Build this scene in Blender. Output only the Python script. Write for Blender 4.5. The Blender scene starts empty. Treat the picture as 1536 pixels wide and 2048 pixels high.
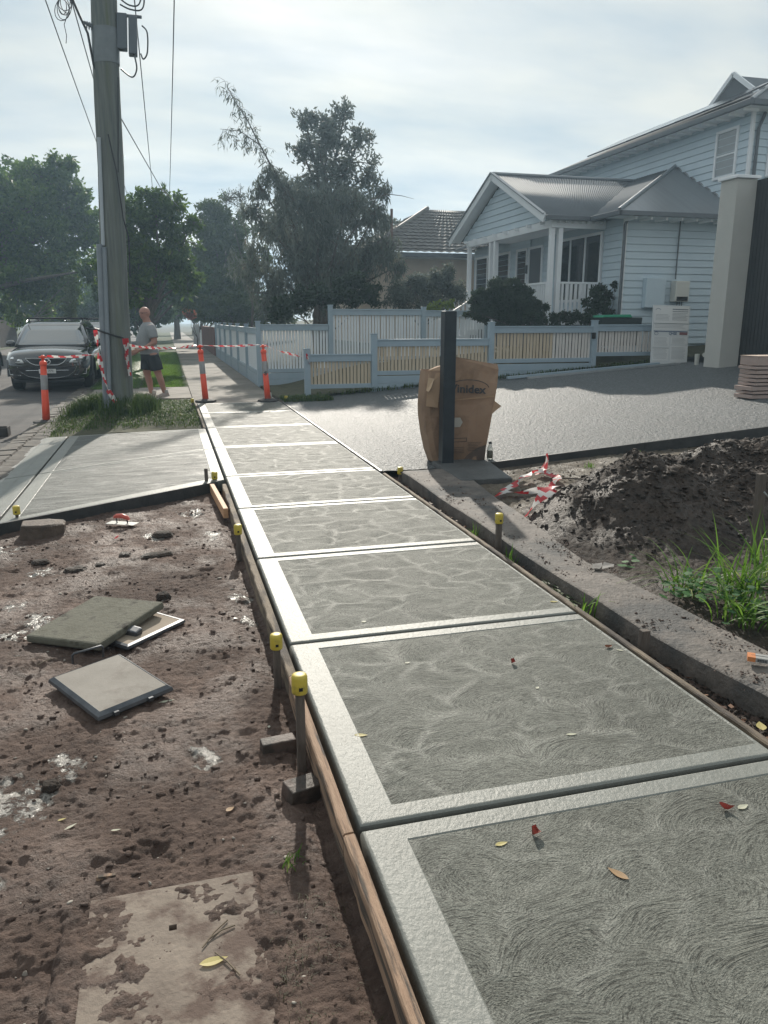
import bpy, bmesh, math, random
import numpy as np
from mathutils import Vector, Matrix
R = math.radians
random.seed(7); rng = np.random.default_rng(7)
S = bpy.context.scene
COL = S.collection
# ------------------------------------------------------------------ camera
CAMZ = 1.6; YAW = R(15.4); PITCH = math.atan(384/1540.)
cd = bpy.data.cameras.new("camera"); cam = bpy.data.objects.new("camera", cd); COL.objects.link(cam)
cam.location = (0, 0, CAMZ); cam.rotation_euler = (R(90)-PITCH, 0, -YAW)
cd.sensor_fit = 'VERTICAL'; cd.sensor_height = 36; cd.lens = 36*1540/2048.
cd.clip_start = .05; cd.clip_end = 2000
S.camera = cam
# ------------------------------------------------------------------ sky, sun, exposure
SUN_AZ = 10.0; SUN_EL = 28.5            # azimuth from +Y towards +X
w = bpy.data.worlds.new("World"); S.world = w; w.use_nodes = True
nt = w.node_tree; nt.nodes.clear()
def nd(t, typ, **k):
    n = t.nodes.new(typ)
    for a, b in k.items(): setattr(n, a, b)
    return n
def mth(t, op, a, b=None, c=None):
    n = t.nodes.new('ShaderNodeMath'); n.operation = op
    for i, v in enumerate((a, b, c)):
        if v is None: continue
        if isinstance(v, (int, float)): n.inputs[i].default_value = v
        else: t.links.new(v, n.inputs[i])
    return n.outputs[0]
out = nd(nt, 'ShaderNodeOutputWorld'); bg = nd(nt, 'ShaderNodeBackground')
sky = nd(nt, 'ShaderNodeTexSky', sky_type='NISHITA', sun_disc=False)
sky.sun_elevation = R(SUN_EL); sky.sun_rotation = R(SUN_AZ); sky.air_density = 1.0; sky.dust_density = 1.5
tc = nd(nt, 'ShaderNodeTexCoord')
sep = nd(nt, 'ShaderNodeSeparateXYZ'); nt.links.new(tc.outputs['Generated'], sep.inputs[0])
den = mth(nt, 'ADD', mth(nt, 'MAXIMUM', sep.outputs[2], 0.0), .22)
cb = nd(nt, 'ShaderNodeCombineXYZ')
nt.links.new(mth(nt, 'DIVIDE', sep.outputs[0], den), cb.inputs[0])
nt.links.new(mth(nt, 'DIVIDE', sep.outputs[1], den), cb.inputs[1])
mp = nd(nt, 'ShaderNodeMapping'); mp.inputs['Scale'].default_value = (.75, 1.5, 1); mp.inputs['Rotation'].default_value = (0, 0, R(20)); mp.inputs['Location'].default_value = (3.1, 1.7, 0)
nt.links.new(cb.outputs[0], mp.inputs[0])
nz = nd(nt, 'ShaderNodeTexNoise'); nz.inputs['Scale'].default_value = 1.25; nz.inputs['Detail'].default_value = 6; nz.inputs['Roughness'].default_value = .5; nz.inputs['Distortion'].default_value = .35
nt.links.new(mp.outputs[0], nz.inputs['Vector'])
cr = nd(nt, 'ShaderNodeValToRGB'); nt.links.new(nz.outputs[0], cr.inputs[0])
cr.color_ramp.elements[0].position = .34; cr.color_ramp.elements[0].color = (.82, .82, .82, 1)
cr.color_ramp.elements[1].position = .56; cr.color_ramp.elements[1].color = (1, 1, 1, 1)
nz2 = nd(nt, 'ShaderNodeTexNoise'); nz2.inputs['Scale'].default_value = 2.1; nz2.inputs['Detail'].default_value = 6
nt.links.new(mp.outputs[0], nz2.inputs['Vector'])
cr2 = nd(nt, 'ShaderNodeValToRGB'); nt.links.new(nz2.outputs[0], cr2.inputs[0])
cr2.color_ramp.elements[0].position = .32; cr2.color_ramp.elements[0].color = (.40, .475, .53, 1)
cr2.color_ramp.elements[1].position = .66; cr2.color_ramp.elements[1].color = (.66, .668, .62, 1)
# blue sky (nishita) scaled, seen between thin clouds
sc_ = nd(nt, 'ShaderNodeVectorMath', operation='SCALE'); nt.links.new(sky.outputs[0], sc_.inputs[0]); sc_.inputs['Scale'].default_value = .07
mx = nd(nt, 'ShaderNodeMixRGB'); nt.links.new(cr.outputs[0], mx.inputs[0]); nt.links.new(sc_.outputs[0], mx.inputs[1]); nt.links.new(cr2.outputs[0], mx.inputs[2])
# thin cloud scatters light around the sun
sd = Vector((math.sin(R(SUN_AZ))*math.cos(R(SUN_EL)), math.cos(R(SUN_AZ))*math.cos(R(SUN_EL)), math.sin(R(SUN_EL))))
dt = nd(nt, 'ShaderNodeVectorMath', operation='DOT_PRODUCT'); nt.links.new(tc.outputs['Generated'], dt.inputs[0]); dt.inputs[1].default_value = sd
gl = mth(nt, 'POWER', mth(nt, 'MAXIMUM', dt.outputs['Value'], 0.0), 60.0)
gl = mth(nt, 'MULTIPLY_ADD', gl, .10, 1.0)
s2 = nd(nt, 'ShaderNodeVectorMath', operation='SCALE'); nt.links.new(mx.outputs[0], s2.inputs[0]); nt.links.new(gl, s2.inputs['Scale'])
nt.links.new(s2.outputs[0], bg.inputs[0]); bg.inputs[1].default_value = .86
nt.links.new(bg.outputs[0], out.inputs[0])
sl = bpy.data.lights.new("sun", 'SUN'); sl.energy = 3.7; sl.angle = R(.8); sl.color = (1, .93, .82)
so = bpy.data.objects.new("sun", sl); COL.objects.link(so)
so.rotation_euler = (-sd).to_track_quat('-Z', 'Y').to_euler()
S.view_settings.view_transform = 'Standard'; S.view_settings.look = 'None'; S.view_settings.gamma = 1
S.view_settings.exposure = .46; S.view_settings.use_curve_mapping = False
# ------------------------------------------------------------------ materials
def setin(n, k, v):
    if k in n.inputs: n.inputs[k].default_value = v
def lnk(t, a, b): t.links.new(a, b)
def mat(name, c1, c2=None, vs=6., rough=.75, metal=0., spec=.5, bump=0., bs=60., stretch=None, contrast=(.3, .7), c3=None, s3=1.5, m3=(.5, .6), rough2=None, trans=0., coat=0., obj=False, detail=6, bdist=.01):
    m = bpy.data.materials.new(name); m.use_nodes = True; t = m.node_tree; b = t.nodes['Principled BSDF']
    setin(b, 'Base Color', (*c1, 1)); setin(b, 'Roughness', rough); setin(b, 'Metallic', metal); setin(b, 'Specular IOR Level', spec)
    if coat: setin(b, 'Coat Weight', coat)
    if obj: vec = nd(t, 'ShaderNodeTexCoord').outputs['Object']
    else: vec = nd(t, 'ShaderNodeNewGeometry').outputs['Position']
    if stretch:
        mpn = nd(t, 'ShaderNodeMapping'); mpn.inputs['Scale'].default_value = stretch; lnk(t, vec, mpn.inputs[0]); vec = mpn.outputs[0]
    if c2 is not None:
        n = nd(t, 'ShaderNodeTexNoise'); n.inputs['Scale'].default_value = vs; n.inputs['Detail'].default_value = detail; n.inputs['Roughness'].default_value = .65; lnk(t, vec, n.inputs['Vector'])
        r_ = nd(t, 'ShaderNodeValToRGB'); lnk(t, n.outputs[0], r_.inputs[0])
        r_.color_ramp.elements[0].position = contrast[0]; r_.color_ramp.elements[0].color = (*c1, 1)
        r_.color_ramp.elements[1].position = contrast[1]; r_.color_ramp.elements[1].color = (*c2, 1)
        colr = r_.outputs[0]
        if c3 is not None:
            n3 = nd(t, 'ShaderNodeTexNoise'); n3.inputs['Scale'].default_value = s3; n3.inputs['Detail'].default_value = 8; n3.inputs['Roughness'].default_value = .6; lnk(t, vec, n3.inputs['Vector'])
            r3 = nd(t, 'ShaderNodeMapRange'); lnk(t, n3.outputs[0], r3.inputs[0]); r3.inputs[1].default_value = m3[0]; r3.inputs[2].default_value = m3[1]
            mm = nd(t, 'ShaderNodeMixRGB'); lnk(t, r3.outputs[0], mm.inputs[0]); lnk(t, colr, mm.inputs[1]); mm.inputs[2].default_value = (*c3, 1); colr = mm.outputs[0]
            if rough2 is not None:
                rr = nd(t, 'ShaderNodeMapRange'); lnk(t, r3.outputs[0], rr.inputs[0]); rr.inputs[3].default_value = rough; rr.inputs[4].default_value = rough2; lnk(t, rr.outputs[0], b.inputs['Roughness'])
        lnk(t, colr, b.inputs['Base Color'])
    if bump:
        n = nd(t, 'ShaderNodeTexNoise'); n.inputs['Scale'].default_value = bs; n.inputs['Detail'].default_value = 5; n.inputs['Roughness'].default_value = .65; lnk(t, vec, n.inputs['Vector'])
        bp = nd(t, 'ShaderNodeBump'); bp.inputs['Strength'].default_value = bump; bp.inputs['Distance'].default_value = bdist; lnk(t, n.outputs[0], bp.inputs['Height']); lnk(t, bp.outputs[0], b.inputs['Normal'])
    return m
def leafmat(name, c1, c2, tr=.35, vs=.8, c3=None):
    m = bpy.data.materials.new(name); m.use_nodes = True; t = m.node_tree; t.nodes.remove(t.nodes['Principled BSDF']); o = t.nodes['Material Output']
    a = nd(t, 'ShaderNodeAttribute', attribute_name='rnd')
    r_ = nd(t, 'ShaderNodeValToRGB'); lnk(t, a.outputs['Fac'], r_.inputs[0])
    r_.color_ramp.elements[0].color = (*c1, 1); r_.color_ramp.elements[1].color = (*c2, 1)
    if c3:
        e = r_.color_ramp.elements.new(.93); e.color = (*c2, 1); r_.color_ramp.elements[-1].color = (*c3, 1)
    d = nd(t, 'ShaderNodeBsdfPrincipled'); setin(d, 'Roughness', .55); setin(d, 'Specular IOR Level', .25); lnk(t, r_.outputs[0], d.inputs['Base Color'])
    tl = nd(t, 'ShaderNodeBsdfTranslucent'); hs = nd(t, 'ShaderNodeHueSaturation'); hs.inputs['Value'].default_value = 1.5; hs.inputs['Hue'].default_value = .485; lnk(t, r_.outputs[0], hs.inputs['Color']); lnk(t, hs.outputs[0], tl.inputs[0])
    mx_ = nd(t, 'ShaderNodeMixShader'); mx_.inputs[0].default_value = tr; lnk(t, d.outputs[0], mx_.inputs[1]); lnk(t, tl.outputs[0], mx_.inputs[2]); lnk(t, mx_.outputs[0], o.inputs[0])
    return m
def ngb(t, x):  # geometry position
    return nd(t, 'ShaderNodeNewGeometry').outputs['Position']
def swirl_mat(name, base, scale=2.3, rot=0., off=(0, -.16), freq=95., amp=1., rough=.42, stretch=(1, 1, 1), seed=(0, 0, 0), edge=.0013):
    """hand-trowelled concrete: overlapping fans of fine broken ridges"""
    m = bpy.data.materials.new(name); m.use_nodes = True; t = m.node_tree; b = t.nodes['Principled BSDF']
    P = ngb(t, 0)
    mp_ = nd(t, 'ShaderNodeMapping'); mp_.inputs['Rotation'].default_value = (0, 0, rot); mp_.inputs['Scale'].default_value = stretch; mp_.inputs['Location'].default_value = seed
    lnk(t, P, mp_.inputs[0])
    flat = nd(t, 'ShaderNodeVectorMath', operation='MULTIPLY'); lnk(t, mp_.outputs[0], flat.inputs[0]); flat.inputs[1].default_value = (1, 1, 0)
    wn = nd(t, 'ShaderNodeTexNoise'); wn.inputs['Scale'].default_value = 2.6; wn.inputs['Detail'].default_value = 1.2; lnk(t, flat.outputs[0], wn.inputs['Vector'])
    ws = nd(t, 'ShaderNodeVectorMath', operation='SUBTRACT'); lnk(t, wn.outputs['Color'], ws.inputs[0]); ws.inputs[1].default_value = (.5, .5, .5)
    wm = nd(t, 'ShaderNodeVectorMath', operation='MULTIPLY'); lnk(t, ws.outputs[0], wm.inputs[0]); wm.inputs[1].default_value = (.3, .22, 0)
    wp = nd(t, 'ShaderNodeVectorMath', operation='ADD'); lnk(t, flat.outputs[0], wp.inputs[0]); lnk(t, wm.outputs[0], wp.inputs[1])
    def layer(shift, sc_mul, edge_w):
        pv_ = nd(t, 'ShaderNodeVectorMath', operation='ADD'); lnk(t, wp.outputs[0], pv_.inputs[0]); pv_.inputs[1].default_value = shift
        vo = nd(t, 'ShaderNodeTexVoronoi', feature='F1', voronoi_dimensions='2D'); vo.inputs['Scale'].default_value = scale*sc_mul; lnk(t, pv_.outputs[0], vo.inputs['Vector'])
        sb = nd(t, 'ShaderNodeVectorMath', operation='SUBTRACT'); lnk(t, pv_.outputs[0], sb.inputs[0]); lnk(t, vo.outputs['Position'], sb.inputs[1])
        of = nd(t, 'ShaderNodeVectorMath', operation='SUBTRACT'); lnk(t, sb.outputs[0], of.inputs[0]); of.inputs[1].default_value = (off[0], off[1], 0)
        sp = nd(t, 'ShaderNodeSeparateXYZ'); lnk(t, of.outputs[0], sp.inputs[0])
        ln = nd(t, 'ShaderNodeVectorMath', operation='LENGTH'); lnk(t, of.outputs[0], ln.inputs[0])
        th = mth(t, 'ARCTAN2', sp.outputs[0], sp.outputs[1])
        cc = nd(t, 'ShaderNodeCombineXYZ'); lnk(t, mth(t, 'MULTIPLY', ln.outputs['Value'], freq), cc.inputs[0]); lnk(t, mth(t, 'MULTIPLY', th, 4.5), cc.inputs[1])
        sc = nd(t, 'ShaderNodeSeparateColor'); lnk(t, vo.outputs['Color'], sc.inputs[0]); lnk(t, mth(t, 'MULTIPLY', sc.outputs[0], 40.), cc.inputs[2])
        n = nd(t, 'ShaderNodeTexNoise'); n.inputs['Scale'].default_value = 1.; n.inputs['Detail'].default_value = 2; n.inputs['Roughness'].default_value = .65; n.inputs['Distortion'].default_value = .15; lnk(t, cc.outputs[0], n.inputs['Vector'])
        ve = nd(t, 'ShaderNodeTexVoronoi', feature='DISTANCE_TO_EDGE', voronoi_dimensions='2D'); ve.inputs['Scale'].default_value = scale*sc_mul; lnk(t, pv_.outputs[0], ve.inputs['Vector'])
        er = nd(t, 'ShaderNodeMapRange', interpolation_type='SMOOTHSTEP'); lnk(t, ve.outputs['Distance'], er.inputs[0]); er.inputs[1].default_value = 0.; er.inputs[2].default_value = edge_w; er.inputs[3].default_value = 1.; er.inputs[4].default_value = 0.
        return n.outputs[0], ln.outputs['Value'], er.outputs[0]
    nA, dA, eA = layer((0, 0, 0), 1., .2); nB, dB, eB = layer((4.3, 7.1, 0), 1.45, .2)
    sel = nd(t, 'ShaderNodeTexNoise'); sel.inputs['Scale'].default_value = 3.1; sel.inputs['Detail'].default_value = 2; sh_ = nd(t, 'ShaderNodeVectorMath', operation='ADD'); lnk(t, wp.outputs[0], sh_.inputs[0]); sh_.inputs[1].default_value = (9, 3, 0); lnk(t, sh_.outputs[0], sel.inputs['Vector'])
    sm_ = nd(t, 'ShaderNodeMapRange'); lnk(t, sel.outputs[0], sm_.inputs[0]); sm_.inputs[1].default_value = .44; sm_.inputs[2].default_value = .56
    def mixf(x, y_):
        q = nd(t, 'ShaderNodeMix'); lnk(t, sm_.outputs[0], q.inputs[0]); lnk(t, x, q.inputs[2]); lnk(t, y_, q.inputs[3]); return q.outputs[0]
    N_ = mixf(nA, nB); D_ = mixf(dA, dB); E_ = mixf(eA, eB)
    fine = nd(t, 'ShaderNodeTexNoise'); fine.inputs['Scale'].default_value = 190; fine.inputs['Detail'].default_value = 3; lnk(t, P, fine.inputs['Vector'])
    # strength of the ridges differs from fan to fan and fades along each
    amp_n = nd(t, 'ShaderNodeTexNoise'); amp_n.inputs['Scale'].default_value = 4.; amp_n.inputs['Detail'].default_value = 2; lnk(t, wp.outputs[0], amp_n.inputs['Vector'])
    am = nd(t, 'ShaderNodeMapRange'); lnk(t, amp_n.outputs[0], am.inputs[0]); am.inputs[1].default_value = .35; am.inputs[2].default_value = .65; am.inputs[3].default_value = .1; am.inputs[4].default_value = 1.
    rid = mth(t, 'MULTIPLY', mth(t, 'SUBTRACT', N_, .5), am.outputs[0])
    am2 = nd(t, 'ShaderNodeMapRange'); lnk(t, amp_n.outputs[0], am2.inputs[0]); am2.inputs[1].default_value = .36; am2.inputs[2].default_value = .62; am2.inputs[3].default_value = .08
    h = mth(t, 'ADD', mth(t, 'MULTIPLY', mth(t, 'MULTIPLY', rid, mth(t, 'MULTIPLY_ADD', E_, -.5, 1.)), .0085*amp), mth(t, 'MULTIPLY', D_, .018))
    h = mth(t, 'ADD', h, mth(t, 'MULTIPLY', mth(t, 'MULTIPLY', E_, am2.outputs[0]), edge))
    h = mth(t, 'ADD', h, mth(t, 'MULTIPLY', fine.outputs[0], .0040))
    bp = nd(t, 'ShaderNodeBump'); bp.inputs['Strength'].default_value = 1.; bp.inputs['Distance'].default_value = 1.; lnk(t, h, bp.inputs['Height']); lnk(t, bp.outputs[0], b.inputs['Normal'])
    # colour darker in the hollows of the ridges, with broad random blotches
    bn = nd(t, 'ShaderNodeTexNoise'); bn.inputs['Scale'].default_value = 1.3; bn.inputs['Detail'].default_value = 5; lnk(t, P, bn.inputs['Vector'])
    v1 = nd(t, 'ShaderNodeMapRange'); lnk(t, N_, v1.inputs[0]); v1.inputs[1].default_value = .36; v1.inputs[2].default_value = .55; v1.inputs[3].default_value = .42; v1.inputs[4].default_value = 1.06
    v2 = nd(t, 'ShaderNodeMapRange'); lnk(t, bn.outputs[0], v2.inputs[0]); v2.inputs[1].default_value = .3; v2.inputs[2].default_value = .7; v2.inputs[3].default_value = .85; v2.inputs[4].default_value = 1.15
    # raised paste line at each sweep edge; its glint is painted as lighter colour
    v3 = nd(t, 'ShaderNodeMapRange'); lnk(t, fine.outputs[0], v3.inputs[0]); v3.inputs[1].default_value = .3; v3.inputs[2].default_value = .7; v3.inputs[3].default_value = .62; v3.inputs[4].default_value = 1.38
    vv = mth(t, 'MULTIPLY', mth(t, 'MULTIPLY', v1.outputs[0], v3.outputs[0]), v2.outputs[0])
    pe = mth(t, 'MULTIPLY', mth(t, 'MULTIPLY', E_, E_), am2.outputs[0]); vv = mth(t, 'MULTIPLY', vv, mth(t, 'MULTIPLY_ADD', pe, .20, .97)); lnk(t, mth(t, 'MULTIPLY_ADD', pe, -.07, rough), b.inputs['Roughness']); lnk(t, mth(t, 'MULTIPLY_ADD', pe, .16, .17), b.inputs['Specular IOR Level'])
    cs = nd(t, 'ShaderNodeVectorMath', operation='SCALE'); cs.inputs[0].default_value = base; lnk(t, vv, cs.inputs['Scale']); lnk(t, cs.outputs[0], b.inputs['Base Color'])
    return m
# ------------------------------------------------------------------ objects
def tag(o, label=None, cat=None, group=None, kind=None):
    for k, v in (('label', label), ('category', cat), ('group', group), ('kind', kind)):
        if v: o[k] = v
    return o
def empty(name, loc, label, cat, group=None, rz=0.):
    o = bpy.data.objects.new(name, None); o.location = loc; o.rotation_euler = (0, 0, rz); o.empty_display_size = .1; COL.objects.link(o)
    return tag(o, label, cat, group)
class MB:
    def __init__(s): s.v = []; s.f = []; s.m = []; s.sm = []
    def add(s, vs, fs, m=0, smooth=False, M=None):
        b = len(s.v)
        if M is not None: vs = [tuple(M @ Vector(q)) for q in vs]
        s.v += [tuple(q) for q in vs]; s.f += [tuple(b+i for i in f) for f in fs]; s.m += [m]*len(fs); s.sm += [smooth]*len(fs); return s
    def box(s, x0, x1, y0, y1, z0, z1, m=0, M=None):
        return s.add([(x0, y0, z0), (x1, y0, z0), (x1, y1, z0), (x0, y1, z0), (x0, y0, z1), (x1, y0, z1), (x1, y1, z1), (x0, y1, z1)],
                     [(3, 2, 1, 0), (4, 5, 6, 7), (0, 1, 5, 4), (1, 2, 6, 5), (2, 3, 7, 6), (3, 0, 4, 7)], m, False, M)
    def bar(s, a, b, w_, h_, m=0, up=(0, 0, 1)):
        a = Vector(a); b = Vector(b); d = (b-a).normalized(); u = Vector(up); x = d.cross(u)
        if x.length < 1e-4: x = d.cross(Vector((1, 0, 0)))
        x.normalize(); z = x.cross(d).normalized()
        vs = [p+x*sx*w_/2+z*sz*h_/2 for p in (a, b) for sx, sz in ((-1, -1), (1, -1), (1, 1), (-1, 1))]
        return s.add(vs, [(0, 1, 2, 3), (7, 6, 5, 4), (0, 4, 5, 1), (1, 5, 6, 2), (2, 6, 7, 3), (3, 7, 4, 0)], m)
    def tube(s, pts, rad, n=8, m=0, cap=True, smooth=True):
        pts = [Vector(p) for p in pts]; k = len(pts)
        if not hasattr(rad, '__len__'): rad = [rad]*k
        x = None; vs = []
        for i, p in enumerate(pts):
            d = (pts[min(i+1, k-1)]-pts[max(i-1, 0)])
            d = d.normalized() if d.length > 1e-9 else Vector((0, 0, 1))
            if x is None: x = d.cross(Vector((0, 0, 1)) if abs(d.z) < .9 else Vector((0, 1, 0))).normalized()
            else:
                x = (x-d*x.dot(d)); x = x.normalized() if x.length > 1e-6 else d.orthogonal().normalized()
            y = d.cross(x)
            for j in range(n):
                a = 2*math.pi*j/n; vs.append(p+(x*math.cos(a)+y*math.sin(a))*rad[i])
        fs = [(i*n+j, i*n+(j+1) % n, (i+1)*n+(j+1) % n, (i+1)*n+j) for i in range(k-1) for j in range(n)]
        s.add(vs, fs, m, smooth)
        if cap: s.add(vs[:n], [tuple(range(n-1, -1, -1))], m); s.add(vs[-n:], [tuple(range(n))], m)
        return s
    def loft(s, rings, m=0, closed=True, smooth=True, caps=True):
        n = len(rings[0]); vs = [q for r_ in rings for q in r_]
        J = n if closed else n-1
        fs = [(i*n+j, i*n+(j+1) % n, (i+1)*n+(j+1) % n, (i+1)*n+j) for i in range(len(rings)-1) for j in range(J)]
        if caps and closed: fs += [tuple(range(n-1, -1, -1)), tuple((len(rings)-1)*n+j for j in range(n))]
        return s.add(vs, fs, m, smooth)
    def lathe(s, prof, c=(0, 0, 0), n=16, m=0, smooth=True, M=None):
        rings = [[(c[0]+r_*math.cos(2*math.pi*j/n), c[1]+r_*math.sin(2*math.pi*j/n), c[2]+z) for j in range(n)] for r_, z in prof]
        b = MB().loft(rings, m, smooth=smooth); return s.add(b.v, b.f, m, smooth, M)
    def prism(s, poly, axis, a0, a1, m=0):
        """extrude a 2-D polygon along axis 'x' (poly=y,z), 'y' (poly=x,z) or 'z' (poly=x,y)"""
        f = {'x': lambda p, a: (a, p[0], p[1]), 'y': lambda p, a: (p[0], a, p[1]), 'z': lambda p, a: (p[0], p[1], a)}[axis]
        n = len(poly); vs = [f(p, a0) for p in poly]+[f(p, a1) for p in poly]
        return s.add(vs, [tuple(range(n)), tuple(range(2*n-1, n-1, -1))]+[(i, n+i, n+(i+1) % n, (i+1) % n) for i in range(n)], m)
    def mesh(s, name, mats):
        me = bpy.data.meshes.new(name); me.from_pydata(s.v, [], s.f)
        for q in (mats if isinstance(mats, (list, tuple)) else [mats]): me.materials.append(q)
        me.polygons.foreach_set('material_index', s.m); me.polygons.foreach_set('use_smooth', s.sm)
        bm = bmesh.new(); bm.from_mesh(me); bmesh.ops.recalc_face_normals(bm, faces=bm.faces); bm.to_mesh(me); bm.free(); me.update(); return me
    def build(s, name, mats, parent=None, label=None, cat=None, group=None, kind=None, bev=0., loc=None, rot=None, sub=0, solid=0.):
        o = bpy.data.objects.new(name, s.mesh(name, mats)); COL.objects.link(o)
        if parent is not None: o.parent = parent
        if loc: o.location = loc
        if rot: o.rotation_euler = rot
        if solid: md = o.modifiers.new('solid', 'SOLIDIFY'); md.thickness = solid; md.offset = 0
        if sub: md = o.modifiers.new('sub', 'SUBSURF'); md.levels = sub; md.render_levels = sub
        if bev: md = o.modifiers.new('bev', 'BEVEL'); md.width = bev; md.segments = 2; md.limit_method = 'ANGLE'; md.angle_limit = R(40); md.harden_normals = False
        return tag(o, label, cat, group, kind)
def inst(src, parent=None, loc=None, rot=None, name=None, scale=None):
    o = src.copy(); COL.objects.link(o)
    if parent is not None: o.parent = parent
    if loc is not None: o.location = loc
    if rot is not None: o.rotation_euler = rot
    if scale is not None: o.scale = scale
    return o
def copy_tree(o, loc, rz=0., label=None, parent=None):
    c = o.copy(); COL.objects.link(c)
    if parent is None: c.location = loc; c.rotation_euler = (o.rotation_euler[0], o.rotation_euler[1], rz)
    else: c.parent = parent
    if label: c['label'] = label
    for ch in list(o.children): copy_tree(ch, None, 0, None, c)
    return c
# numpy noise -------------------------------------------------------
_perm = np.random.default_rng(3).permutation(512).astype(np.int64); _grad = np.random.default_rng(4).uniform(-1, 1, (512, 2))
def pn(x, y):
    xi = np.floor(x).astype(np.int64); yi = np.floor(y).astype(np.int64); xf = x-xi; yf = y-yi
    def gr(a, b, fx, fy):
        h = _perm[(a+_perm[b & 511]) & 511]; g_ = _grad[h]; return g_[..., 0]*fx+g_[..., 1]*fy
    u = xf*xf*xf*(xf*(xf*6-15)+10); v = yf*yf*yf*(yf*(yf*6-15)+10)
    a = gr(xi, yi, xf, yf); b = gr(xi+1, yi, xf-1, yf); c = gr(xi, yi+1, xf, yf-1); d = gr(xi+1, yi+1, xf-1, yf-1)
    return (a*(1-u)+b*u)*(1-v)+(c*(1-u)+d*u)*v
def fbm(x, y, o=5, g=.5):
    s = 0; a = 1.
    for i in range(o): s = s+a*pn(x*2**i+17.3*i, y*2**i-9.1*i); a *= g
    return s
def ridge(x, y, o=5, g=.5):
    s = 0; a = 1.
    for i in range(o): s = s+a*(1-2*np.abs(pn(x*2**i+7.7*i, y*2**i+3.1*i)))-a*.7; a *= g
    return s
def sstep(a, b, x): t_ = np.clip((x-a)/(b-a), 0, 1); return t_*t_*(3-2*t_)
def grid(name, xs, ys, fn, mats, midx=None, attr=None, **kw):
    X, Y = np.meshgrid(xs, ys); Z = fn(X, Y)*np.ones_like(X)
    n = len(xs); k = len(ys); co = np.stack([X, Y, Z], -1).reshape(-1, 3)
    i = (np.arange(k-1)[:, None]*n+np.arange(n-1)[None]).reshape(-1)
    q = np.stack([i, i+1, i+n+1, i+n], -1)
    me = bpy.data.meshes.new(name); me.vertices.add(len(co)); me.vertices.foreach_set('co', co.reshape(-1).astype(np.float32))
    me.loops.add(q.size); me.loops.foreach_set('vertex_index', q.reshape(-1).astype(np.int32)); me.polygons.add(len(q))
    me.polygons.foreach_set('loop_start', (np.arange(len(q))*4).astype(np.int32)); me.polygons.foreach_set('use_smooth', np.ones(len(q), bool))
    me.update(calc_edges=True)
    for m in (mats if isinstance(mats, (list, tuple)) else [mats]): me.materials.append(m)
    if attr is not None:
        a = me.attributes.new('mask', 'FLOAT', 'POINT'); a.data.foreach_set('value', attr(X, Y).reshape(-1).astype(np.float32))
    o = bpy.data.objects.new(name, me); COL.objects.link(o); return tag(o, **kw)
def quads(name, V, mats, rnd=None, smooth=False):
    """V: (n,4,3) array -> mesh of separate quads with a per-quad random value"""
    n = len(V); me = bpy.data.meshes.new(name); me.vertices.add(n*4); me.vertices.foreach_set('co', V.reshape(-1).astype(np.float32))
    me.loops.add(n*4); me.loops.foreach_set('vertex_index', np.arange(n*4, dtype=np.int32)); me.polygons.add(n)
    me.polygons.foreach_set('loop_start', (np.arange(n)*4).astype(np.int32)); me.update(calc_edges=True)
    for m in (mats if isinstance(mats, (list, tuple)) else [mats]): me.materials.append(m)
    a = me.attributes.new('rnd', 'FLOAT', 'FACE'); a.data.foreach_set('value', (rng.random(n) if rnd is None else rnd).astype(np.float32))
    return me
def leafquads(c, L, W, droop=0., seed=0, curl=.0):
    """diamond leaves at points c (n,3)"""
    r = np.random.default_rng(seed); n = len(c)
    d = r.normal(size=(n, 3)); d[:, 2] -= droop; d /= np.linalg.norm(d, axis=1)[:, None]
    e = r.normal(size=(n, 3)); s = np.cross(d, e); s /= np.linalg.norm(s, axis=1)[:, None]
    l = (L*r.uniform(.6, 1.3, n))[:, None]; w_ = (W*r.uniform(.7, 1.25, n))[:, None]
    return np.stack([c, c+d*l*.45+s*w_, c+d*l, c+d*l*.45-s*w_], 1)
# ------------------------------------------------------------------ heights
def drive_z(x): return np.maximum(0., .073*(np.asarray(x, float)-3.))
def garden_z(x, y):
    x = np.asarray(x, float); y = np.asarray(y, float)
    a = .02+.075*np.maximum(0, x-2.6)+.33*sstep(16.6, 19.3, y)*sstep(2.5, 5., x)
    return a
# ------------------------------------------------------------------ materials of the ground
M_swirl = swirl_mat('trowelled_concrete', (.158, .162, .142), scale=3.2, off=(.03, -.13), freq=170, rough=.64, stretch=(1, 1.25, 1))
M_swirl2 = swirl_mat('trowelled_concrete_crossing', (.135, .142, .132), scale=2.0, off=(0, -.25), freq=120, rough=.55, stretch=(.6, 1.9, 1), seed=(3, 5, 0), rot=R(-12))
M_smooth = mat('steel_trowelled_concrete', (.185, .19, .172), (.23, .237, .218), vs=7, rough=.46, spec=.34, bump=.4, bs=60, stretch=(1, .6, 1), bdist=.012)
M_groove = mat('wet_concrete_joint', (.075, .078, .07), (.11, .112, .10), vs=30, rough=.6, bump=.3, bs=120)
M_drive = mat('rough_wet_driveway', (.04, .048, .052), (.19, .20, .205), vs=40, rough=.5, spec=.22, bump=1., bs=34, bdist=.035, detail=2, c3=(.09, .097, .099), s3=.35, m3=(.42, .75), stretch=(1, .55, 1))
M_oldcon = mat('old_footpath_concrete', (.17, .152, .13), (.26, .235, .205), vs=2.5, rough=.85, bump=.3, bs=90, c3=(.13, .12, .10), s3=.6, m3=(.5, .62))
M_asph = mat('worn_asphalt', (.035, .035, .038), (.085, .078, .075), vs=1.2, rough=.85, bump=.6, bs=140, c3=(.12, .10, .085), s3=.45, m3=(.55, .7))
M_stone = mat('bluestone', (.06, .055, .05), (.14, .12, .10), vs=9, rough=.8, bump=.6, bs=40)
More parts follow.
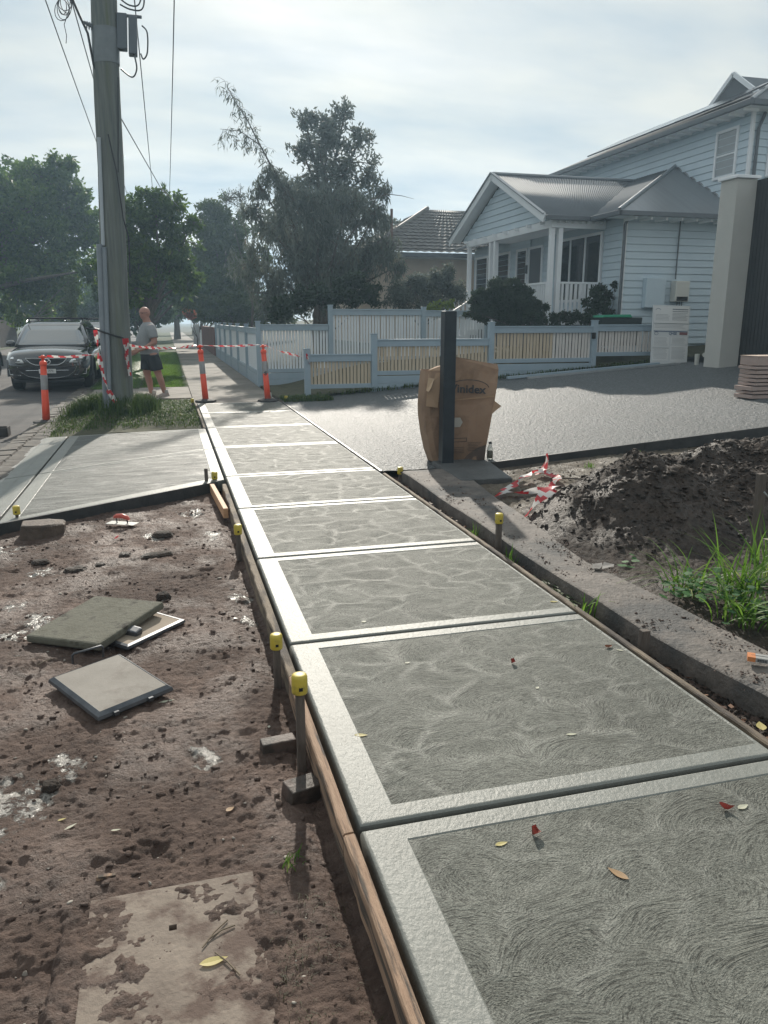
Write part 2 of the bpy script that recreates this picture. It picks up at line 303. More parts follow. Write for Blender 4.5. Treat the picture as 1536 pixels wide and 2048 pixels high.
def mudmat(name, a, b, wet, dry):
    m = bpy.data.materials.new(name); m.use_nodes = True; t = m.node_tree; bs_ = t.nodes['Principled BSDF']
    P = ngb(t, 0)
    def N(s, d=7, r_=.62, w_=None):
        n = nd(t, 'ShaderNodeTexNoise'); n.inputs['Scale'].default_value = s; n.inputs['Detail'].default_value = d; n.inputs['Roughness'].default_value = r_; lnk(t, P, n.inputs['Vector']); return n.outputs[0]
    def MR(x, a0, a1, b0, b1):
        n = nd(t, 'ShaderNodeMapRange'); lnk(t, x, n.inputs[0]); n.inputs[1].default_value = a0; n.inputs[2].default_value = a1; n.inputs[3].default_value = b0; n.inputs[4].default_value = b1; return n.outputs[0]
    c = nd(t, 'ShaderNodeMixRGB'); lnk(t, MR(N(14), .35, .65, 0, 1), c.inputs[0]); c.inputs[1].default_value = (*a, 1); c.inputs[2].default_value = (*b, 1)
    big = MR(N(1.1), .42, .6, 0, 1)
    c2 = nd(t, 'ShaderNodeMixRGB', blend_type='MULTIPLY'); c2.inputs[0].default_value = 1; lnk(t, c.outputs[0], c2.inputs[1])
    c2b = nd(t, 'ShaderNodeMixRGB'); lnk(t, big, c2b.inputs[0]); c2b.inputs[1].default_value = (.72, .68, .66, 1); c2b.inputs[2].default_value = (1.15, 1.12, 1.1, 1); lnk(t, c2b.outputs[0], c2.inputs[2])
    # dried lighter crumbs
    cr_ = MR(N(55, 3), .62, .72, 0, .55)
    c3 = nd(t, 'ShaderNodeMixRGB'); lnk(t, cr_, c3.inputs[0]); lnk(t, c2.outputs[0], c3.inputs[1]); c3.inputs[2].default_value = (*dry, 1)
    # spilt cement slurry, from a mask drawn with the mesh
    at_ = nd(t, 'ShaderNodeAttribute', attribute_name='mask')
    sl_ = MR(mth(t, 'MULTIPLY', at_.outputs['Fac'], MR(N(9, 9, .72), .38, .62, 0, 1)), .36, .5, 0, 1)
    c4 = nd(t, 'ShaderNodeMixRGB'); lnk(t, sl_, c4.inputs[0]); lnk(t, c3.outputs[0], c4.inputs[1]); c4.inputs[2].default_value = (.27, .25, .225, 1)
    lnk(t, c4.outputs[0], bs_.inputs['Base Color'])
    wetn = MR(N(2.3, 5), .45, .6, dry_r, wet_r)
    wmix = nd(t, 'ShaderNodeMix'); lnk(t, sl_, wmix.inputs[0]); lnk(t, wetn, wmix.inputs[2]); wmix.inputs[3].default_value = .22
    lnk(t, wmix.outputs[0], bs_.inputs['Roughness'])
    h = mth(t, 'ADD', mth(t, 'MULTIPLY', N(38, 8, .7), .035), mth(t, 'MULTIPLY', N(150, 4, .6), .006))
    h = mth(t, 'MULTIPLY', h, MR(sl_, 0, 1, 1, .35))
    bp = nd(t, 'ShaderNodeBump'); bp.inputs['Distance'].default_value = 1.; bp.inputs['Strength'].default_value = .9; lnk(t, h, bp.inputs['Height']); lnk(t, bp.outputs[0], bs_.inputs['Normal'])
    setin(bs_, 'Specular IOR Level', .4)
    return m
dry_r, wet_r = .85, .52
M_mud = mudmat('brown_mud', (.105, .07, .057), (.185, .131, .107), 0, (.21, .165, .135))
M_soil = mudmat('black_loam', (.036, .028, .023), (.08, .061, .049), 0, (.085, .072, .06))
M_dirt = mudmat('dry_dirt', (.10, .085, .065), (.17, .145, .11), 0, (.22, .19, .15))
M_verge = mat('verge_earth', (.035, .035, .02), (.075, .075, .035), vs=7, rough=.95, bump=.8, bs=30)
M_far = mat('far_ground', (.04, .05, .03), (.08, .08, .05), vs=.5, rough=.95)
# ------------------------------------------------------------------ ground sheets
MB().add([(-400, -400, -.22), (400, -400, -.22), (400, 400, -.22), (-400, 400, -.22)], [(0, 1, 2, 3)]).build('ground', M_far, kind='structure')
# road
MB().add([(-9.3, -30, -.105), (-2.12, -30, -.105), (-2.12, 260, -.105), (-9.3, 260, -.105)], [(0, 1, 2, 3)]).build('road', M_asph, kind='structure')
# crater-like height of the churned mud
prints = [(random.uniform(-1.1, .2), random.uniform(2.1, 7), random.uniform(.03, .09), random.uniform(.05, .14), random.uniform(.003, .011), random.uniform(0, 3.1)) for _ in range(34)]
SL = [(-.62, 2.75, .16), (-.72, 2.55, .13), (-.5, 2.95, .1), (-.83, 2.9, .1), (-.72, 2.3, .12), (.04, 2.86, .08), (.02, 2.95, .05), (-.83, 4.6, .14), (-.92, 4.4, .1), (-1., 4.9, .1), (.12, 7.05, .16), (-.95, 5.6, .12), (.33, 4.3, .09), (.35, 4.7, .08), (-1.35, 6.2, .2), (-.2, 6.3, .12), (.25, 6.2, .1)]
def mud_h(x, y):
    z = -.112+.03*fbm(x*1.3+3, y*1.3, 3)+.010*fbm(x*4, y*6, 4, .6)+.005*ridge(x*8, y*16, 4, .6)+.008*fbm(x*26, y*34, 3, .7)
    z += .032*np.maximum(0, fbm(x*3.1+9, y*4.1+4, 5, .7)-.25)
    z -= .018*sstep(.3, .7, fbm(x*3.3-5, y*4.9+2, 4, .6))
    for a, b, r1, r2, d, th in prints:
        dx = (x-a)*math.cos(th)+(y-b)*math.sin(th); dy = -(x-a)*math.sin(th)+(y-b)*math.cos(th)
        q = (dx/r1)**2+(dy/r2)**2
        z += -d*np.exp(-q*1.2)+d*.55*np.exp(-(np.sqrt(q)-1.5)**2*5)
    z -= .03*np.exp(-((x-.42)/.05)**2)                 # trench beside the formwork
    fl = sstep(0, .06, x+.40)*sstep(0, .06, .17-x)*sstep(0, .05, 2.13-y)   # flat over the buried slab
    z = z*(1-fl)+fl*(-.125+.3*(z+.118))
    q = sstep(.03, .09, np.hypot((x+.6)/1.2, y-2.7)) ; z = np.where(np.hypot(x+.62, y-2.7) < .22, np.minimum(z, -.112+.25*(z+.112)), z)
    return np.minimum(z, -.025)
def mud_mask(x, y):
    s = np.zeros_like(x)
    for a, b, r_ in SL: s = np.maximum(s, 1.1*np.exp(-((x-a)**2+((y-b)*.8)**2)/(r_*r_*1.1)))
    return s
ys = [.9]
while ys[-1] < 8.25: ys.append(ys[-1]+max(.0055, .0021*ys[-1]+.001))
grid('mud', np.arange(-2.0, .462, .0062), np.array(ys), mud_h, M_mud, attr=mud_mask, kind='structure')
# soil on the house side: trench by the beam, mound, pit
def mound_h(x, y):
    sy = np.where(y < 5.7, .85, .6)
    m_ = .36*np.exp(-((x-4.75)/.85)**2-((y-5.75)/sy)**2)*.93+.36*np.exp(-((x-3.75)/.55)**2-((y-5.6)/(sy*.8))**2)+.42*np.exp(-((x-6.0)/1.0)**2-((y-5.9)/sy)**2)+.12*np.exp(-((x-4.9)/.4)**2-((y-5.0)/.3)**2)+.12*np.exp(-((x-3.3)/.35)**2-((y-5.3)/.6)**2)
    return m_*sstep(4.0, 4.7, y+.35*fbm(x*2, y*2, 3))
def soil_h(x, y):
    base = -.10+.02*fbm(x*3, y*3, 4)
    flat = .0+.035*np.maximum(0, x-3.2)
    z = base+sstep(2.58, 2.9, x)*(flat-base)*sstep(3.9, 6.0, y)
    mound = mound_h(x, y)
    z = z+mound*(1+.25*fbm(x*2.5, y*2.5, 3, .5))
    z = z+(.04*fbm(x*5, y*5, 5, .6)+.013*ridge(x*9, y*9, 4, .55))*sstep(.02, .2, mound)+.014*fbm(x*14, y*14, 4, .6)
    z = z+.012*ridge(x*16, y*16, 3)
    # trench between path and beam
    tr = sstep(2.15, 2.2, x)*sstep(2.72, 2.66, x)
    z = np.where(x < 2.6, -.085+.025*fbm(x*9, y*9, 4, .65)+.01*ridge(x*22, y*22, 3), z)
    z = np.where(y > 7.6, np.minimum(z, .073*np.maximum(0, x-3)-.07), z)
    return z
sxs = np.concatenate([np.arange(2.16, 4.2, .014), np.arange(4.2, 13, .035)])
ys = [1.0]
while ys[-1] < 7.99: ys.append(ys[-1]+max(.011, .0033*ys[-1]))
def soil_mask(x, y): return 0*x
grid('soil', sxs, np.array(ys), soil_h, [M_soil, M_dirt, M_mud], attr=soil_mask, kind='structure')
so_ = bpy.data.objects['soil']; me = so_.data
cen = np.empty(len(me.polygons)*3, np.float32); me.polygons.foreach_get('center', cen); cen = cen.reshape(-1, 3)
ml = mound_h(cen[:, 0], cen[:, 1])
dm = (ml+.1*fbm(cen[:, 0]*2.5, cen[:, 1]*2.5, 5, .7) < .05) & (cen[:, 0] > 2.75) & (cen[:, 1] > 5.6)
me.polygons.foreach_set('material_index', np.where(cen[:, 0] < 2.6, 2, dm).astype(np.int32))
# verge beyond the crossing, with the pole
def verge_h(x, y):
    z = -.035+.03*fbm(x*2, y*2, 4)+.16*np.exp(-((x+.95)**2+(y-14.1)**2)/.9)*1.0
    z -= .07*sstep(-1.2, -1.75, x)
    return z
grid('verge', np.arange(-2.15, .455, .03), np.arange(12.02, 17.0, .03), verge_h, [M_verge], kind='structure')
M_bank = mat('grass_base', (.035, .05, .018), (.07, .09, .03), vs=3, rough=.95, bump=.8, bs=25)
grid('grass_verge', np.arange(-2.15, .455, .2), np.arange(19.9, 110, .5), lambda x, y: -.03+.04*fbm(x*.8, y*.5, 2)-.07*sstep(-1.2, -2, x), M_bank, kind='structure')
grid('garden_ground', np.arange(2.15, 40, .25), np.concatenate([np.arange(16.25, 24, .15), np.arange(24, 110, 1.)]), lambda x, y: garden_z(x, y)+.03*fbm(x*2, y*2, 3)*sstep(2.2, 2.6, x), M_verge, kind='structure')
MB().add([(-40, -30, -.09), (-9.3, -30, -.09), (-9.3, 260, -.09), (-40, 260, -.09)], [(0, 1, 2, 3)]).build('far_side_verge', M_bank, kind='structure')
# bits of ground between path and fence
grid('dirt_strip', np.arange(2.15, 2.9, .04), np.arange(15.55, 19.6, .05), lambda x, y: -.01+.02*fbm(x*5, y*5, 4), M_dirt, attr=lambda x, y: 0*x, kind='structure')
# ------------------------------------------------------------------ poured slabs
def inset(poly, es):
    n = len(poly); L = []
    for i in range(n):
        a = Vector(poly[i]); b = Vector(poly[(i+1) % n]); d = (b-a).normalized(); nn = Vector((-d.y, d.x)); L.append((a+nn*es[i], d))
    o = []
    for i in range(n):
        p, d = L[i-1]; q, e = L[i]; c = d.x*e.y-d.y*e.x; t_ = ((q.x-p.x)*e.y-(q.y-p.y)*e.x)/c; o.append((p.x+d.x*t_, p.y+d.y*t_))
    return o
def slab(poly, borders, parent, zf=lambda x, y: 0., th=.11, sw=M_swirl, lip=.018, label=None):
    """counter-clockwise polygon; rounded lips, smooth borders, trowelled field 2 mm down"""
    n = len(poly); m = MB(); rings = []
    seq = [([0]*n, -th), ([0]*n, -.035), ([.002]*n, -.018), ([.007]*n, -.0065), ([lip*.75]*n, -.0015), ([lip]*n, 0), ([max(b, lip+.004) for b in borders], 0), ([max(b, lip+.004)+.004 for b in borders], -.003)]
    def sub(pl, k=14):
        o = []
        for i in range(n):
            a, b = pl[i], pl[(i+1) % n]
            for j in range(k): o.append((a[0]+(b[0]-a[0])*j/k, a[1]+(b[1]-a[1])*j/k))
        return o
    for es, z in seq:
        p = sub(inset(poly, es)); rings.append([(x, y, zf(x, y)+z) for x, y in p])
    N = len(rings[0])
    m.v = [q for r_ in rings for q in r_]
    for i in range(len(rings)-1):
        for j in range(N):
            m.f.append((i*N+j, i*N+(j+1) % N, (i+1)*N+(j+1) % N, (i+1)*N+j)); m.m.append(0 if i >= 3 else 2); m.sm.append(i < 5)
    m.f.append(tuple((len(rings)-1)*N+j for j in range(N))); m.m.append(1); m.sm.append(False)
    return m.build('slab', [M_smooth, sw, M_groove], parent, label=label)
fp = tag(bpy.data.objects.new('new_footpath', None), kind='structure'); COL.objects.link(fp)
J = [.1, 1.12, 2.12, 3.64, 5.14, 6.65, 8.13, 10.1, 12.05, 14.0, 15.65]
for i in range(len(J)-1):
    if i == 0: continue
    a, b = J[i]+.006, J[i+1]-.006
    if i == 1: a = .55
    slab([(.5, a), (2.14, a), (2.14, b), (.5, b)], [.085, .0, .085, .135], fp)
MB().box(.52, 2.12, .5, 15.6, -.14, -.03).build('base_course', M_groove, fp)
cx = tag(bpy.data.objects.new('crossing_slab', None), kind='structure'); COL.objects.link(cx)
cz = lambda x, y: -.045*max(0., (.4-x)/2.)**1.3
jx0, jx1 = -1.47, .482
def ynear(x): return 7.93+(x-.44)*.63
def ymid(x): return 10.0+(x-.44)*.52
for x0, x1 in ((-1.78, -1.475), (-1.463, .488)):
    kerb = x0 < -1.6
    bl = .01 if kerb else .10
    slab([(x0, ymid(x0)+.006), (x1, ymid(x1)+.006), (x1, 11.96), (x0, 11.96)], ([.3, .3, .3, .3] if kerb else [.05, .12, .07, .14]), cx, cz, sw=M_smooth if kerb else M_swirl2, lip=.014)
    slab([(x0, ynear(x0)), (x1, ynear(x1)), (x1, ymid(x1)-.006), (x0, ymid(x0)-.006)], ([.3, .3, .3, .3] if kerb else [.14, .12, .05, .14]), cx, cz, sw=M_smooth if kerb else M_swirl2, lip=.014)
# driveway: rises to the garage
def dz(x, y): return drive_z(x)+.002+.006*fbm(x*.9, y*.9, 3)+.0075*fbm(x*14, y*14, 2, .8)
grid('driveway', np.arange(2.185, 11.9, .028), np.arange(7.96, 16.31, .028), dz, M_drive, kind='structure')
M_form = mat('muddy_form_timber', (.055, .045, .035), (.15, .125, .095), vs=9, rough=.8, bump=.5, bs=60, stretch=(6, 1, 6))
M_formdark = mat('dark_wet_form_ply', (.02, .022, .024), (.05, .05, .05), vs=7, rough=.5, bump=.3, bs=40)
xs_ = [3.44, 5.4, 7.6, 9.8, 11.8]
eb = empty('formwork_edge', (3.44, 7.93, 0), 'long dark form board along the near edge of the grey driveway', 'formwork board')
for a, b in zip(xs_[:-1], xs_[1:]):
    m = MB(); za, zb = .073*(a-3)+.012, .073*(b-3)+.012
    m.add([(a+.003, 7.925, za-.13), (b, 7.925, zb-.13), (b, 7.952, zb-.13), (a+.003, 7.952, za-.13), (a+.003, 7.925, za), (b, 7.925, zb), (b, 7.952, zb), (a+.003, 7.952, za)], [(3, 2, 1, 0), (4, 5, 6, 7), (0, 1, 5, 4), (1, 2, 6, 5), (2, 3, 7, 6), (3, 0, 4, 7)])
    o = m.build('board', M_formdark, eb); o.location = (-3.44, -7.93, 0)
# step block under the steel post
M_beam = mat('muddy_footing_concrete', (.085, .075, .066), (.20, .172, .152), vs=7, rough=.75, bump=.7, bs=35, c3=(.07, .068, .066), s3=1.6, m3=(.5, .6), bdist=.02)
M_beam2 = mat('dark_footing_concrete', (.055, .06, .062), (.10, .105, .105), vs=5, rough=.55, bump=.5, bs=45, bdist=.02)
MB().prism([(2.74, 7.05), (3.28, 7.02), (3.42, 7.93), (3.25, 8.14), (2.80, 8.14)], 'z', -.12, .055).build('post_footing', M_beam2, bev=.012, label='dark wet concrete pad under the steel post', cat='footing')
# long concrete beam beside the path
fb = empty('concrete_beam', (2.5, 4, 0), 'long mud-stained concrete footing beam beside the new footpath', 'concrete beam')
YS = np.arange(1.0, 7.75, .12); rings = []; rt_ = []; rb_ = []
for y in YS:
    xl = float(np.interp(y, [1, 2.5, 3.2, 4.1, 7.5], [2.44, 2.385, 2.30, 2.275, 2.32])); xr = float(np.interp(y, [1, 2.9, 4.3, 6.9, 7.8], [2.82, 2.73, 2.60, 2.86, 2.95])); zt = .04+.006*math.sin(y*3.7)
    j = lambda: random.uniform(-.004, .004)
    rings.append([(xl-.01, y, -.2), (xl-.006+j(), y, -.12+j()), (xl-.003+j(), y, -.05+j()), (xl+j()*.4, y, zt-.009)]); rt_.append([rings[-1][-1], (xl+.009, y, zt), (xl+.07, y, zt+j()), ((xl+xr)/2-.05, y, zt+.003+j()), ((xl+xr)/2+.06, y, zt+.002+j()), (xr-.05, y, zt+j()), (xr-.008, y, zt)]); rb_.append([(xr-.008, y, zt), (xr, y, zt-.012), (xr+.003, y, -.06), (xr+.005, y, -.2)])
o = MB().loft(rings, closed=False).loft(rt_, closed=False).loft(rb_, closed=False).add([rings[-1][0], rings[-1][-1], rb_[-1][0], rb_[-1][-1]], [(0, 1, 2, 3)]).add([rings[0][0], rings[0][-1], rb_[0][0], rb_[0][-1]], [(0, 1, 2, 3)]).build('beam_body', M_beam, fb); o.location = (-2.5, -4, 0)
# ------------------------------------------------------------------ old footpath, its slabs laid in 1.5 m bays
op = tag(bpy.data.objects.new('old_footpath', None), kind='structure'); COL.objects.link(op)
def plain(x0, x1, y0, y1, z, m_, par, name='slab', th=.1): return MB().box(x0, x1, y0, y1, z-th, z).build(name, m_, par, bev=.008)
y = 15.67
while y < 60:
    plain(.45, 2.13, y, y+1.49, -.004+random.uniform(-.004, .004), M_oldcon, op); y += 1.5
plain(.45, 2.13, y, 110, -.004, M_oldcon, op)
oc = tag(bpy.data.objects.new('old_crossing', None), kind='structure'); COL.objects.link(oc)
for a, b in ((17.0, 18.44), (18.45, 19.9)): plain(-.72, .44, a, b, -.006, M_oldcon, oc); plain(-1.75, -.73, a, b, -.03, M_oldcon, oc)
# bluestone gutter
gt = tag(bpy.data.objects.new('gutter', None), kind='structure'); COL.objects.link(gt)
M_mort = mat('gutter_silt', (.07, .06, .05), (.13, .115, .1), vs=8, rough=.9, bump=.4, bs=50)
MB().box(-2.22, -1.78, 2, 60, -.2, -.095).build('bed', M_mort, gt)
sts = []
for i in range(6):
    m = MB(); a, b, c = random.uniform(.12, .15), random.uniform(.085, .1), .05
    top = [(sx*a*random.uniform(.85, 1), sy*b*random.uniform(.85, 1), c*random.uniform(.8, 1.1)) for sx, sy in ((-1, -1), (1, -1), (1, 1), (-1, 1))]
    m.loft([[(sx*a, sy*b, -.04) for sx, sy in ((-1, -1), (1, -1), (1, 1), (-1, 1))], [(sx*a, sy*b, c*.5) for sx, sy in ((-1, -1), (1, -1), (1, 1), (-1, 1))], top], smooth=False)
    sts.append(m.mesh('stone', M_stone))
y = 5.6; k = 0
while y < 24:
    for q in range(2):
        o = bpy.data.objects.new('stone', sts[(k*3+q) % 6]); COL.objects.link(o); o.parent = gt
        o.location = (-2.11+q*.225+random.uniform(-.008, .008), y+q*.04, -.115+random.uniform(-.006, .006)); o.rotation_euler = (0, 0, math.pi/2*0+random.uniform(-.05, .05)); o.scale = (.82, 1, 1)
    y += .205; k += 1
# cement slurry slopped along the edge of the crossing
m = MB(); pts = []
yy = np.linspace(6.75, 12.0, 60)
l = [(-1.79-.07-.05*float(fbm(np.array([t_*2.]), np.array([3.]), 4)[0])-.05*random.random(), t_) for t_ in yy]
vs = [(x, y, -.083) for x, y in l]+[(-1.775, y, -.062) for x, y in l]; n = len(l)
m.add(vs, [(i, n+i, n+i+1, i+1) for i in range(n-1)], 0, True); m.build('cement_slurry', mat('cement_slurry', (.28, .27, .25), (.4, .39, .37), vs=14, rough=.6, bump=.4, bs=40), kind='stuff')
# ------------------------------------------------------------------ formwork
M_timO = mat('raw_orange_pine', (.30, .185, .12), (.46, .31, .21), vs=9, rough=.75, bump=.9, bs=40, stretch=(9, .6, 9), c3=(.09, .07, .055), s3=3.0, m3=(.47, .56), bdist=.006)
M_timG = mat('weathered_form_timber', (.13, .10, .07), (.27, .21, .15), vs=7, rough=.8, bump=.7, bs=40, stretch=(7, .8, 7), c3=(.07, .055, .045), s3=2.2, m3=(.48, .6), bdist=.006)
def formboard(x0, x1, y0, y1, z1, th, m_, label, group, h=.11, warp=.006):
    ys_ = np.linspace(y0, y1, max(4, int((y1-y0)/.07))); rings = []
    for y_ in ys_:
        j = random.uniform(-warp, warp)*.5; jz = random.uniform(-warp, 0)*.8
        rings.append([(x0+j, y_, z1-h), (x1, y_, z1-h), (x1, y_, z1-.004+jz*.3), (x1-.004, y_, z1+jz*.3), (x0+.005+j, y_, z1+jz), (x0+j, y_, z1-.006+jz)])
    return MB().loft(rings, smooth=False).build('form_board', m_, label=label, cat='timber board', group=group)
GF = 'timber form boards along the new footpath'
formboard(.445, .482, 1.0, 2.10, .0, .04, M_timO, 'splintered orange pine form board nearest the camera, left of the path', GF, warp=.005)
formboard(.442, .480, 2.11, 3.28, .0, .04, M_timO, 'orange pine form board with chipped edge beside the second slab, left of the path', GF, warp=.006)
formboard(.44, .484, 3.285, 5.0, .0, .04, M_timG, 'grey muddy form board left of the path between the two middle stakes', GF, warp=.012)
formboard(.44, .484, 5.005, 7.75, .0, .04, M_timG, 'long brown form board left of the path running to the crossing', GF, warp=.008)
formboard(2.147, 2.178, 1.2, 3.3, .006, .04, M_timG, 'grey form board right of the path at the nearest corner', GF)
formboard(2.147, 2.178, 3.305, 7.85, .006, .04, M_timG, 'long thin grey form board right of the path beside the weedy trench', GF)
formboard(.455, .492, 12.0, 15.62, .004, .04, M_timG, 'narrow form board edging the grass by the power pole', GF)
formboard(2.146, 2.18, 7.97, 15.5, .008, .03, M_formdark, 'thin dark form strip between footpath and driveway', GF)
# skewed board on near edge of the crossing
m = MB(); a = Vector((-1.80, ynear(-1.80)-.024, -.09)); b = Vector((.40, ynear(.40)-.024, -.062)); m.bar(a, b, .036, .13)
m.build('form_board', M_formdark, label='dark form board along the near edge of the left crossing slab', cat='timber board', group=GF, bev=.003)
o = MB().box(-.022, .022, -.55, .55, -.045, .045).build('timber_offcut', mat('new_pine', (.50, .27, .14), (.62, .38, .22), vs=6, rough=.65, stretch=(9, .7, 9), bump=.2), loc=(.375, 7.25, -.05), rot=(0, 0, R(3)), bev=.004, label='fresh orange pine offcut lying against the form board near the crossing', cat='timber offcut')
# stakes with yellow caps
M_cap = mat('yellow_cap', (.50, .38, .045), (.60, .47, .07), vs=20, rough=.45, c3=(.28, .22, .06), s3=18, m3=(.55, .7))
M_stake = mat('old_stake', (.075, .06, .05), (.16, .13, .11), vs=12, rough=.8, bump=.5, bs=50, stretch=(3, 3, .5))
M_dark = mat('black_hole', (.01, .01, .01), rough=.8)
def stake(x, y, top, h, label, s=1., cap=True, rz=0, lean=(0, 0), wdt=.034):
    t_ = empty('capped_stake', (x, y, top-h), label, 'stake', 'stakes holding the formwork', rz); t_.rotation_euler = (lean[0], lean[1], rz)
    w_ = wdt
    MB().box(-w_/2, w_/2, -w_*.4, w_*.4, -.15, h-.03*s).build('stake_post', M_stake, t_, bev=.003)
    if cap:
        r_ = .03*s; MB().lathe([(r_*.93, h-.075*s), (r_, h-.07*s), (r_, h-.012*s), (r_*.9, h-.003*s), (r_*.7, h), (0.0005, h)], n=14).build('cap', M_cap, t_)
        MB().box(-.007*s, .007*s, -r_-.0015, -r_*.8, h-.056*s, h-.043*s).build('cap_hole', M_dark, t_)
    return t_
stake(.41, 2.72, .275, .39, 'nearest yellow-capped stake beside the orange form board', 1.05)
stake(.41, 3.42, .155, .27, 'yellow-capped stake just behind the nearest one, left of the path', 1.0)
stake(.415, 5.55, .145, .26, 'yellow-capped stake in the middle of the mud edge', 1.0)
stake(.385, 7.98, .085, .2, 'yellow-capped stake where the crossing slab meets the path', 1.05)
stake(-1.33, 6.98, .065, .17, 'yellow-capped stake beside the dark stone block', 1.0, wdt=.025)
stake(2.32, 7.77, .075, .17, 'yellow-capped stake near the concrete pad of the steel post', 1.05, wdt=.03)
stake(2.245, 5.0, .24, .34, 'yellow-capped stake in the trench right of the path', 1.0, wdt=.04)
stake(2.27, 15.75, .10, .2, 'small yellow-capped stake at the far right corner of the path', 1.3)
stake(.40, 15.3, .14, .24, 'small yellow-capped stake at the far left edge by the grass', 1.0)
stake(.30, 7.93, .16, .3, 'bare dark stake standing at the crossing corner', 1, cap=False, wdt=.035)
stake(2.235, 3.15, .11, .24, 'bare rusty brown stake in the trench between path and beam', 1, cap=False, wdt=.045)
M_wet = mat('wet_dark_timber', (.03, .025, .022), (.085, .065, .053), vs=14, rough=.6, bump=.8, bs=40, c3=(.10, .07, .058), s3=9, m3=(.5, .56))
MB().box(-.07, .07, -.03, .03, -.035, .035).build('timber_wedge', M_wet, loc=(.335, 2.86, -.105), rot=(0, 0, R(6)), bev=.005, label='dark muddy timber block behind the nearest stake', cat='timber block')
MB().box(-.065, .065, -.04, .04, -.035, .035).build('timber_wedge', M_wet, loc=(.378, 2.53, -.105), rot=(R(8), R(5), R(22)), bev=.005, label='dark tilted timber block in front of the nearest stake', cat='timber block')
# ------------------------------------------------------------------ fences
M_fgrey = mat('grey_fence_paint', (.29, .375, .44), (.34, .42, .485), vs=3, rough=.5, bump=.08, bs=30)
M_fwhite = mat('white_picket_paint', (.68, .73, .77), (.75, .79, .82), vs=3, rough=.5)
M_fraw = mat('raw_pine_picket', (.50, .40, .285), (.62, .51, .38), vs=4, rough=.7, stretch=(8, 8, .8), bump=.15)
M_fprimed = mat('primed_pink_picket', (.62, .57, .54), (.70, .66, .62), vs=4, rough=.7)
M_fpale = mat('washed_picket', (.46, .42, .36), (.53, .5, .45), vs=4, rough=.7)
def fence_bay(par, x0, x1, y, zb0, zt, zplinth_top, zplinth_bot, pick, n, gap=.35, pw=None):
    """rail cap + top rail + bottom rail + plinth + n pickets between posts, in a plane y"""
    MB().box(x0, x1, y-.045, y+.045, zt-.03, zt).build('capping', M_fgrey, par, bev=.004)
    MB().box(x0, x1, y-.03, y+.012, zt-.155, zt-.032).build('top_rail', M_fgrey, par, bev=.003)
    MB().box(x0, x1, y-.03, y+.012, zb0, zb0+.09).build('bottom_rail', M_fgrey, par, bev=.003)
    if zplinth_top is not None:
        z = zplinth_top; 
        while z > zplinth_bot+.02:
            z2 = max(z-.16, zplinth_bot); MB().box(x0, x1, y-.035, y+.01, z2+.004, z).build('plinth_board', M_fgrey, par, bev=.003); z = z2
    p = (x1-x0)/n; w_ = pw or p*.70; ms = {}
    for i in range(n):
        mm = pick(i) if callable(pick) else pick
        if mm.name not in ms: ms[mm.name] = MB().box(-w_/2, w_/2, -.009, .009, zb0+.03, zt-.04).mesh('picket', mm)
        o = bpy.data.objects.new('picket', ms[mm.name]); COL.objects.link(o); o.parent = par; o.location = (x0+p*(i+.5), y+.024+random.uniform(-.002, .002), 0); o.rotation_euler = (0, random.uniform(-.006, .006), 0)
def post(par, x, y, zb, zt, s=.11, m_=None):
    m = MB(); m.box(x-s/2, x+s/2, y-s/2, y+s/2, zb, zt-.02); m.box(x-s/2-.012, x+s/2+.012, y-s/2-.012, y+s/2+.012, zt-.02, zt); return m.build('post', m_ or M_fgrey, par, bev=.003)
tf = empty('tall_picket_fence', (0, 0, 0), 'tall grey-framed white picket fence stepping up behind the lower fence', 'fence')
Y = 19.5
for x, zb, zt in ((2.17, -.1, 1.58), (3.98, .1, 1.97), (6.43, .3, 1.93), (8.2, .4, 1.9)): post(tf, x, Y, zb, zt)
fence_bay(tf, 2.23, 3.92, Y, .33, 1.5, .32, -.06, M_fwhite, 22)
fence_bay(tf, 4.04, 6.37, Y, .60, 1.87, .58, .1, M_fwhite, 30)
fence_bay(tf, 6.49, 8.14, Y, .60, 1.84, .58, .2, M_fwhite, 21)
# front boundary fence running away along the footpath
ff = empty('front_picket_fence', (0, 0, 0), 'long grey and white front fence running away beside the old footpath', 'fence')
X = 2.17; ys_ = [19.5, 22.4, 25.2, 28., 30.8, 33.6, 36.4]
for a, b in zip(ys_[:-1], ys_[1:]):
    post(ff, X, b, -.1, 1.50)
    MB().box(X-.045, X+.045, a+.06, b-.06, 1.38, 1.41).build('capping', M_fgrey, ff)
    MB().box(X-.03, X+.012, a+.06, b-.06, 1.26, 1.378).build('top_rail', M_fgrey, ff); MB().box(X-.03, X+.012, a+.06, b-.06, .28, .36).build('bottom_rail', M_fgrey, ff)
    MB().box(X-.035, X+.01, a+.06, b-.06, -.05, .27).build('plinth_board', M_fgrey, ff)
    n = int((b-a-.12)/.085); p = (b-a-.12)/n; msh = MB().box(-.009, .009, -.031, .031, .3, 1.37).mesh('picket', M_fwhite)
    for i in range(n):
        o = bpy.data.objects.new('picket', msh); COL.objects.link(o); o.parent = ff; o.location = (X+.022, a+.06+p*(i+.5), 0)
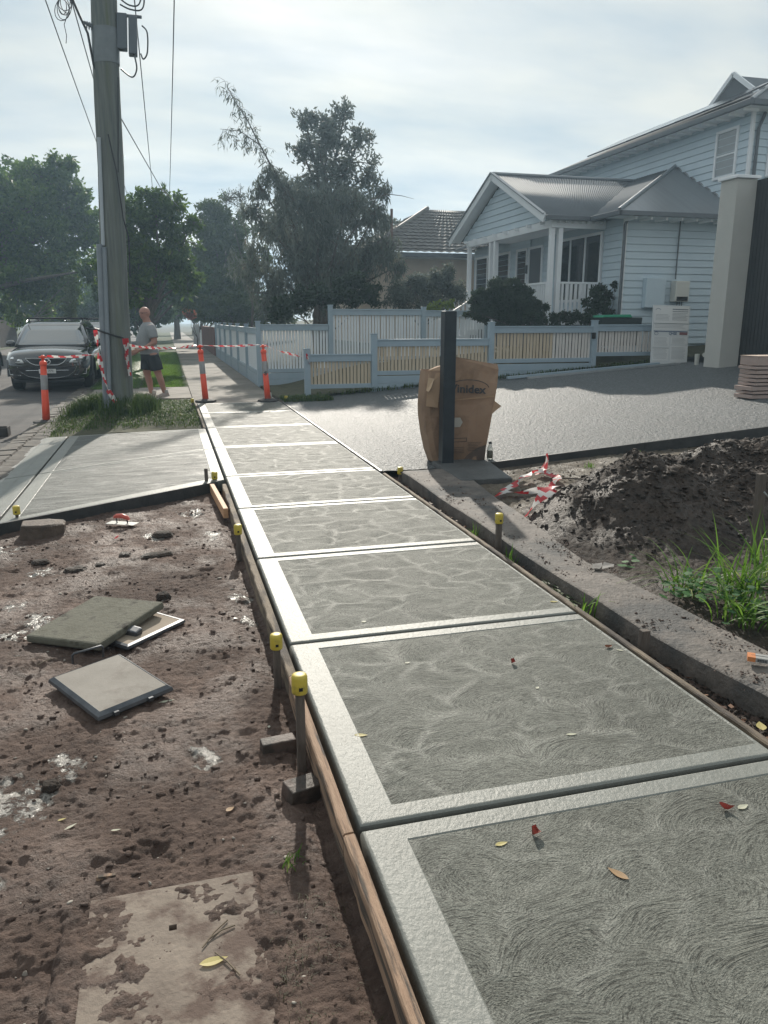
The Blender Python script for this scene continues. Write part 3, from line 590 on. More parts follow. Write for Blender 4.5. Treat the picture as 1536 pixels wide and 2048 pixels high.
# low stepped fence along the driveway
lf = empty('low_picket_fence', (0, 0, 0), 'low stepped grey fence with raw and primed pickets beside the driveway', 'fence')
Y = 16.35
for x, zb, zt in ((2.82, -.1, 1.02), (4.28, .0, 1.32), (6.98, .1, 1.56), (9.55, .3, 1.60), (11.9, .4, 1.58)): post(lf, x, Y, zb, zt, .12)
fence_bay(lf, 2.88, 4.22, Y, .18, .90, None, 0, M_fraw, 17)
fence_bay(lf, 4.34, 6.92, Y, .44, 1.20, .42, .08, M_fraw, 32)
fence_bay(lf, 7.04, 9.49, Y, .66, 1.47, .63, .25, lambda i: M_fraw if i < 18 else M_fprimed, 30)
fence_bay(lf, 9.61, 11.84, Y, .78, 1.50, None, 0, M_fprimed, 27)
MB().box(-.04, .04, -.03, .03, -.07, .07).build('lock_box', M_dark, lf, loc=(9.5, 16.27, 1.25), bev=.01)
# long steel / pvc lengths lying by the fence
M_galv = mat('galvanised', (.35, .37, .38), (.45, .47, .48), vs=5, rough=.4, metal=.6)
MB().bar((7.6, 15.72, .36), (11.2, 15.5, .63), .06, .045).build('steel_channel', M_galv, label='long thin grey steel channel lying by the low fence', cat='steel channel')
MB().bar((7.2, 15.9, .36), (10.9, 15.72, .63), .10, .05).build('steel_channel', M_fgrey, label='wider grey painted length lying behind the thin channel', cat='steel channel')
# red brick fence and others far down the street
M_brick = mat('red_brick', (.13, .055, .04), (.2, .09, .07), vs=2, rough=.9)
MB().box(2.1, 2.35, 37, 50, -.1, 1.25).build('brick_wall', M_brick, label='dark red brick front wall beyond the picket fence', cat='wall', bev=.01)
MB().box(2.1, 2.3, 50.5, 60, -.1, 1.0).build('white_wall', M_fwhite, label='small pale front wall far along the old footpath', cat='wall', bev=.01)
for i, (a, h) in enumerate(((48.0, 1.35),)):
    MB().box(1.55, 1.9, a, a+.05, -.05, h).build('gate_panel', M_fwhite, label='pale open gate far down the footpath', cat='gate', bev=.01)
# ------------------------------------------------------------------ weatherboard house
M_wb = mat('pale_blue_weatherboard', (.50, .60, .675), (.56, .66, .725), vs=1.5, rough=.55, bump=.05, bs=30)
M_trim = mat('white_trim', (.76, .79, .82), (.80, .83, .86), vs=2, rough=.45)
M_roof = mat('grey_steel_roof', (.13, .145, .16), (.16, .175, .19), vs=1.2, rough=.75, spec=.3)
M_roofd = mat('roof_flashing', (.24, .26, .28), rough=.4, metal=.3)
M_gut = mat('dark_gutter', (.10, .115, .13), rough=.4)
M_glass = mat('window_glass', (.015, .022, .028), rough=.06, spec=.9)
M_blind = mat('pale_blind', (.28, .31, .33), (.33, .36, .38), vs=3, rough=.2, spec=.6)
hs = empty('weatherboard_house', (0, 0, 0), 'pale blue weatherboard house with gabled veranda and upper storey', 'house')
def boards(par, u0, u1, z0, z1, pitch, plane, pos, clip=None, m_=M_wb, sgn=-1, th=.02):
    """lapped boards; plane 'y' faces -Y at y=pos, plane 'x' faces -X at x=pos. clip(z)->(u0,u1)"""
    z = z0; k = 0
    while z < z1-.02:
        h = min(pitch, z1-z); a, b = (u0, u1) if clip is None else clip(z+h/2)
        if b-a > .05:
            a1, b1 = (a, b) if clip is None else clip(z+h*.999); 
            if clip is None: a1, b1 = a, b
            pr = [(-.034, z+.012), (-.012, z+h+.006), (.004, z+h+.006), (.004, z+.012)]
            m = MB(); vs = []
            for (aa, s_) in ((a, 0), (b, 1)):
                for q, (o_, zz) in enumerate(pr):
                    uu = aa if zz < z+h*.5 else (a1 if s_ == 0 else b1)
                    vs.append((uu, pos+o_, zz) if plane == 'y' else (pos+o_, uu, zz))
            m.add(vs, [(0, 1, 2, 3), (7, 6, 5, 4), (0, 4, 5, 1), (1, 5, 6, 2), (2, 6, 7, 3), (3, 7, 4, 0)]); m.build('weatherboard', m_, par)
        z += pitch; k += 1
# cores behind boards
MB().box(11.03, 17.9, 17.73, 27.6, .7, 4.12).build('wall', M_wb, hs)
boards(hs, 11.06, 14.6, 1.0, 4.08, .172, 'y', 17.7)
boards(hs, 17.72, 18.6, 1.62, 4.05, .172, 'x', 11.0)
boards(hs, 21.15, 22.0, 1.62, 4.05, .172, 'x', 11.0)
boards(hs, 22.9, 27.4, 1.62, 4.05, .172, 'x', 11.0)
MB().box(10.965, 11.055, 17.665, 17.73, 1.0, 4.08).build('corner_trim', M_trim, hs)
MB().tube([(11.0, 17.6, 4.0), (10.95, 17.62, 3.85), (10.95, 17.62, .9)], .04, 8).build('downpipe', M_gut, hs)
# veranda
MB().box(9.42, 10.97, 18.5, 24.4, 1.48, 1.6).build('veranda_floor', M_trim, hs); MB().box(9.5, 10.97, 18.55, 24.3, .75, 1.475).build('veranda_base', M_gut, hs)
for yy in (18.6, 22.1, 22.45, 24.2): MB().box(9.44, 9.56, yy-.06, yy+.06, 1.6, 3.84).build('veranda_post', M_trim, hs, bev=.006)
MB().box(9.66, 9.78, 18.54, 18.66, 1.6, 3.84).build('veranda_post', M_trim, hs, bev=.006)
MB().box(9.43, 9.57, 18.5, 24.3, 3.842, 4.03).build('beam', M_trim, hs, bev=.005); MB().box(9.58, 10.97, 18.52, 18.64, 3.842, 4.03).build('beam', M_trim, hs, bev=.005)
MB().box(9.57, 10.98, 18.65, 24.3, 4.0, 4.04).build('veranda_ceiling', M_trim, hs)
def balus(a, b, fixed, ax):
    if ax == 'x':
        MB().box(a, b, fixed-.035, fixed+.035, 2.5, 2.55).build('handrail', M_trim, hs); MB().box(a, b, fixed-.025, fixed+.025, 1.70, 1.74).build('lower_rail', M_trim, hs)
    else:
        MB().box(fixed-.035, fixed+.035, a, b, 2.5, 2.55).build('handrail', M_trim, hs); MB().box(fixed-.025, fixed+.025, a, b, 1.70, 1.74).build('lower_rail', M_trim, hs)
    n = int((b-a)/.12); me = MB().box(-.028, .028, -.028, .028, 1.745, 2.498).mesh('baluster', M_trim)
    for i in range(n):
        o = bpy.data.objects.new('baluster', me); COL.objects.link(o); o.parent = hs; u = a+(b-a)*(i+.5)/n; o.location = (u, fixed, 0) if ax == 'x' else (fixed, u, 0)
balus(9.8, 10.95, 18.6, 'x'); balus(18.68, 22.02, 9.5, 'y')
# stair with white rails at left of the veranda
for k in range(5): MB().box(8.0+.29*k, 8.3+.29*k+.005, 22.6, 24.05, .62+.175*k, .80+.175*k).build('step', M_trim, hs)
for yy in (22.55, 24.1):
    MB().bar((7.95, yy, 1.6), (9.45, yy, 2.5), .05, .05).build('stair_rail', M_trim, hs)
    for k in range(9): MB().box(8.0+k*.16, 8.04+k*.16, yy-.02, yy+.02, .8+.096*k, 1.62+.096*k).build('baluster', M_trim, hs)
# windows of the veranda wall (x=11)
def window(par, plane, pos, u0, u1, z0, z1, fr=.07, bars=(), mid=None, glass=M_glass, m_=None):
    m_ = m_ or M_trim; f = MB()
    def B(a, b, c, d, e, g_):   # u0,u1,z0,z1, depth0, depth1
        return f.box(a, b, pos+e, pos+g_, c, d) if plane == 'y' else f.box(pos+e, pos+g_, a, b, c, d)
    B(u0-fr, u0, z0-fr, z1+fr, -.05, .03); B(u1, u1+fr, z0-fr, z1+fr, -.05, .03); B(u0, u1, z1, z1+fr, -.05, .03); B(u0, u1, z0-fr, z0, -.065, .03)
    for b_ in bars: B(b_-.03, b_+.03, z0, z1, -.045, .02)
    if mid: B(u0, u1, mid-.02, mid+.02, -.035, .018)
    fo = f.build('window', m_, par, bev=.004)
    g_ = MB()
    if plane == 'y': g_.box(u0, u1, pos-.018, pos-.012, z0, z1)
    else: g_.box(pos-.018, pos-.012, u0, u1, z0, z1)
    g_.build('pane', glass, fo)
    return fo
window(hs, 'x', 10.985, 18.72, 21.05, 2.15, 3.74, bars=(19.5, 20.3), mid=None)
window(hs, 'x', 10.985, 23.1, 23.75, 2.6, 3.7); window(hs, 'x', 10.985, 24.4, 27.2, 2.6, 3.7, bars=(25.3, 26.2))
window(hs, 'x', 10.98, 22.05, 22.85, 1.62, 3.7, glass=M_gut)
MB().box(10.88, 10.97, 22.92, 23.04, 3.0, 3.25).build('wall_lamp', M_gut, hs, bev=.01)
# gable front cladding, set back under the bargeboards
gy0, gy1, gym, ez, rz_ = 18.4, 25.2, 21.8, 4.10, 5.60
pit = (rz_-ez)/(gym-gy0)
boards(hs, 0, 0, 4.04, 5.5, .172, 'x', 9.5, clip=lambda z: (gym-(5.42-z)/pit, gym+(5.42-z)/pit))
# corrugated gable roof: ridge along X
def corr_roof(name, par, P00, P10, P01, P11, n, amp=.012, m_=M_roof, seg=6):
    """corrugations run from edge P00-P10 (ridge) down to P01-P11 (eave)"""
    P00, P10, P01, P11 = map(Vector, (P00, P10, P01, P11)); nn = (P10-P00).cross(P01-P00).normalized(); nn = nn if nn.z > 0 else -nn
    vs = []; N = n*seg
    for i in range(N+1):
        t_ = i/N; o_ = nn*amp*(math.cos(2*math.pi*i/seg)) ; vs += [P00.lerp(P10, t_)+o_, P01.lerp(P11, t_)+o_]
    return MB().add(vs, [(2*i, 2*i+1, 2*i+3, 2*i+2) for i in range(N)], 0, True).build(name, m_, par, solid=.01)
corr_roof('roof', hs, (9.2, gym, rz_), (13.85, gym, rz_), (9.2, gy0, ez), (10.75, gy0, ez), 56, .007)
corr_roof('roof', hs, (9.2, gym, rz_), (13.85, gym, rz_), (9.2, gy1, ez), (10.75, gy1, ez), 56, .007)
MB().tube([(9.2, gym, rz_+.02), (13.85, gym, rz_+.02)], .05, 8).build('ridge_cap', M_roofd, hs)
for s_, ye in ((1, gy0), (1, gy1)):
    MB().bar((9.17, ye, ez-.06), (9.17, gym, rz_-.06), .04, .2).build('bargeboard', M_trim, hs); MB().bar((9.16, ye, ez+.045), (9.16, gym, rz_+.045), .1, .03).build('barge_cap', M_roofd, hs)
    MB().bar((9.35, ye+(.1 if ye < 20 else -.1), ez-.05), (9.35, gym, rz_-.12), .34, .015).build('soffit', M_trim, hs)
MB().box(9.2, 10.8, gy0-.12, gy0-.01, ez-.1, ez+.01).build('gutter', M_gut, hs, bev=.01)
for k in range(7): MB().box(9.6+k*.2, 9.65+k*.2, gy0+.0, gy0+.2, ez-.14, ez-.07).build('rafter_end', M_trim, hs)
for k in range(8): MB().box(9.3, 9.43, 18.9+k*.75, 18.95+k*.75, 3.95, 4.02).build('rafter_end', M_trim, hs)
# hip skillion against the upper wall
E1 = (10.45, 17.1, 4.09); PK = (14.0, 20.2, 5.74)
m = MB(); m.add([E1, PK, (14.0, 17.1, 4.09)], [(0, 1, 2)]); m.build('hip_roof', mat('shaded_steel_roof', (.19, .205, .22), (.235, .25, .265), vs=.6, rough=.35, metal=.3, stretch=(14, .3, .3)), hs, solid=.02)
# narrow face to the street, cut by valley of the gable
corr_roof('hip_roof', hs, (14.0, 20.2, 5.74), (14.0, 28, 5.74), (10.45, 17.1, 4.09), (10.45, 28, 4.09), 60)
MB().tube([(10.45, 17.1, 4.12), (14.0, 20.2, 5.77)], .05, 8).build('hip_cap', M_roofd, hs)
MB().tube([(14.0, 20.2, 5.77), (14.0, 17.1, 4.12)], .03, 8).build('flashing', M_roofd, hs)
MB().tube([(10.72, 18.42, 4.15), (13.7, 21.7, 5.58)], .03, 8).build('valley', M_gut, hs)
MB().box(10.4, 14.0, 17.0, 17.1, 3.99, 4.1).build('gutter', M_gut, hs, bev=.01); MB().box(10.36, 10.46, 17.0, 18.3, 3.99, 4.1).build('gutter', M_gut, hs, bev=.01)
MB().box(10.46, 14, 17.11, 17.7, 3.99, 4.01).build('soffit', M_trim, hs)
for k in range(8): MB().box(10.9+k*.42, 10.95+k*.42, 17.12, 17.6, 3.93, 3.99).build('rafter_end', M_trim, hs)
# upper storey
MB().box(14.03, 20, 17.28, 28, 4.1, 6.55).build('upper_wall', M_wb, hs)
boards(hs, 17.3, 28, 4.3, 6.5, .175, 'x', 14.0); boards(hs, 14.03, 20, 4.3, 6.5, .175, 'y', 17.25)
MB().box(13.96, 14.05, 17.21, 17.28, 4.2, 6.5).build('corner_trim', M_trim, hs)
window(hs, 'x', 13.985, 17.72, 18.42, 5.17, 6.2, mid=5.66, glass=M_blind); window(hs, 'y', 17.235, 14.55, 15.4, 5.1, 6.2, mid=5.66, glass=M_glass)
MB().tube([(14.25, 17.14, 6.45), (14.12, 17.16, 6.1), (14.12, 17.16, 4.3)], .04, 8).build('downpipe', M_gut, hs)
ux, uy, uz = 13.5, 16.75, 6.5
MB().box(ux, 14.0, uy, 28.4, uz-.02, uz).build('soffit', M_trim, hs); MB().box(14.0, 20, uy, 17.25, uz-.02, uz).build('soffit', M_trim, hs)
MB().box(ux-.1, ux, uy-.1, 28.5, uz-.03, uz+.1).build('gutter', M_gut, hs, bev=.01); MB().box(ux, 20.4, uy-.1, uy, uz-.03, uz+.1).build('gutter', M_gut, hs, bev=.01)
for k in range(22): MB().box(ux+.02, ux+.45, 17.0+k*.5, 17.05+k*.5, uz-.08, uz-.02).build('rafter_end', M_trim, hs)
corr_roof('upper_roof', hs, (17.0, 20.2, 8.1), (17.0, 25, 8.1), (ux, uy, uz+.07), (ux, 28.5, uz+.07), 60)
m = MB(); m.add([(ux, uy, uz+.07), (20.4, uy, uz+.07), (17.0, 20.2, 8.1)], [(0, 1, 2)]); m.build('upper_hip', M_roof, hs, solid=.02)
MB().tube([(ux, uy, uz+.1), (17, 20.2, 8.13)], .05, 8).build('hip_cap', M_roofd, hs)
# small gable vent on the upper roof
m = MB(); m.add([(16.0, 19.4, 7.45), (16.0, 21.9, 7.45), (16.0, 20.65, 8.32), (19, 19.4, 7.45), (19, 21.9, 7.45), (19, 20.65, 8.32)], [(0, 1, 2), (0, 2, 5, 3), (1, 4, 5, 2)]); m.build('roof_gable', M_roof, hs)
MB().bar((15.95, 19.3, 7.42), (15.95, 20.65, 8.36), .06, .12).build('bargeboard', M_trim, hs); MB().bar((15.95, 22.0, 7.42), (15.95, 20.65, 8.36), .06, .12).build('bargeboard', M_trim, hs)
# solar panels lying on the street slope
M_pv = mat('solar_panel', (.02, .025, .035), rough=.12, spec=.8)
for k in range(6):
    y0 = 18.2+k*1.2; f = lambda x: uz+.12+(x-ux)/(17-ux)*(8.1-uz)
    MB().add([(14.1, y0, f(14.1)+.06), (15.3, y0, f(15.3)+.06), (15.3, y0+1.12, f(15.3)+.06), (14.1, y0+1.12, f(14.1)+.06)], [(0, 1, 2, 3)]).build('solar_panel', M_pv, hs, solid=.04)
# services on the side wall
MB().box(11.6, 12.15, 17.5, 17.675, 1.9, 2.62).build('meter_box', M_wb, hs, bev=.012)
hw = empty('water_heater', (12.6, 17.6, 2.0), 'white instant water heater fixed to the side wall', 'water heater')
MB().box(-.2, .2, -.17, .06, .05, .55).build('casing', mat('white_enamel', (.62, .62, .58), rough=.35), hw, bev=.015); MB().box(-.16, .16, -.178, -.172, .07, .17).build('vent_grille', M_dark, hw)
for dx in (-.05, .02, .08): MB().tube([(dx, -.05, .05), (dx, -.05, -.4)], .012, 6).build('pipe', M_gut, hw)
MB().tube([(12.5, 17.63, 4.0), (12.5, 17.63, 2.6)], .018, 6).build('conduit', M_gut, hs)
# ------------------------------------------------------------------ garage
ga = empty('garage', (0, 0, 0), 'garage with rendered pier and black ribbed door at the top of the driveway', 'garage')
M_rend = mat('beige_render', (.48, .48, .45), (.52, .515, .485), vs=4, rough=.8, bump=.12, bs=120)
M_blk = mat('black_ribbed_door', (.018, .02, .022), (.03, .032, .034), vs=3, rough=.45)
MB().box(11.3, 11.78, 14.18, 14.68, .4, 4.38).build('pier', M_rend, ga, bev=.01); MB().box(11.25, 11.82, 14.13, 14.73, 4.38, 4.44).build('pier_cap', M_trim, ga, bev=.008)
MB().box(11.81, 17, 9.0, 14.18, .4, 4.36).build('garage_body', M_rend, ga)
for k in range(46): MB().box(11.765, 11.805, 14.17-.1*(k+1)+.012, 14.17-.1*k, .62, 4.35).build('door_rib', M_blk, ga)
MB().box(11.79, 11.81, 9.5, 14.18, .6, 4.36).build('door_panel', M_blk, ga)
window(hs, 'y', 17.68, 12.25, 12.75, .95, 1.75, glass=M_dark)
# ------------------------------------------------------------------ neighbour house
nh = empty('neighbour_house', (0, 0, 0), 'cream rendered neighbour house with brown tiled hip roof behind the gum tree', 'house')
M_cream = mat('cream_render', (.58, .48, .40), (.65, .55, .46), vs=2, rough=.8); M_tile = mat('brown_roof_tile', (.10, .095, .09), (.17, .16, .15), vs=6, rough=.7)
MB().box(7.6, 16, 28.6, 38, .5, 3.9).build('wall', M_cream, nh)
def tile_roof(par, A, B, Cc, D, rows, cols):
    """A-B eave, D-C ridge"""
    A, B, Cc, D = map(Vector, (A, B, Cc, D)); n = (B-A).cross(D-A).normalized(); n = n if n.z > 0 else -n; m = MB(); vs = []
    for r_ in range(rows):
        for side, t_, off in ((0, r_/rows, .05), (1, (r_+1)/rows, .005)):
            L, Rr = A.lerp(D, t_), B.lerp(Cc, t_)
            for c in range(cols*2+1): vs.append(L.lerp(Rr, c/(cols*2))+n*(off+(.03 if c % 2 else 0)))
    K = cols*2+1
    fs = [(r_*K+c, r_*K+c+1, (r_+1)*K+c+1, (r_+1)*K+c) for r_ in range(rows*2-1) for c in range(K-1)]
    return m.add(vs, fs).build('tiled_roof', M_tile, par)
ap, bp_ = (10.6, 31.8, 5.95), (13, 31.8, 5.95)
tile_roof(nh, (7.0, 28.0, 3.95), (16.6, 28.0, 3.95), bp_, ap, 14, 30); tile_roof(nh, (7.0, 38, 3.95), (7.0, 28.0, 3.95), ap, (10.6, 34, 5.95), 14, 30)
MB().box(6.95, 16.6, 27.9, 28.0, 3.82, 3.97).build('gutter', M_gut, nh); MB().box(7.0, 16.6, 28.0, 28.6, 3.8, 3.83).build('soffit', M_trim, nh); MB().box(6.9, 7.0, 27.9, 38, 3.82, 3.97).build('gutter', M_gut, nh)
for q in ((7.0, 28.0, 3.98), (16.6, 28.0, 3.98)): MB().tube([q, (ap[0] if q[0] < 10 else bp_[0], 31.8, 6.02)], .09, 6).build('hip_tiles', M_tile, nh)
MB().tube([(8.25, 28.9, 4.2), (8.25, 28.9, 5.55)], .05, 8).build('flue', mat('rusty_flue', (.16, .10, .08), rough=.8), nh)
window(nh, 'y', 28.58, 9.2, 10.4, 1.9, 3.2, glass=M_glass)
# ------------------------------------------------------------------ vegetation
_f = Vector((math.sin(YAW)*math.cos(PITCH), math.cos(YAW)*math.cos(PITCH), -math.sin(PITCH))); _r = Vector((math.cos(YAW), -math.sin(YAW), 0)); _u = _r.cross(_f)
def ray(px, py): return _f+_r*((px-768)/1540)+_u*((1024-py)/1540)
def onY(px, py, Y): d = ray(px, py); return Vector((0, 0, CAMZ))+d*(Y/d.y)
def onZ(px, py, z=0.): d = ray(px, py); return Vector((0, 0, CAMZ))+d*((z-CAMZ)/d.z)
M_bark = mat('grey_bark', (.07, .06, .05), (.14, .12, .10), vs=8, rough=.9, bump=.6, bs=25, stretch=(2, 2, .4))
L_dark = leafmat('dark_green_leaf', (.02, .048, .014), (.06, .115, .03), .3)
L_mid = leafmat('mid_green_leaf', (.016, .05, .012), (.10, .17, .035), .45, c3=(.17, .20, .06))
L_gum = leafmat('grey_green_gum_leaf', (.065, .082, .07), (.16, .18, .145), .3, c3=(.16, .14, .10))
L_olive = leafmat('olive_leaf', (.03, .055, .016), (.085, .12, .035), .3)
L_shrub = leafmat('shrub_leaf', (.015, .03, .015), (.045, .07, .035), .2)
L_grass = leafmat('grass_blade', (.045, .11, .015), (.14, .26, .04), .4, c3=(.25, .23, .11))
L_verge = leafmat('verge_grass_blade', (.025, .06, .01), (.075, .125, .025), .35, c3=(.15, .14, .06))
def tree(name, label, base, Y, blobs, dens, L, W, droop, lm, tr=.14, hub=None, cat='tree', group=None, seed=1, flat=.8, limbs=True, twig=.012, depth=.9, fill=.55, cv=1.):
    r = np.random.default_rng(seed); rr = random.Random(seed)
    t = empty(name, base, label, cat, group); B = Vector(base)
    cl = []
    for b in blobs:
        px, py, rp = b[:3]; off = b[3] if len(b) > 3 else 0
        c = onY(px, py, Y+off); cl.append((c, rp/1540*(Y+off)))
    pts = []; wood = MB(); hubp = hub or Vector((B.x, B.y, B.z+(max(c.z for c, _ in cl)-B.z)*.3))
    wood.tube([B-Vector((0, 0, .2)), B.lerp(hubp, .5)+Vector((rr.uniform(-.1, .1), 0, 0)), hubp], [tr*1.3, tr, tr*.85], 9)
    for c, R_ in cl:
        R2 = R_
        if limbs:
            mid = hubp.lerp(c, .5)+Vector((rr.uniform(-.3, .3), rr.uniform(-.3, .3), .12*R2)); wood.tube([hubp, hubp.lerp(mid, .5)+Vector((0, 0, -.05)), mid, c], [tr*.55, tr*.42, tr*.3, tr*.12], 6)
        # sub-clumps make an uneven outline
        k = 22; cov = 3.0*cv*(dens/60. if dens < 60 else 1.)
        for i in range(k+1):
            d = r.normal(size=3); d /= np.linalg.norm(d); d[1] *= depth; q = np.array(c)+d*R2*r.uniform(.35, 1.02)*np.array([1, 1, .9]); s = R2*r.uniform(.18, .38)
            if i == k: q = np.array(c); s = R2*.6
            n = int(cov*math.pi*s*s/(L*W*1.1))+4
            u = r.normal(size=(n, 3)); u /= np.linalg.norm(u, axis=1)[:, None]; u *= (r.random(n)**fill)[:, None]
            u[:, 2] *= flat
            pts.append(q+u*s)
            if limbs and i % 2 == 0: wood.tube([c, c.lerp(Vector(q), .5)+Vector((0, 0, .04)), Vector(q)], [tr*.13, twig*1.5, twig], 4, cap=False)
    pts = np.concatenate(pts); V = leafquads(pts, L, W, droop, seed)
    cl_r = np.clip(.5+.5*fbm(pts[:, 0]*1.3+pts[:, 1]*.7, pts[:, 2]*1.6, 3)+r.normal(0, .16, len(pts)), 0, 1)
    V = V-np.array(B); me = quads('crown', V, lm, cl_r); o = bpy.data.objects.new('crown', me); COL.objects.link(o); o.parent = t; o['label_count'] = 0; del o['label_count']
    wo = wood.build('trunk', M_bark, t); wo.location = -B
    return t
tree('street_tree', 'huge dense dark green tree across the road at the left edge of the photo', (-10.2, 45, -.1), 45, [(55, 420, 80), (10, 385, 60, 3), (105, 365, 52), (128, 335, 26), (50, 350, 40, 4), (100, 460, 75), (150, 430, 42), (165, 395, 30), (20, 500, 80), (110, 540, 75), (175, 480, 40), (180, 540, 40, -3), (40, 570, 70), (-30, 450, 80, 2)], 60, .26, .07, .2, L_mid, .35, cat='tree', group='street trees', seed=3, cv=.75)
tree('street_tree', 'broad-leaved green tree right behind the power pole and the man', (-.6, 28, 0), 28, [(285, 440, 58), (335, 430, 45), (310, 400, 32), (355, 480, 42), (275, 520, 60), (330, 540, 60), (250, 470, 45), (385, 445, 18), (375, 560, 36), (255, 580, 48), (240, 400, 30), (230, 540, 45)], 85, .19, .042, .1, L_mid, .13, group='street trees', seed=5, fill=.6, cv=.75)
tree('yard_tree', 'dark rounded conical tree between the street tree and the gum', (3.0, 44, .2), 44, [(440, 425, 38), (425, 470, 52), (465, 475, 50), (440, 530, 60), (400, 520, 40), (490, 540, 55), (410, 585, 50), (470, 600, 60)], 60, .24, .05, .2, L_olive, .2, group='garden trees', seed=8)
tree('yard_tree', 'tall upright dark tree rising highest behind the weeping gum', (5.9, 30, .6), 30, [(655, 255, 45), (690, 225, 26), (612, 245, 28), (720, 275, 28), (640, 300, 50), (700, 325, 48), (605, 305, 30), (735, 350, 30), (660, 370, 62), (725, 400, 34), (610, 400, 60), (680, 440, 70), (600, 480, 70), (560, 450, 45), (700, 520, 70), (620, 560, 80), (745, 440, 30), (770, 450, 24)], 26, .17, .035, -.3, L_gum, .17, group='garden trees', seed=11, hub=Vector((5.9, 30, 5.0)), flat=1.2)
# weeping gum in front, with a long thin branch reaching up to the left
t = tree('gum_tree', 'weeping grey-green gum with a thin branch arching up to the left', (4.7, 25, .5), 25, [(545, 345, 26), (520, 375, 24), (575, 390, 36), (620, 400, 45), (690, 410, 45), (505, 420, 25), (560, 450, 50), (640, 470, 62), (750, 430, 34), (765, 380, 18), (780, 500, 32), (740, 500, 42), (700, 540, 55), (580, 530, 60), (500, 530, 46), (640, 575, 65), (790, 535, 26), (545, 590, 50)], 25, .24, .020, 2.2, L_gum, .12, group=None, seed=14, flat=1.8, fill=.7)
m = MB(); br = [onY(x, y, 25) for x, y in ((600, 420), (552, 350), (520, 290), (492, 235), (468, 200), (448, 160))]; m.tube(br, [.045, .03, .022, .015, .010, .004], 6)
br2 = [onY(x, y, 25) for x, y in ((520, 290), (480, 262), (440, 258))]; m.tube(br2, [.02, .012, .005], 5)
br3 = [onY(x, y, 24.5) for x, y in ((740, 400), (775, 388), (805, 392), (828, 398))]; m3_ = MB(); m3_.tube(br3, [.02, .014, .009, .004], 5); w3_ = m3_.build('branch', M_bark, t); w3_.location = -Vector(t.location)
pl = []
rr = random.Random(4)
for chain in (br, br2):
    for a, b in zip(chain[:-1], chain[1:]):
        for k in range(15):
            p = a.lerp(b, rr.random()); q = p+Vector((rr.uniform(-.35, .35), rr.uniform(-.3, .3), rr.uniform(-.55, .12))); m.tube([p, p.lerp(q, .5)+Vector((0, 0, .06)), q], [.006, .004, .003], 3, cap=False)
            for j in range(5): s_ = p.lerp(q, rr.uniform(.4, 1)); pl.append((s_.x+rr.uniform(-.06, .06), s_.y+rr.uniform(-.06, .06), s_.z))
wo = m.build('branch', M_bark, t); wo.location = -Vector(t.location)
o = bpy.data.objects.new('leaves', quads('leaves', leafquads(np.array(pl), .2, .017, 1.6, 6)-np.array(t.location), L_gum)); COL.objects.link(o); o.parent = t
# bare twiggy shrub top left of the gum
tree('bare_shrub', 'thin twiggy half-bare tree top left of the gum', (3.6, 34, .3), 34, [(480, 395, 28), (455, 400, 24), (500, 420, 30)], 4, .12, .015, -.5, L_gum, .06, seed=21, twig=.012)
tree('street_tree', 'second street tree farther along the verge behind the man', (-.7, 41, 0), 41, [(320, 545, 50), (280, 520, 55), (355, 570, 42), (250, 570, 55), (390, 560, 35), (300, 590, 45)], 60, .24, .06, .1, L_dark, .16, group='street trees', seed=51)
# yard shrubs
tree('garden_shrub', 'dark shrub behind the tall fence below the gum', (4.2, 21.6, .5), 21.6, [(690, 590, 35), (640, 590, 34), (590, 600, 32), (740, 585, 32), (560, 620, 30), (700, 560, 30)], 90, .11, .03, 0, L_shrub, .05, cat='shrub', group='shrubs behind the tall fence', seed=31)
tree('garden_shrub', 'spiky grey-green shrub in front of the cream neighbour wall', (7.2, 22, .8), 22, [(850, 570, 34), (890, 560, 30), (905, 590, 30), (860, 605, 34), (800, 595, 36), (820, 570, 22)], 60, .13, .016, .6, L_gum, .05, cat='shrub', group='shrubs behind the tall fence', seed=32, flat=1.3)
tree('garden_shrub', 'bright yellow-green shrub at the foot of the white stair', (7.8, 21, .8), 21, [(878, 612, 14), (900, 608, 12), (860, 618, 12)], 200, .09, .03, 0, leafmat('lime_leaf', (.10, .16, .02), (.22, .28, .05), .4), .03, cat='shrub', seed=33)
tree('garden_shrub', 'big rounded dark bush in front of the veranda', (8.9, 17.9, .8), 17.9, [(1010, 600, 42), (975, 615, 34), (1050, 605, 36), (1015, 575, 20), (1070, 620, 26), (950, 625, 24), (1035, 625, 38), (990, 590, 34), (1035, 585, 30), (1000, 630, 40), (1065, 625, 34), (965, 600, 26)], 330, .06, .014, -.3, L_shrub, .05, cat='bush', seed=34, cv=1.8, fill=.8)
tree('garden_shrub', 'low dark hedge behind the low fence below the veranda', (9.5, 17.3, .7), 17.3, [(1110, 640, 16), (1140, 642, 16), (1170, 640, 14), (1085, 645, 16), (1210, 645, 14), (1240, 648, 12), (1060, 640, 20), (1125, 632, 14), (1155, 632, 13), (1185, 636, 13)], 260, .07, .02, -.2, L_shrub, .03, cat='hedge', seed=35)
tree('climbing_plant', 'dark leafy climber hanging on the right end of the veranda railing', (10.6, 17.9, .9), 17.9, [(1195, 600, 17), (1200, 578, 12), (1185, 620, 15), (1215, 590, 12), (1230, 570, 9), (1245, 555, 6), (1172, 605, 9), (1190, 585, 16), (1205, 610, 18), (1180, 635, 16), (1215, 625, 14)], 100, .09, .03, .3, L_shrub, .02, cat='climbing plant', seed=36, cv=.8)
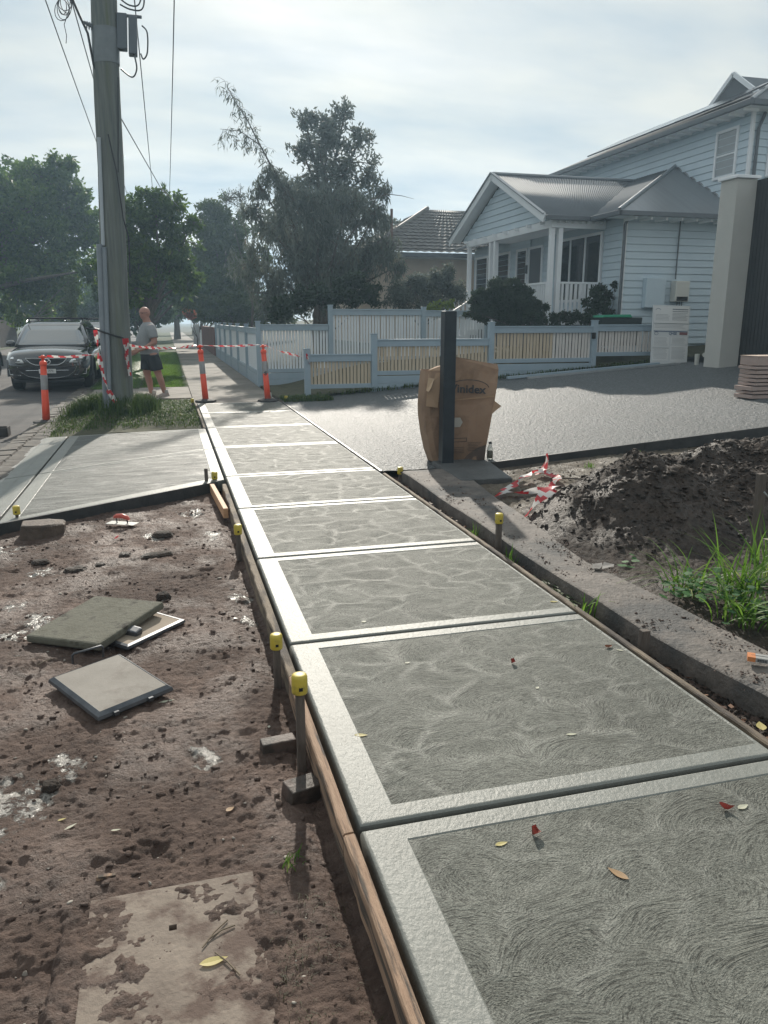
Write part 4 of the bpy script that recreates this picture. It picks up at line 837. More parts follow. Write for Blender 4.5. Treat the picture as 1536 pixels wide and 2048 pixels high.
# far rows closing the street
tree('distant_trees', None, (-18, 75, 0), 75, [(-60, 520, 130), (60, 560, 100), (150, 560, 70), (10, 590, 60)], 16, .5, .16, 0, L_dark, .3, seed=41, limbs=False)
bpy.data.objects['distant_trees']['label'] = 'dark far-off trees across the road behind the parked cars'; bpy.data.objects['distant_trees']['category'] = 'trees'
t = tree('street_tree', 'shadowy tree over the far end of the footpath', (.9, 70, 0), 70, [(330, 560, 60), (380, 590, 55), (300, 600, 60), (420, 560, 60), (350, 520, 40), (250, 600, 60), (200, 600, 60), (460, 610, 50)], 26, .42, .12, 0, L_dark, .25, group='street trees', seed=42)
tree('garden_shrub', 'straggly green bush over the brick wall', (3.4, 40, .3), 40, [(440, 610, 36), (480, 620, 40), (410, 625, 22), (520, 615, 44), (565, 625, 34)], 55, .16, .04, .3, L_olive, .06, cat='shrub', group='shrubs over the front walls', seed=43)
tree('garden_shrub', 'small orange-leaved shrub by the far gate', (1.7, 46, 0), 46, [(377, 625, 9), (383, 632, 8)], 60, .14, .05, 0, leafmat('orange_leaf', (.28, .08, .03), (.42, .16, .06), .3), .04, cat='shrub', seed=44)
tree('conifer_shrub', 'slim light green conifer behind the parked dark car', (-6.6, 40, -.1), 40, [(140, 560, 12), (142, 585, 15), (140, 610, 18), (139, 630, 18)], 90, .12, .03, 0, leafmat('conifer_leaf', (.06, .09, .03), (.13, .17, .06), .3), .08, cat='shrub', seed=45)
MB().box(-10.2, -10.05, 28, 60, -.1, 1.6).build('paling_fence', M_wet, label='dark paling fence across the road behind the cars', cat='fence')
tree('distant_trees', 'low dark hedges and trees closing the view at the end of the street', (-20, 62, 0), 62, [(x, 606+12*((k*7) % 3), 40) for k, x in enumerate(range(-120, 300, 38))]+[(x, 628, 24) for x in range(-120, 290, 30)], 30, .4, .13, 0, L_dark, .2, seed=46, limbs=False, cat='trees')
tree('distant_trees', 'dark mass of trees under the canopy at the vanishing point of the path', (3, 90, 0), 90, [(x, 618, 26) for x in range(300, 480, 26)], 30, .4, .13, 0, L_dark, .2, seed=47, limbs=False, cat='trees')
tree('garden_shrub', 'dark shrubs massed along the front walls far down the path', (2.2, 52, 0), 52, [(x, 628, 16) for x in range(385, 450, 12)]+[(x, 612, 16) for x in range(360, 450, 14)], 60, .2, .06, 0, L_dark, .1, cat='shrub', seed=48)
tree('verge_shrub', 'low dark shrubs on the verge between the parked cars and the path', (-1.4, 48, 0), 48, [(x, 632, 14) for x in range(262, 335, 12)]+[(x, 615, 15) for x in range(262, 345, 14)], 60, .2, .06, 0, L_dark, .1, cat='shrub', seed=49)
# grass -------------------------------------------------------------
def blades(pts, h, w_, lean, seed, base_h=1.0):
    """three-vertex-bend blade as two quads"""
    r = np.random.default_rng(seed); n = len(pts); a = r.uniform(0, 2*np.pi, n); hh = h*r.uniform(.45, 1.25, n); ln = lean*r.uniform(.2, 1.3, n)*hh
    d = np.stack([np.cos(a), np.sin(a), 0*a], -1); s = np.stack([-np.sin(a), np.cos(a), 0*a], -1)*(w_*r.uniform(.6, 1.2, n))[:, None]
    up = np.array([0, 0, 1.]); p0 = pts; p1 = pts+up*(hh*.6)[:, None]+d*(ln*.3)[:, None]; p2 = pts+up*(hh*(1-.3*lean))[:, None]+d*ln[:, None]
    q1 = np.stack([p0-s, p0+s, p1+s*.8, p1-s*.8], 1); q2 = np.stack([p1-s*.8, p1+s*.8, p2+s*.08, p2-s*.08], 1)
    rn = r.random(n); return np.concatenate([q1, q2]), np.concatenate([rn, rn])
def grass(name, pts, h, w_, lean, m_, seed, **kw):
    V, rn = blades(np.asarray(pts), h, w_, lean, seed); o = bpy.data.objects.new(name, quads(name, V, m_, rn)); COL.objects.link(o); return tag(o, **kw)
def scatter(n, x0, x1, y0, y1, hf, keep=None, seed=0):
    r = np.random.default_rng(seed); x = r.uniform(x0, x1, n); y = r.uniform(y0, y1, n)
    if keep is not None: k = keep(x, y) > r.random(n); x = x[k]; y = y[k]
    return np.stack([x, y, hf(x, y)-.005], -1)
kp = lambda x, y: sstep(12.3, 13.0, y+.5*fbm(x*2, y*2, 3))*sstep(17, 16.4, y)*(.55+.5*fbm(x*3, y*3, 3))*sstep(-2.0, -1.75, x)
grass('verge_grass', scatter(26000, -2., .44, 12.1, 16.95, verge_h, kp, 1), .07, .006, .8, L_verge, 1, kind='stuff', label='short rough grass on the verge around the pole', cat='grass')
pc = []
r_ = np.random.default_rng(5)
for (a, b, s_, n) in ((-1.35, 14.3, .30, 1500), (-.55, 14.55, .22, 1000), (-1.15, 14.75, .3, 1200), (-.75, 13.7, .3, 500), (-.45, 14.1, .16, 500)):
    pc.append(np.stack([r_.normal(a, s_*.6, n), r_.normal(b, s_*.6, n)], -1))
pc = np.concatenate(pc); pc = np.concatenate([pc, verge_h(pc[:, 0], pc[:, 1])[:, None]-.01], 1)
grass('long_grass', pc, .29, .007, .55, leafmat('long_grass_blade', (.02, .05, .008), (.07, .115, .025), .3), 2, kind='stuff', label='long grass tufts growing round the foot of the power pole', cat='grass')
grass('lawn', scatter(42000, -1.9, .44, 19.95, 40, lambda x, y: -.03+0*x, None, 3), .12, .016, .7, L_grass, 3, kind='stuff', label='bright green grass strip between the road and old footpath', cat='grass')
grass('fence_grass', np.concatenate([scatter(6000, 3.0, 11.6, 15.9, 16.5, lambda x, y: drive_z(x)+.02, lambda x, y: np.exp(-((y-16.33)/.14)**2)*(.6+.6*fbm(x*2, y, 2)), 4), scatter(1500, 2.2, 3.2, 15.45, 16.2, lambda x, y: .0*x, None, 5)]), .12, .008, .8, L_verge, 4, kind='stuff', label='weedy grass growing along the foot of the low fence', cat='grass')
grass('kerb_grass', scatter(1400, -2.2, -1.6, 12.2, 24, lambda x, y: -.09+0*x, lambda x, y: np.exp(-((x+1.72)/.12)**2), 6), .09, .007, .8, L_verge, 6, kind='stuff', label='sparse grass along the bluestone gutter', cat='grass')
# weeds right of the beam
def weed(name, label, x, y, z, n, h, w_, lean, m_, seed, group=None, spread=.1):
    r = np.random.default_rng(seed); m = MB(); V = []; rn = []
    for i in range(n):
        a = r.uniform(0, 2*np.pi); hh = h*r.uniform(.5, 1.15); ln = lean*r.uniform(.3, 1.2); sx, sy = r.normal(0, spread, 2); K = 9; P_ = []; ra = r.random()
        for k in range(K):
            t_ = k/(K-1); P_.append((np.array([sx+math.cos(a)*ln*hh*t_**1.8, sy+math.sin(a)*ln*hh*t_**1.8, hh*(t_-(.42*ln)*t_**2.6)]), w_*(1-t_**2.2)*min(1, .45+t_*2)))
        s = np.array([-math.sin(a), math.cos(a), .25])
        for k in range(K-1):
            (p, wa), (q, wb) = P_[k], P_[k+1]; V.append([p-s*wa, p+s*wa, q+s*wb, q-s*wb]); rn.append(ra)
    o = bpy.data.objects.new(name, quads(name, np.array(V), m_, np.array(rn))); COL.objects.link(o); o.location = (x, y, z); return tag(o, label, 'weed', group)
GW = 'tall grassy weeds behind the beam'
L_weed = leafmat('weed_blade', (.05, .13, .015), (.13, .27, .04), .45, c3=(.30, .36, .10))
weed('grass_weed', 'tall arching grass weed in the middle of the clump behind the beam', 3.35, 3.75, -.1, 60, .55, .0065, 1.1, L_weed, 1, GW, .06)
weed('grass_weed', 'tall grass weed at the right edge of the photo by the grey stake', 3.52, 3.55, -.1, 60, .5, .007, .9, L_weed, 2, GW, .045)
weed('grass_weed', 'lower sprawling grass weed nearest the beam edge', 3.05, 3.42, -.08, 55, .32, .006, 1.2, L_weed, 3, GW, .06)
weed('grass_weed', 'bushy grass weed leaning left over the soil', 3.08, 3.95, -.1, 50, .42, .006, 1.5, L_weed, 4, GW, .06)
weed('grass_weed', 'dense grass weed in the right corner behind the beam', 3.22, 3.1, -.08, 60, .3, .006, 1., L_weed, 5, GW, .07)
weed('grass_weed', 'upright grass weed at the back by the soil mound', 3.75, 4.05, -.08, 40, .5, .006, .8, L_weed, 6, GW, .06)
def broad(name, label, x, y, z, n, size, m_, seed, spread=.1, h=.12):
    r = np.random.default_rng(seed); V = []
    for i in range(n):
        a = r.uniform(0, 2*np.pi); c = np.array([r.normal(0, spread), r.normal(0, spread), abs(r.normal(0, h))]); L = size*r.uniform(.6, 1.2); d = np.array([math.cos(a), math.sin(a), r.uniform(-.3, .3)]); s = np.array([-math.sin(a), math.cos(a), r.uniform(-.2, .2)])*L*.36
        V += [[c, c+d*L*.35+s, c+d*L*.7+s*.8, c+d*L*.75], [c, c+d*L*.75, c+d*L*.7-s*.8, c+d*L*.35-s], [c+d*L*.7+s*.8, c+d*L, c+d*L*.7-s*.8, c+d*L*.75]]
    o = bpy.data.objects.new(name, quads(name, np.array(V), m_)); COL.objects.link(o); o.location = (x, y, z); return tag(o, label, 'weed', kind='stuff')
L_broad = leafmat('broad_weed_leaf', (.03, .10, .03), (.08, .20, .06), .35)
broad('broadleaf_weed', 'low broad-leaved weeds beside the tall grass behind the beam', 3.02, 3.78, -.02, 90, .06, L_broad, 7, .12, .05)
broad('broadleaf_weed', 'single pair of round green leaves at the foot of the dark soil', 2.85, 4.25, .02, 7, .07, L_broad, 8, .02, .03)
broad('broadleaf_weed', 'dark nettle-like weeds under the tall grass', 3.35, 3.45, -.05, 160, .055, leafmat('nettle_leaf', (.02, .07, .03), (.06, .15, .06), .3), 9, .17, .07)
broad('creeping_weed', 'small creeping weeds in the trench between path and beam', 2.225, 4.05, -.072, 340, .03, leafmat('creeper_leaf', (.03, .06, .015), (.08, .12, .03), .2), 10, .09, .022).scale = (.32, 2.0, 1)
weed('grass_tuft', 'bright upright grass tuft in the trench beside the form board', 2.225, 4.75, -.08, 14, .16, .005, .5, L_weed, 11, spread=.02)
weed('grass_tuft', 'thin grass tuft in the trench farther along', 2.235, 5.45, -.08, 10, .14, .004, .5, L_weed, 12, spread=.02)
weed('grass_tuft', 'grass tuft with a long yellow blade in the trench near the creeping weeds', 2.23, 3.72, -.08, 14, .2, .006, .9, L_weed, 13, spread=.03)
weed('grass_tuft', 'small green tuft on the pale soil by the driveway edge', 4.35, 7.35, .03, 22, .1, .004, .7, L_weed, 14, spread=.03)
weed('grass_tuft', 'tiny grass tuft in the soil near the driveway form board', 5.1, 7.55, .08, 18, .1, .004, .6, L_weed, 15, spread=.03)
weed('grass_tuft', 'small muddy grass tuft by the formwork in the near mud', .27, 2.15, -.12, 16, .05, .003, .9, L_grass, 16, spread=.02)
V_ = scatter(1500, .17, .42, 1.35, 2.0, mud_h, lambda x, y: np.clip(.3+1.3*fbm(x*7, y*7, 3), 0, 1), 17); grass('trampled_grass', V_, .02, .0012, 1.3, leafmat('muddy_grass', (.03, .03, .015), (.08, .08, .035), .2), 17, kind='stuff', label='trampled muddy grass in the near corner of the mud', cat='grass')
# flowers / white leaves on the weeds
broad('pale_weed', 'pale cream dried leaves on a weed by the grey stake', 3.68, 3.75, .22, 12, .09, leafmat('cream_leaf', (.35, .32, .24), (.5, .46, .38), .3), 18, .06, .04)
# ------------------------------------------------------------------ fallen leaves
LM = {'yellow': leafmat('yellow_leaf', (.48, .42, .16), (.58, .50, .22), .25), 'cream': leafmat('cream_fallen_leaf', (.55, .55, .42), (.62, .6, .5), .25), 'brown': leafmat('brown_leaf', (.16, .06, .03), (.24, .10, .05), .15), 'red': leafmat('red_leaf', (.17, .035, .022), (.24, .06, .04), .2), 'tan': leafmat('tan_leaf', (.38, .25, .14), (.48, .33, .2), .2)}
def leaf(px, py, z, L, W, rz, col, label, curl=.09, tilt=0., shape=1.):
    p = onZ(px, py, z); K = 8; V = []; ra = random.random()
    def row(t_): wv = W*(math.sin(math.pi*t_**.8)**shape)*.5; zc = curl*L*(t_-.5)**2*1.5; return [(t_-.5)*L, wv, zc]
    for k in range(K):
        a, b = row(k/K), row((k+1)/K); e = .06+curl*.8
        V.append([(a[0], a[1], a[2]+a[1]*e), (a[0], 0, a[2]), (b[0], 0, b[2]), (b[0], b[1], b[2]+b[1]*e)]); V.append([(a[0], 0, a[2]), (a[0], -a[1], a[2]+a[1]*e), (b[0], -b[1], b[2]+b[1]*e), (b[0], 0, b[2])])
    V = np.array(V); me = quads('fallen_leaf', V, LM[col], np.full(len(V), ra)); o = bpy.data.objects.new('fallen_leaf', me); COL.objects.link(o)
    zz = z-.001
    if p.x < .45 and p.y < 7.5: zz = float(mud_h(np.array([p.x]), np.array([p.y]))[0])+.003; zz = max(zz, -.1005) if p.y < 2.12 else zz
    o.location = (p.x, p.y, zz); o.rotation_euler = (tilt, 0, R(rz)); return tag(o, label, 'leaf', 'fallen leaves')
for a in [(428, 1928, -.11, .078, .03, 5, 'yellow', 'big yellow leaf lying on the half-buried concrete slab'), (333, 1398, -.1, .075, .02, 10, 'cream', 'cream leaf at the right corner of the metal-edged pit lid'), (722, 1470, 0, .055, .022, -15, 'yellow', 'yellowish leaf at the inner edge of the smooth border strip'),
          (815, 1325, 0, .03, .016, 10, 'cream', 'small pale leaf on the slab left of the red curled leaf'), (1075, 1375, 0, .026, .015, 40, 'cream', 'small pale leaf in the middle of the third slab'), (1143, 1468, 0, .045, .016, -8, 'cream', 'narrow white leaf lying flat near the joint'),
          (1236, 1747, 0, .07, .026, 118, 'tan', 'pointed tan and cream leaf on the nearest slab'), (1003, 1687, 0, .045, .018, 5, 'yellow', 'small yellow leaf beside the red curled leaf on the nearest slab'), (1486, 1613, 0, .05, .022, 12, 'cream', 'rounded cream leaf at the right side of the nearest slab'),
          (728, 1243, 0, .03, .022, 20, 'cream', 'tiny grey-white chip leaf on the slab beyond the wide joint'), (1240, 1300, 0, .035, .014, -35, 'cream', 'thin cream leaf next to the brown leaf by the right form board'), (1108, 1203, 0, .05, .02, -20, 'yellow', 'yellow leaf near the right corner of the fourth slab'),
          (123, 1630, -.1, .03, .01, 15, 'yellow', 'tiny yellow leaf on mud left of the pale twig'), (232, 1660, -.1, .035, .009, -4, 'cream', 'small narrow cream leaf on the mud'), (460, 1618, -.1, .035, .022, 30, 'tan', 'folded tan leaf standing up on the mud'), (140, 1645, -.1, .05, .012, 35, 'cream', 'pale narrow leaf beside the cement splash'),
          (538, 1452, -.1, .02, .012, 80, 'cream', 'small white leaf beside the dark timber wedge'), (1522, 1452, -.055, .075, .04, 60, 'yellow', 'large yellow leaf in the trench at the right edge'), (1240, 1248, -.055, .05, .02, 12, 'yellow', 'yellow leaf in the trench under the grass tuft'), (1300, 1392, -.055, .05, .02, -30, 'brown', 'brown leaf in the trench beyond the rusty stake'),
          (1130, 1160, -.055, .08, .035, -40, 'brown', 'big brown dead leaf in the trench'), (1105, 1145, -.055, .06, .03, 20, 'red', 'reddish dead leaf in the trench'), (1160, 1185, -.055, .05, .03, 70, 'brown', 'brown curled leaf beside the creeping weeds'), (770, 1920, -.1, .03, .012, -30, 'brown', 'brown bit of leaf by the slab edge')]: leaf(*a)
leaf(1217, 1294, 0, .045, .03, 5, 'brown', 'brown leaf near the right form board on the third slab', .6); leaf(1064, 1668, 0, .04, .035, 70, 'red', 'tightly curled dark red leaf on the nearest slab', 1.8, .5); leaf(1023, 1326, 0, .035, .028, 60, 'red', 'small dark red curled leaf on the third slab', 1.8, .4); leaf(1452, 1618, 0, .05, .024, -35, 'red', 'spiky dark red dried leaf left of the cream leaf', 1.5, .3)
r_ = np.random.default_rng(31); V = []
c = np.stack([r_.uniform(2.185, 2.30, 420), r_.uniform(2., 7.4, 420), r_.uniform(-.085, -.05, 420)], -1); c = c[(r_.random(420) < np.where(c[:, 1] > 4.2, 1, .35))]
V = leafquads(c, .045, .014, 0, 32); V[:, :, 2] = c[:, None, 2]+(V[:, :, 2]-c[:, None, 2])*.25
o = bpy.data.objects.new('leaf_litter', quads('leaf_litter', V, leafmat('litter', (.06, .03, .02), (.20, .10, .055), .1))); COL.objects.link(o); tag(o, 'brown leaf litter along the bottom of the trench', 'leaf litter', kind='stuff')
# ------------------------------------------------------------------ power pole and wires
M_pole = mat('grey_hardwood_pole', (.10, .115, .11), (.19, .205, .19), vs=5, rough=.85, bump=.6, bs=16, stretch=(4, 4, .25), c3=(.13, .145, .10), s3=1.2, m3=(.5, .65))
M_cond = mat('grey_conduit', (.19, .22, .25), (.25, .28, .31), vs=3, rough=.5); M_cable = mat('black_cable', (.02, .022, .025), rough=.5)
px0, py0 = -.87, 14.15
pl = empty('power_pole', (px0, py0, 0), 'tall weathered grey timber power pole with conduits, on the grassy verge', 'power pole')
lean = lambda z: -.022*z
SHEAR = .064
zs = [-.2, .3, 1, 2, 3, 4, 5, 6, 7, 8.4]
MB().tube([(lean(z)+.01*math.sin(z*2), 0, z) for z in zs], [.24, .228, .22, .215, .208, .203, .2, .196, .192, .188], 22).build('shaft', M_pole, pl)
MB().tube([(lean(5.55), 0, 5.5), (lean(5.85), 0, 6.0)], .206, 22).build('metal_band', mat('pole_band', (.16, .18, .19), (.2, .22, .23), rough=.5, metal=.5), pl)
MB().tube([(-.2+lean(0), -.17, -.1), (-.2+lean(2.8), -.165, 2.8)], .055, 12).build('cable_guard', M_cond, pl)
MB().tube([(-.14+lean(0), -.235, -.1), (-.13+lean(2.7), -.215, 2.75)], .035, 10).build('cable_guard', M_cond, pl)
MB().tube([(-.145+lean(2.8), -.185, 2.78), (-.14+lean(4.5), -.18, 4.4)], .028, 10).build('white_conduit', mat('white_conduit', (.42, .46, .5), rough=.5), pl)
MB().tube([(-.10, -.2, 4.45), (.02, -.23, 3.9), (.11, -.21, 3.2), (.19, -.16, 2.9), (.2, -.1, 2.3)], .011, 6).build('cable', M_cable, pl)
MB().tube([(-.215, -.04, 6.3), (-.23, -.06, 5.2), (-.21, -.1, 4.6), (-.2, -.12, 3.2)], .012, 6).build('cable', M_cable, pl)
MB().tube([(.06, -.14, 5.3), (.05, -.15, 4.5), (.04, -.17, 3.9)], .010, 6).build('cable', M_cable, pl)
m = MB()
for k in range(4):
    z = 6.0+.012*k; m.tube([(-.3, 0, z), (-.30, -.02, z)], .01, 6)
m = MB(); m.tube([(-.2, -.05, 5.98), (-.36, -.08, 6.02), (-.44, -.08, 6.05)], [.03, .028, .02], 10)
for k in range(5): m.tube([(-.24-.036*k, -.06, 5.992+.006*k), (-.252-.036*k, -.06, 5.994+.006*k)], .055, 12)
m.build('insulator', mat('insulator', (.13, .15, .17), rough=.35), pl)
bx = MB().box(.05, .20, -.12, .06, 5.72, 6.22).box(.22, .35, -.10, .08, 5.66, 6.2).box(.1, .42, -.02, .03, 6.2, 6.24).build('switch_box', mat('switch_box', (.10, .12, .14), rough=.5), pl, bev=.01)
for pts in ([(.3, -.1, 5.66), (.34, -.12, 5.45), (.27, -.12, 5.32), (.1, -.14, 5.42)], [(.42, 0, 6.1), (.50, -.02, 6.0), (.50, -.02, 5.72), (.44, -.02, 5.62), (.4, 0, 5.7)], [(.1, -.05, 6.35), (.25, -.1, 6.28), (.42, -.08, 6.3), (.46, -.05, 6.5), (.42, 0, 6.9)], [(.1, -.08, 6.42), (.24, -.12, 6.33), (.38, -.1, 6.36), (.42, -.05, 6.6), (.36, 0, 6.9)]):
    P_ = [Vector(p) for p in pts]; sp = []
    for i in range(len(P_)-1):
        a, b, c, d = P_[max(i-1, 0)], P_[i], P_[i+1], P_[min(i+2, len(P_)-1)]
        for j in range(6): t_ = j/6; sp.append(.5*((2*b)+(c-a)*t_+(2*a-5*b+4*c-d)*t_*t_+(3*b-a-3*c+d)*t_**3))
    MB().tube(sp+[P_[-1]], .012, 6).build('cable', M_cable, pl)
# coil of loose cable at upper left
rr = random.Random(2); sp = []
for k in range(90):
    a = k*.42; r1 = .17*(.7+.3*math.sin(k*.13)); sp.append((-.72+r1*.75*math.cos(a)+.04*math.sin(k*.31), -.05+.03*math.sin(k*.4), 6.25+r1*math.sin(a)*1.1+.03*math.cos(k*.17)))
MB().tube(sp+[(-.72, -.05, 6.0), (-.69, -.05, 5.85), (-.70, -.05, 5.74)], .006, 5).build('cable_coil', M_cable, pl)
MB().tube([(-.95, -.05, 7.6), (-.62, -.05, 6.42), (-.5, -.05, 6.15), (-.38, -.07, 5.9), (-.3, -.1, 5.45), (-.22, -.12, 5.3)], .018, 6).build('cable', M_cable, pl)
MB().tube([(-.2, -.15, 5.75), (-.26, -.13, 5.5), (-.25, -.12, 5.3), (-.2, -.14, 5.22), (-.16, -.15, 5.28), (-.2, -.16, 5.5)], .01, 6).build('cable', M_cable, pl)
MB().box(-1.35, 1.65, -.36, -.26, 7.72, 7.84).build('crossarm', M_pole, pl, bev=.01)
for (x, z, lab) in ((.57, 7.8, 'overhead wire furthest right, running down the street'), (-.18, 7.75, 'overhead wire just right of the power pole'), (-1.37, 7.8, 'overhead wire just left of the power pole'), (-1.86, 7.8, 'overhead wire furthest left, crossing behind the pole')):
    pts = [(x, 13.9-12, z+.05)]+[(x, 13.9+k*3.5, z-.9*(k/14)*(1-k/14)*4*.45) for k in range(15)]
    MB().tube(pts, .012, 6).build('overhead_wire', M_cable, label=lab, cat='wire', group='overhead wires along the street')
MB().tube([(-.48, py0+.05, 4.75), (.1, 22, 4.9), (.9, 30, 5.3)], .009, 5).build('overhead_wire', M_cable, label='thin service cable leaving the right side of the pole towards the trees', cat='wire')
MB().tube([(.57, 13.9, 7.8), (.6, 13.2, 6.75), (.62, 13.15, 6.55), (.66, 13.2, 6.55), (.66, 13.3, 6.8)], .012, 6).build('cable_loop', M_cable, label='small loop of cable hanging on the furthest right wire at the top edge', cat='cable')
for ch in pl.children:
    if ch.name != 'crossarm':
        for v in ch.data.vertices: v.co.x += SHEAR*v.co.z
# ------------------------------------------------------------------ barrier tape
M_tr = mat('tape_red', (.62, .035, .045), rough=.35, spec=.6); M_tw = mat('tape_white', (.74, .72, .70), rough=.35, spec=.6)
for m_ in (M_tr, M_tw):
    t_ = m_.node_tree; b_ = t_.nodes['Principled BSDF']; setin(b_, 'Transmission Weight', 0)
    o_ = t_.nodes['Material Output']; tl = nd(t_, 'ShaderNodeBsdfTranslucent'); tl.inputs[0].default_value = b_.inputs['Base Color'].default_value; mx_ = nd(t_, 'ShaderNodeMixShader'); mx_.inputs[0].default_value = .4
    lnk(t_, b_.outputs[0], mx_.inputs[1]); lnk(t_, tl.outputs[0], mx_.inputs[2]); lnk(t_, mx_.outputs[0], o_.inputs[0])
def tape(pts, label, w_=.055, twist=3., sag=0., seed=0, stripe=.10, step=.025, name='barrier_tape', flatz=False, ph0=0., group='red and white barrier tape'):
    rr = random.Random(seed); P_ = [Vector(p) for p in pts]; cur = []
    for i in range(len(P_)-1):
        n = max(2, int((P_[i+1]-P_[i]).length/step))
        for j in range(n):
            t_ = j/n; q = P_[i].lerp(P_[i+1], t_); q.z -= sag*4*t_*(1-t_); cur.append(q)
    cur.append(P_[-1]); s = 0; vs = []; ss = []
    for i, q in enumerate(cur):
        if i: s += (cur[i]-cur[i-1]).length
        d = (cur[min(i+1, len(cur)-1)]-cur[max(i-1, 0)]).normalized(); a = ph0+twist*s+.9*math.sin(s*2.3+seed); x = d.cross(Vector((0, 0, 1)) if abs(d.z) < .95 else Vector((0, 1, 0))).normalized(); y = x.cross(d)
        ww = w_*(.55+.35*math.sin(s*5+seed*2)**2+.1*math.sin(s*17)); n_ = (x*math.cos(a)+y*math.sin(a))*ww/2
        if flatz: n_ = (x*math.cos(a)+Vector((0, 0, 1))*abs(math.sin(a))*.5)*ww/2
        vs += [q-n_, q, q+n_]; ss.append(s)
    m = MB(); m.v = [tuple(v) for v in vs]
    for i in range(len(cur)-1):
        for h in (0, 1):
            m.f.append((3*i+h, 3*i+h+1, 3*i+3+h+1, 3*i+3+h)); m.sm.append(True); m.m.append(int((ss[i]+(.045 if h else 0))/stripe) % 2)
    return m.build(name, [M_tr, M_tw], label=label, cat='barrier tape', group=group)
bL = (-2.03, 14.07); bM = (.60, 16.0); bR = (1.86, 15.8)
tape([(-1.93, 14.02, 1.02), (-1.13, 13.9, 1.06)], 'barrier tape from the left bollard to the power pole', seed=1, sag=.03)
tape([(-.68, 13.93, 1.20), (.55, 15.95, 1.12)], 'barrier tape from the power pole to the middle bollard, crossing in front of the man', seed=2, sag=.06, twist=2.2)
tape([(.6, 15.95, 1.12), (1.82, 15.75, 1.13)], 'barrier tape between the middle and right bollards', seed=3, sag=.025)
tape([(1.88, 15.75, 1.12), (2.35, 16.0, .95), (2.80, 16.27, .86)], 'barrier tape from the right bollard to the low fence post', seed=4, sag=.02)
tape([(2.80, 16.27, .92), (2.83, 16.26, .78), (2.87, 16.26, .70)], 'loose tape end on the low fence post', seed=5)
tape([(-1.13, 13.88, 1.44), (-1.10, 13.84, 1.0), (-1.06, 13.82, .7), (-1.0, 13.8, .45), (-.88, 13.82, .22), (-.70, 13.8, .1), (-.6, 13.85, .02)], 'twisted barrier tape hanging down the left side of the pole to the grass', seed=6, w_=.10, twist=4)
tape([(-.67, 13.93, 1.30), (-.66, 13.93, 1.1), (-.655, 13.93, .85), (-.64, 13.93, .68)], 'barrier tape end hanging on the right side of the pole', seed=7, w_=.13, twist=.6)
tape([(-.64, 13.95, 1.26), (-.69, 13.92, 1.0), (-.66, 13.9, .86)], 'second fold of tape hanging on the right side of the pole', seed=8, w_=.09, twist=2)
# black strap
st = MB(); pts = []
for k in range(25):
    a = 2*math.pi*k/24; pts.append((px0-.03+.262*math.cos(a), py0+.262*math.sin(a), 1.37-.09*math.cos(a)))
st.tube(pts, .016, 6); st.tube([(px0-.25, py0-.1, 1.44), (px0-.42, py0-.12, 1.47)], .014, 6); st.build('strap', M_cable, label='black strap tied round the power pole above the tape', cat='strap')
# ------------------------------------------------------------------ bollards
M_or = mat('bollard_orange', (.86, .09, .04), (.92, .11, .05), vs=4, rough=.4, c3=(.5, .09, .05), s3=8, m3=(.62, .75)); M_refl = mat('reflective_band', (.24, .235, .24), (.3, .3, .3), vs=10, rough=.35, metal=.3); M_rub = mat('black_rubber', (.03, .03, .032), (.06, .055, .05), vs=10, rough=.8)
def bollard(x, y, z, lx, ly, label, rz=0):
    b = empty('bollard', (x, y, z), label, 'bollard', 'orange T-top bollards round the wet concrete', rz)
    MB().lathe([(.0, 0), (.21, 0), (.215, .015), (.205, .035), (.12, .055), (.08, .06), (.0, .06)], n=8, smooth=False).build('base', M_rub, b, bev=.006)
    t_ = MB().lathe([(.0, .05), (.062, .05), (.058, .3), (.054, .72), (.052, .722), (.050, .95), (.048, .98)], n=20).lathe([(.052, .955), (.060, .965), (.060, 1.0), (.045, 1.03), (.0, 1.04)], n=20).build('tube', M_or, b); t_.rotation_euler = (ly, lx, 0)
    t_ = MB().lathe([(.0565, .56), (.0562, .563), (.0555, .80), (.0535, .803)], n=20).build('reflective_collar', M_refl, b); t_.rotation_euler = (ly, lx, 0)
    m = MB().lathe([(.0, 1.03), (.022, 1.03), (.022, 1.07), (.035, 1.075), (.035, 1.11), (.02, 1.125), (0, 1.128)], n=12); m.tube([(-.06, 0, 1.09), (.06, 0, 1.09)], .014, 8); t_ = m.build('handle', M_or, b); t_.rotation_euler = (ly, lx, 0)
    return b
bollard(-2.05, 14.05, -.09, .045, 0, 'left orange bollard standing on the road edge in front of the dark car'); bollard(.68, 16.0, 0, -.05, .0, 'middle orange bollard at the far end of the new path'); q = bollard(1.90, 15.75, 0, -.055, 0, 'right orange bollard next to the fence with a black S mark')
# ------------------------------------------------------------------ text helper (flat print turned into mesh)
def text(s, size, m_, loc, rot, parent=None, name='lettering', sx=1., bold=0.):
    cu = bpy.data.curves.new(name, 'FONT'); cu.body = s; cu.size = size; cu.align_x = 'CENTER'; cu.align_y = 'CENTER'; cu.extrude = .0008; cu.offset = bold; cu.resolution_u = 3
    tmp = bpy.data.objects.new('tmp', cu); COL.objects.link(tmp); dg = bpy.context.evaluated_depsgraph_get(); me = bpy.data.meshes.new_from_object(tmp.evaluated_get(dg)); bpy.data.objects.remove(tmp)
    me.materials.clear(); me.materials.append(m_); o = bpy.data.objects.new(name, me); COL.objects.link(o); o.parent = parent; o.location = loc; o.rotation_euler = rot; o.scale = (sx, 1, 1); return o
M_ink = mat('black_print', (.025, .025, .03), rough=.6)
text('S', .10, M_ink, (-.035, -.0625, .56), (R(90), 0, 0), q, 'mark', 1.2, .003)
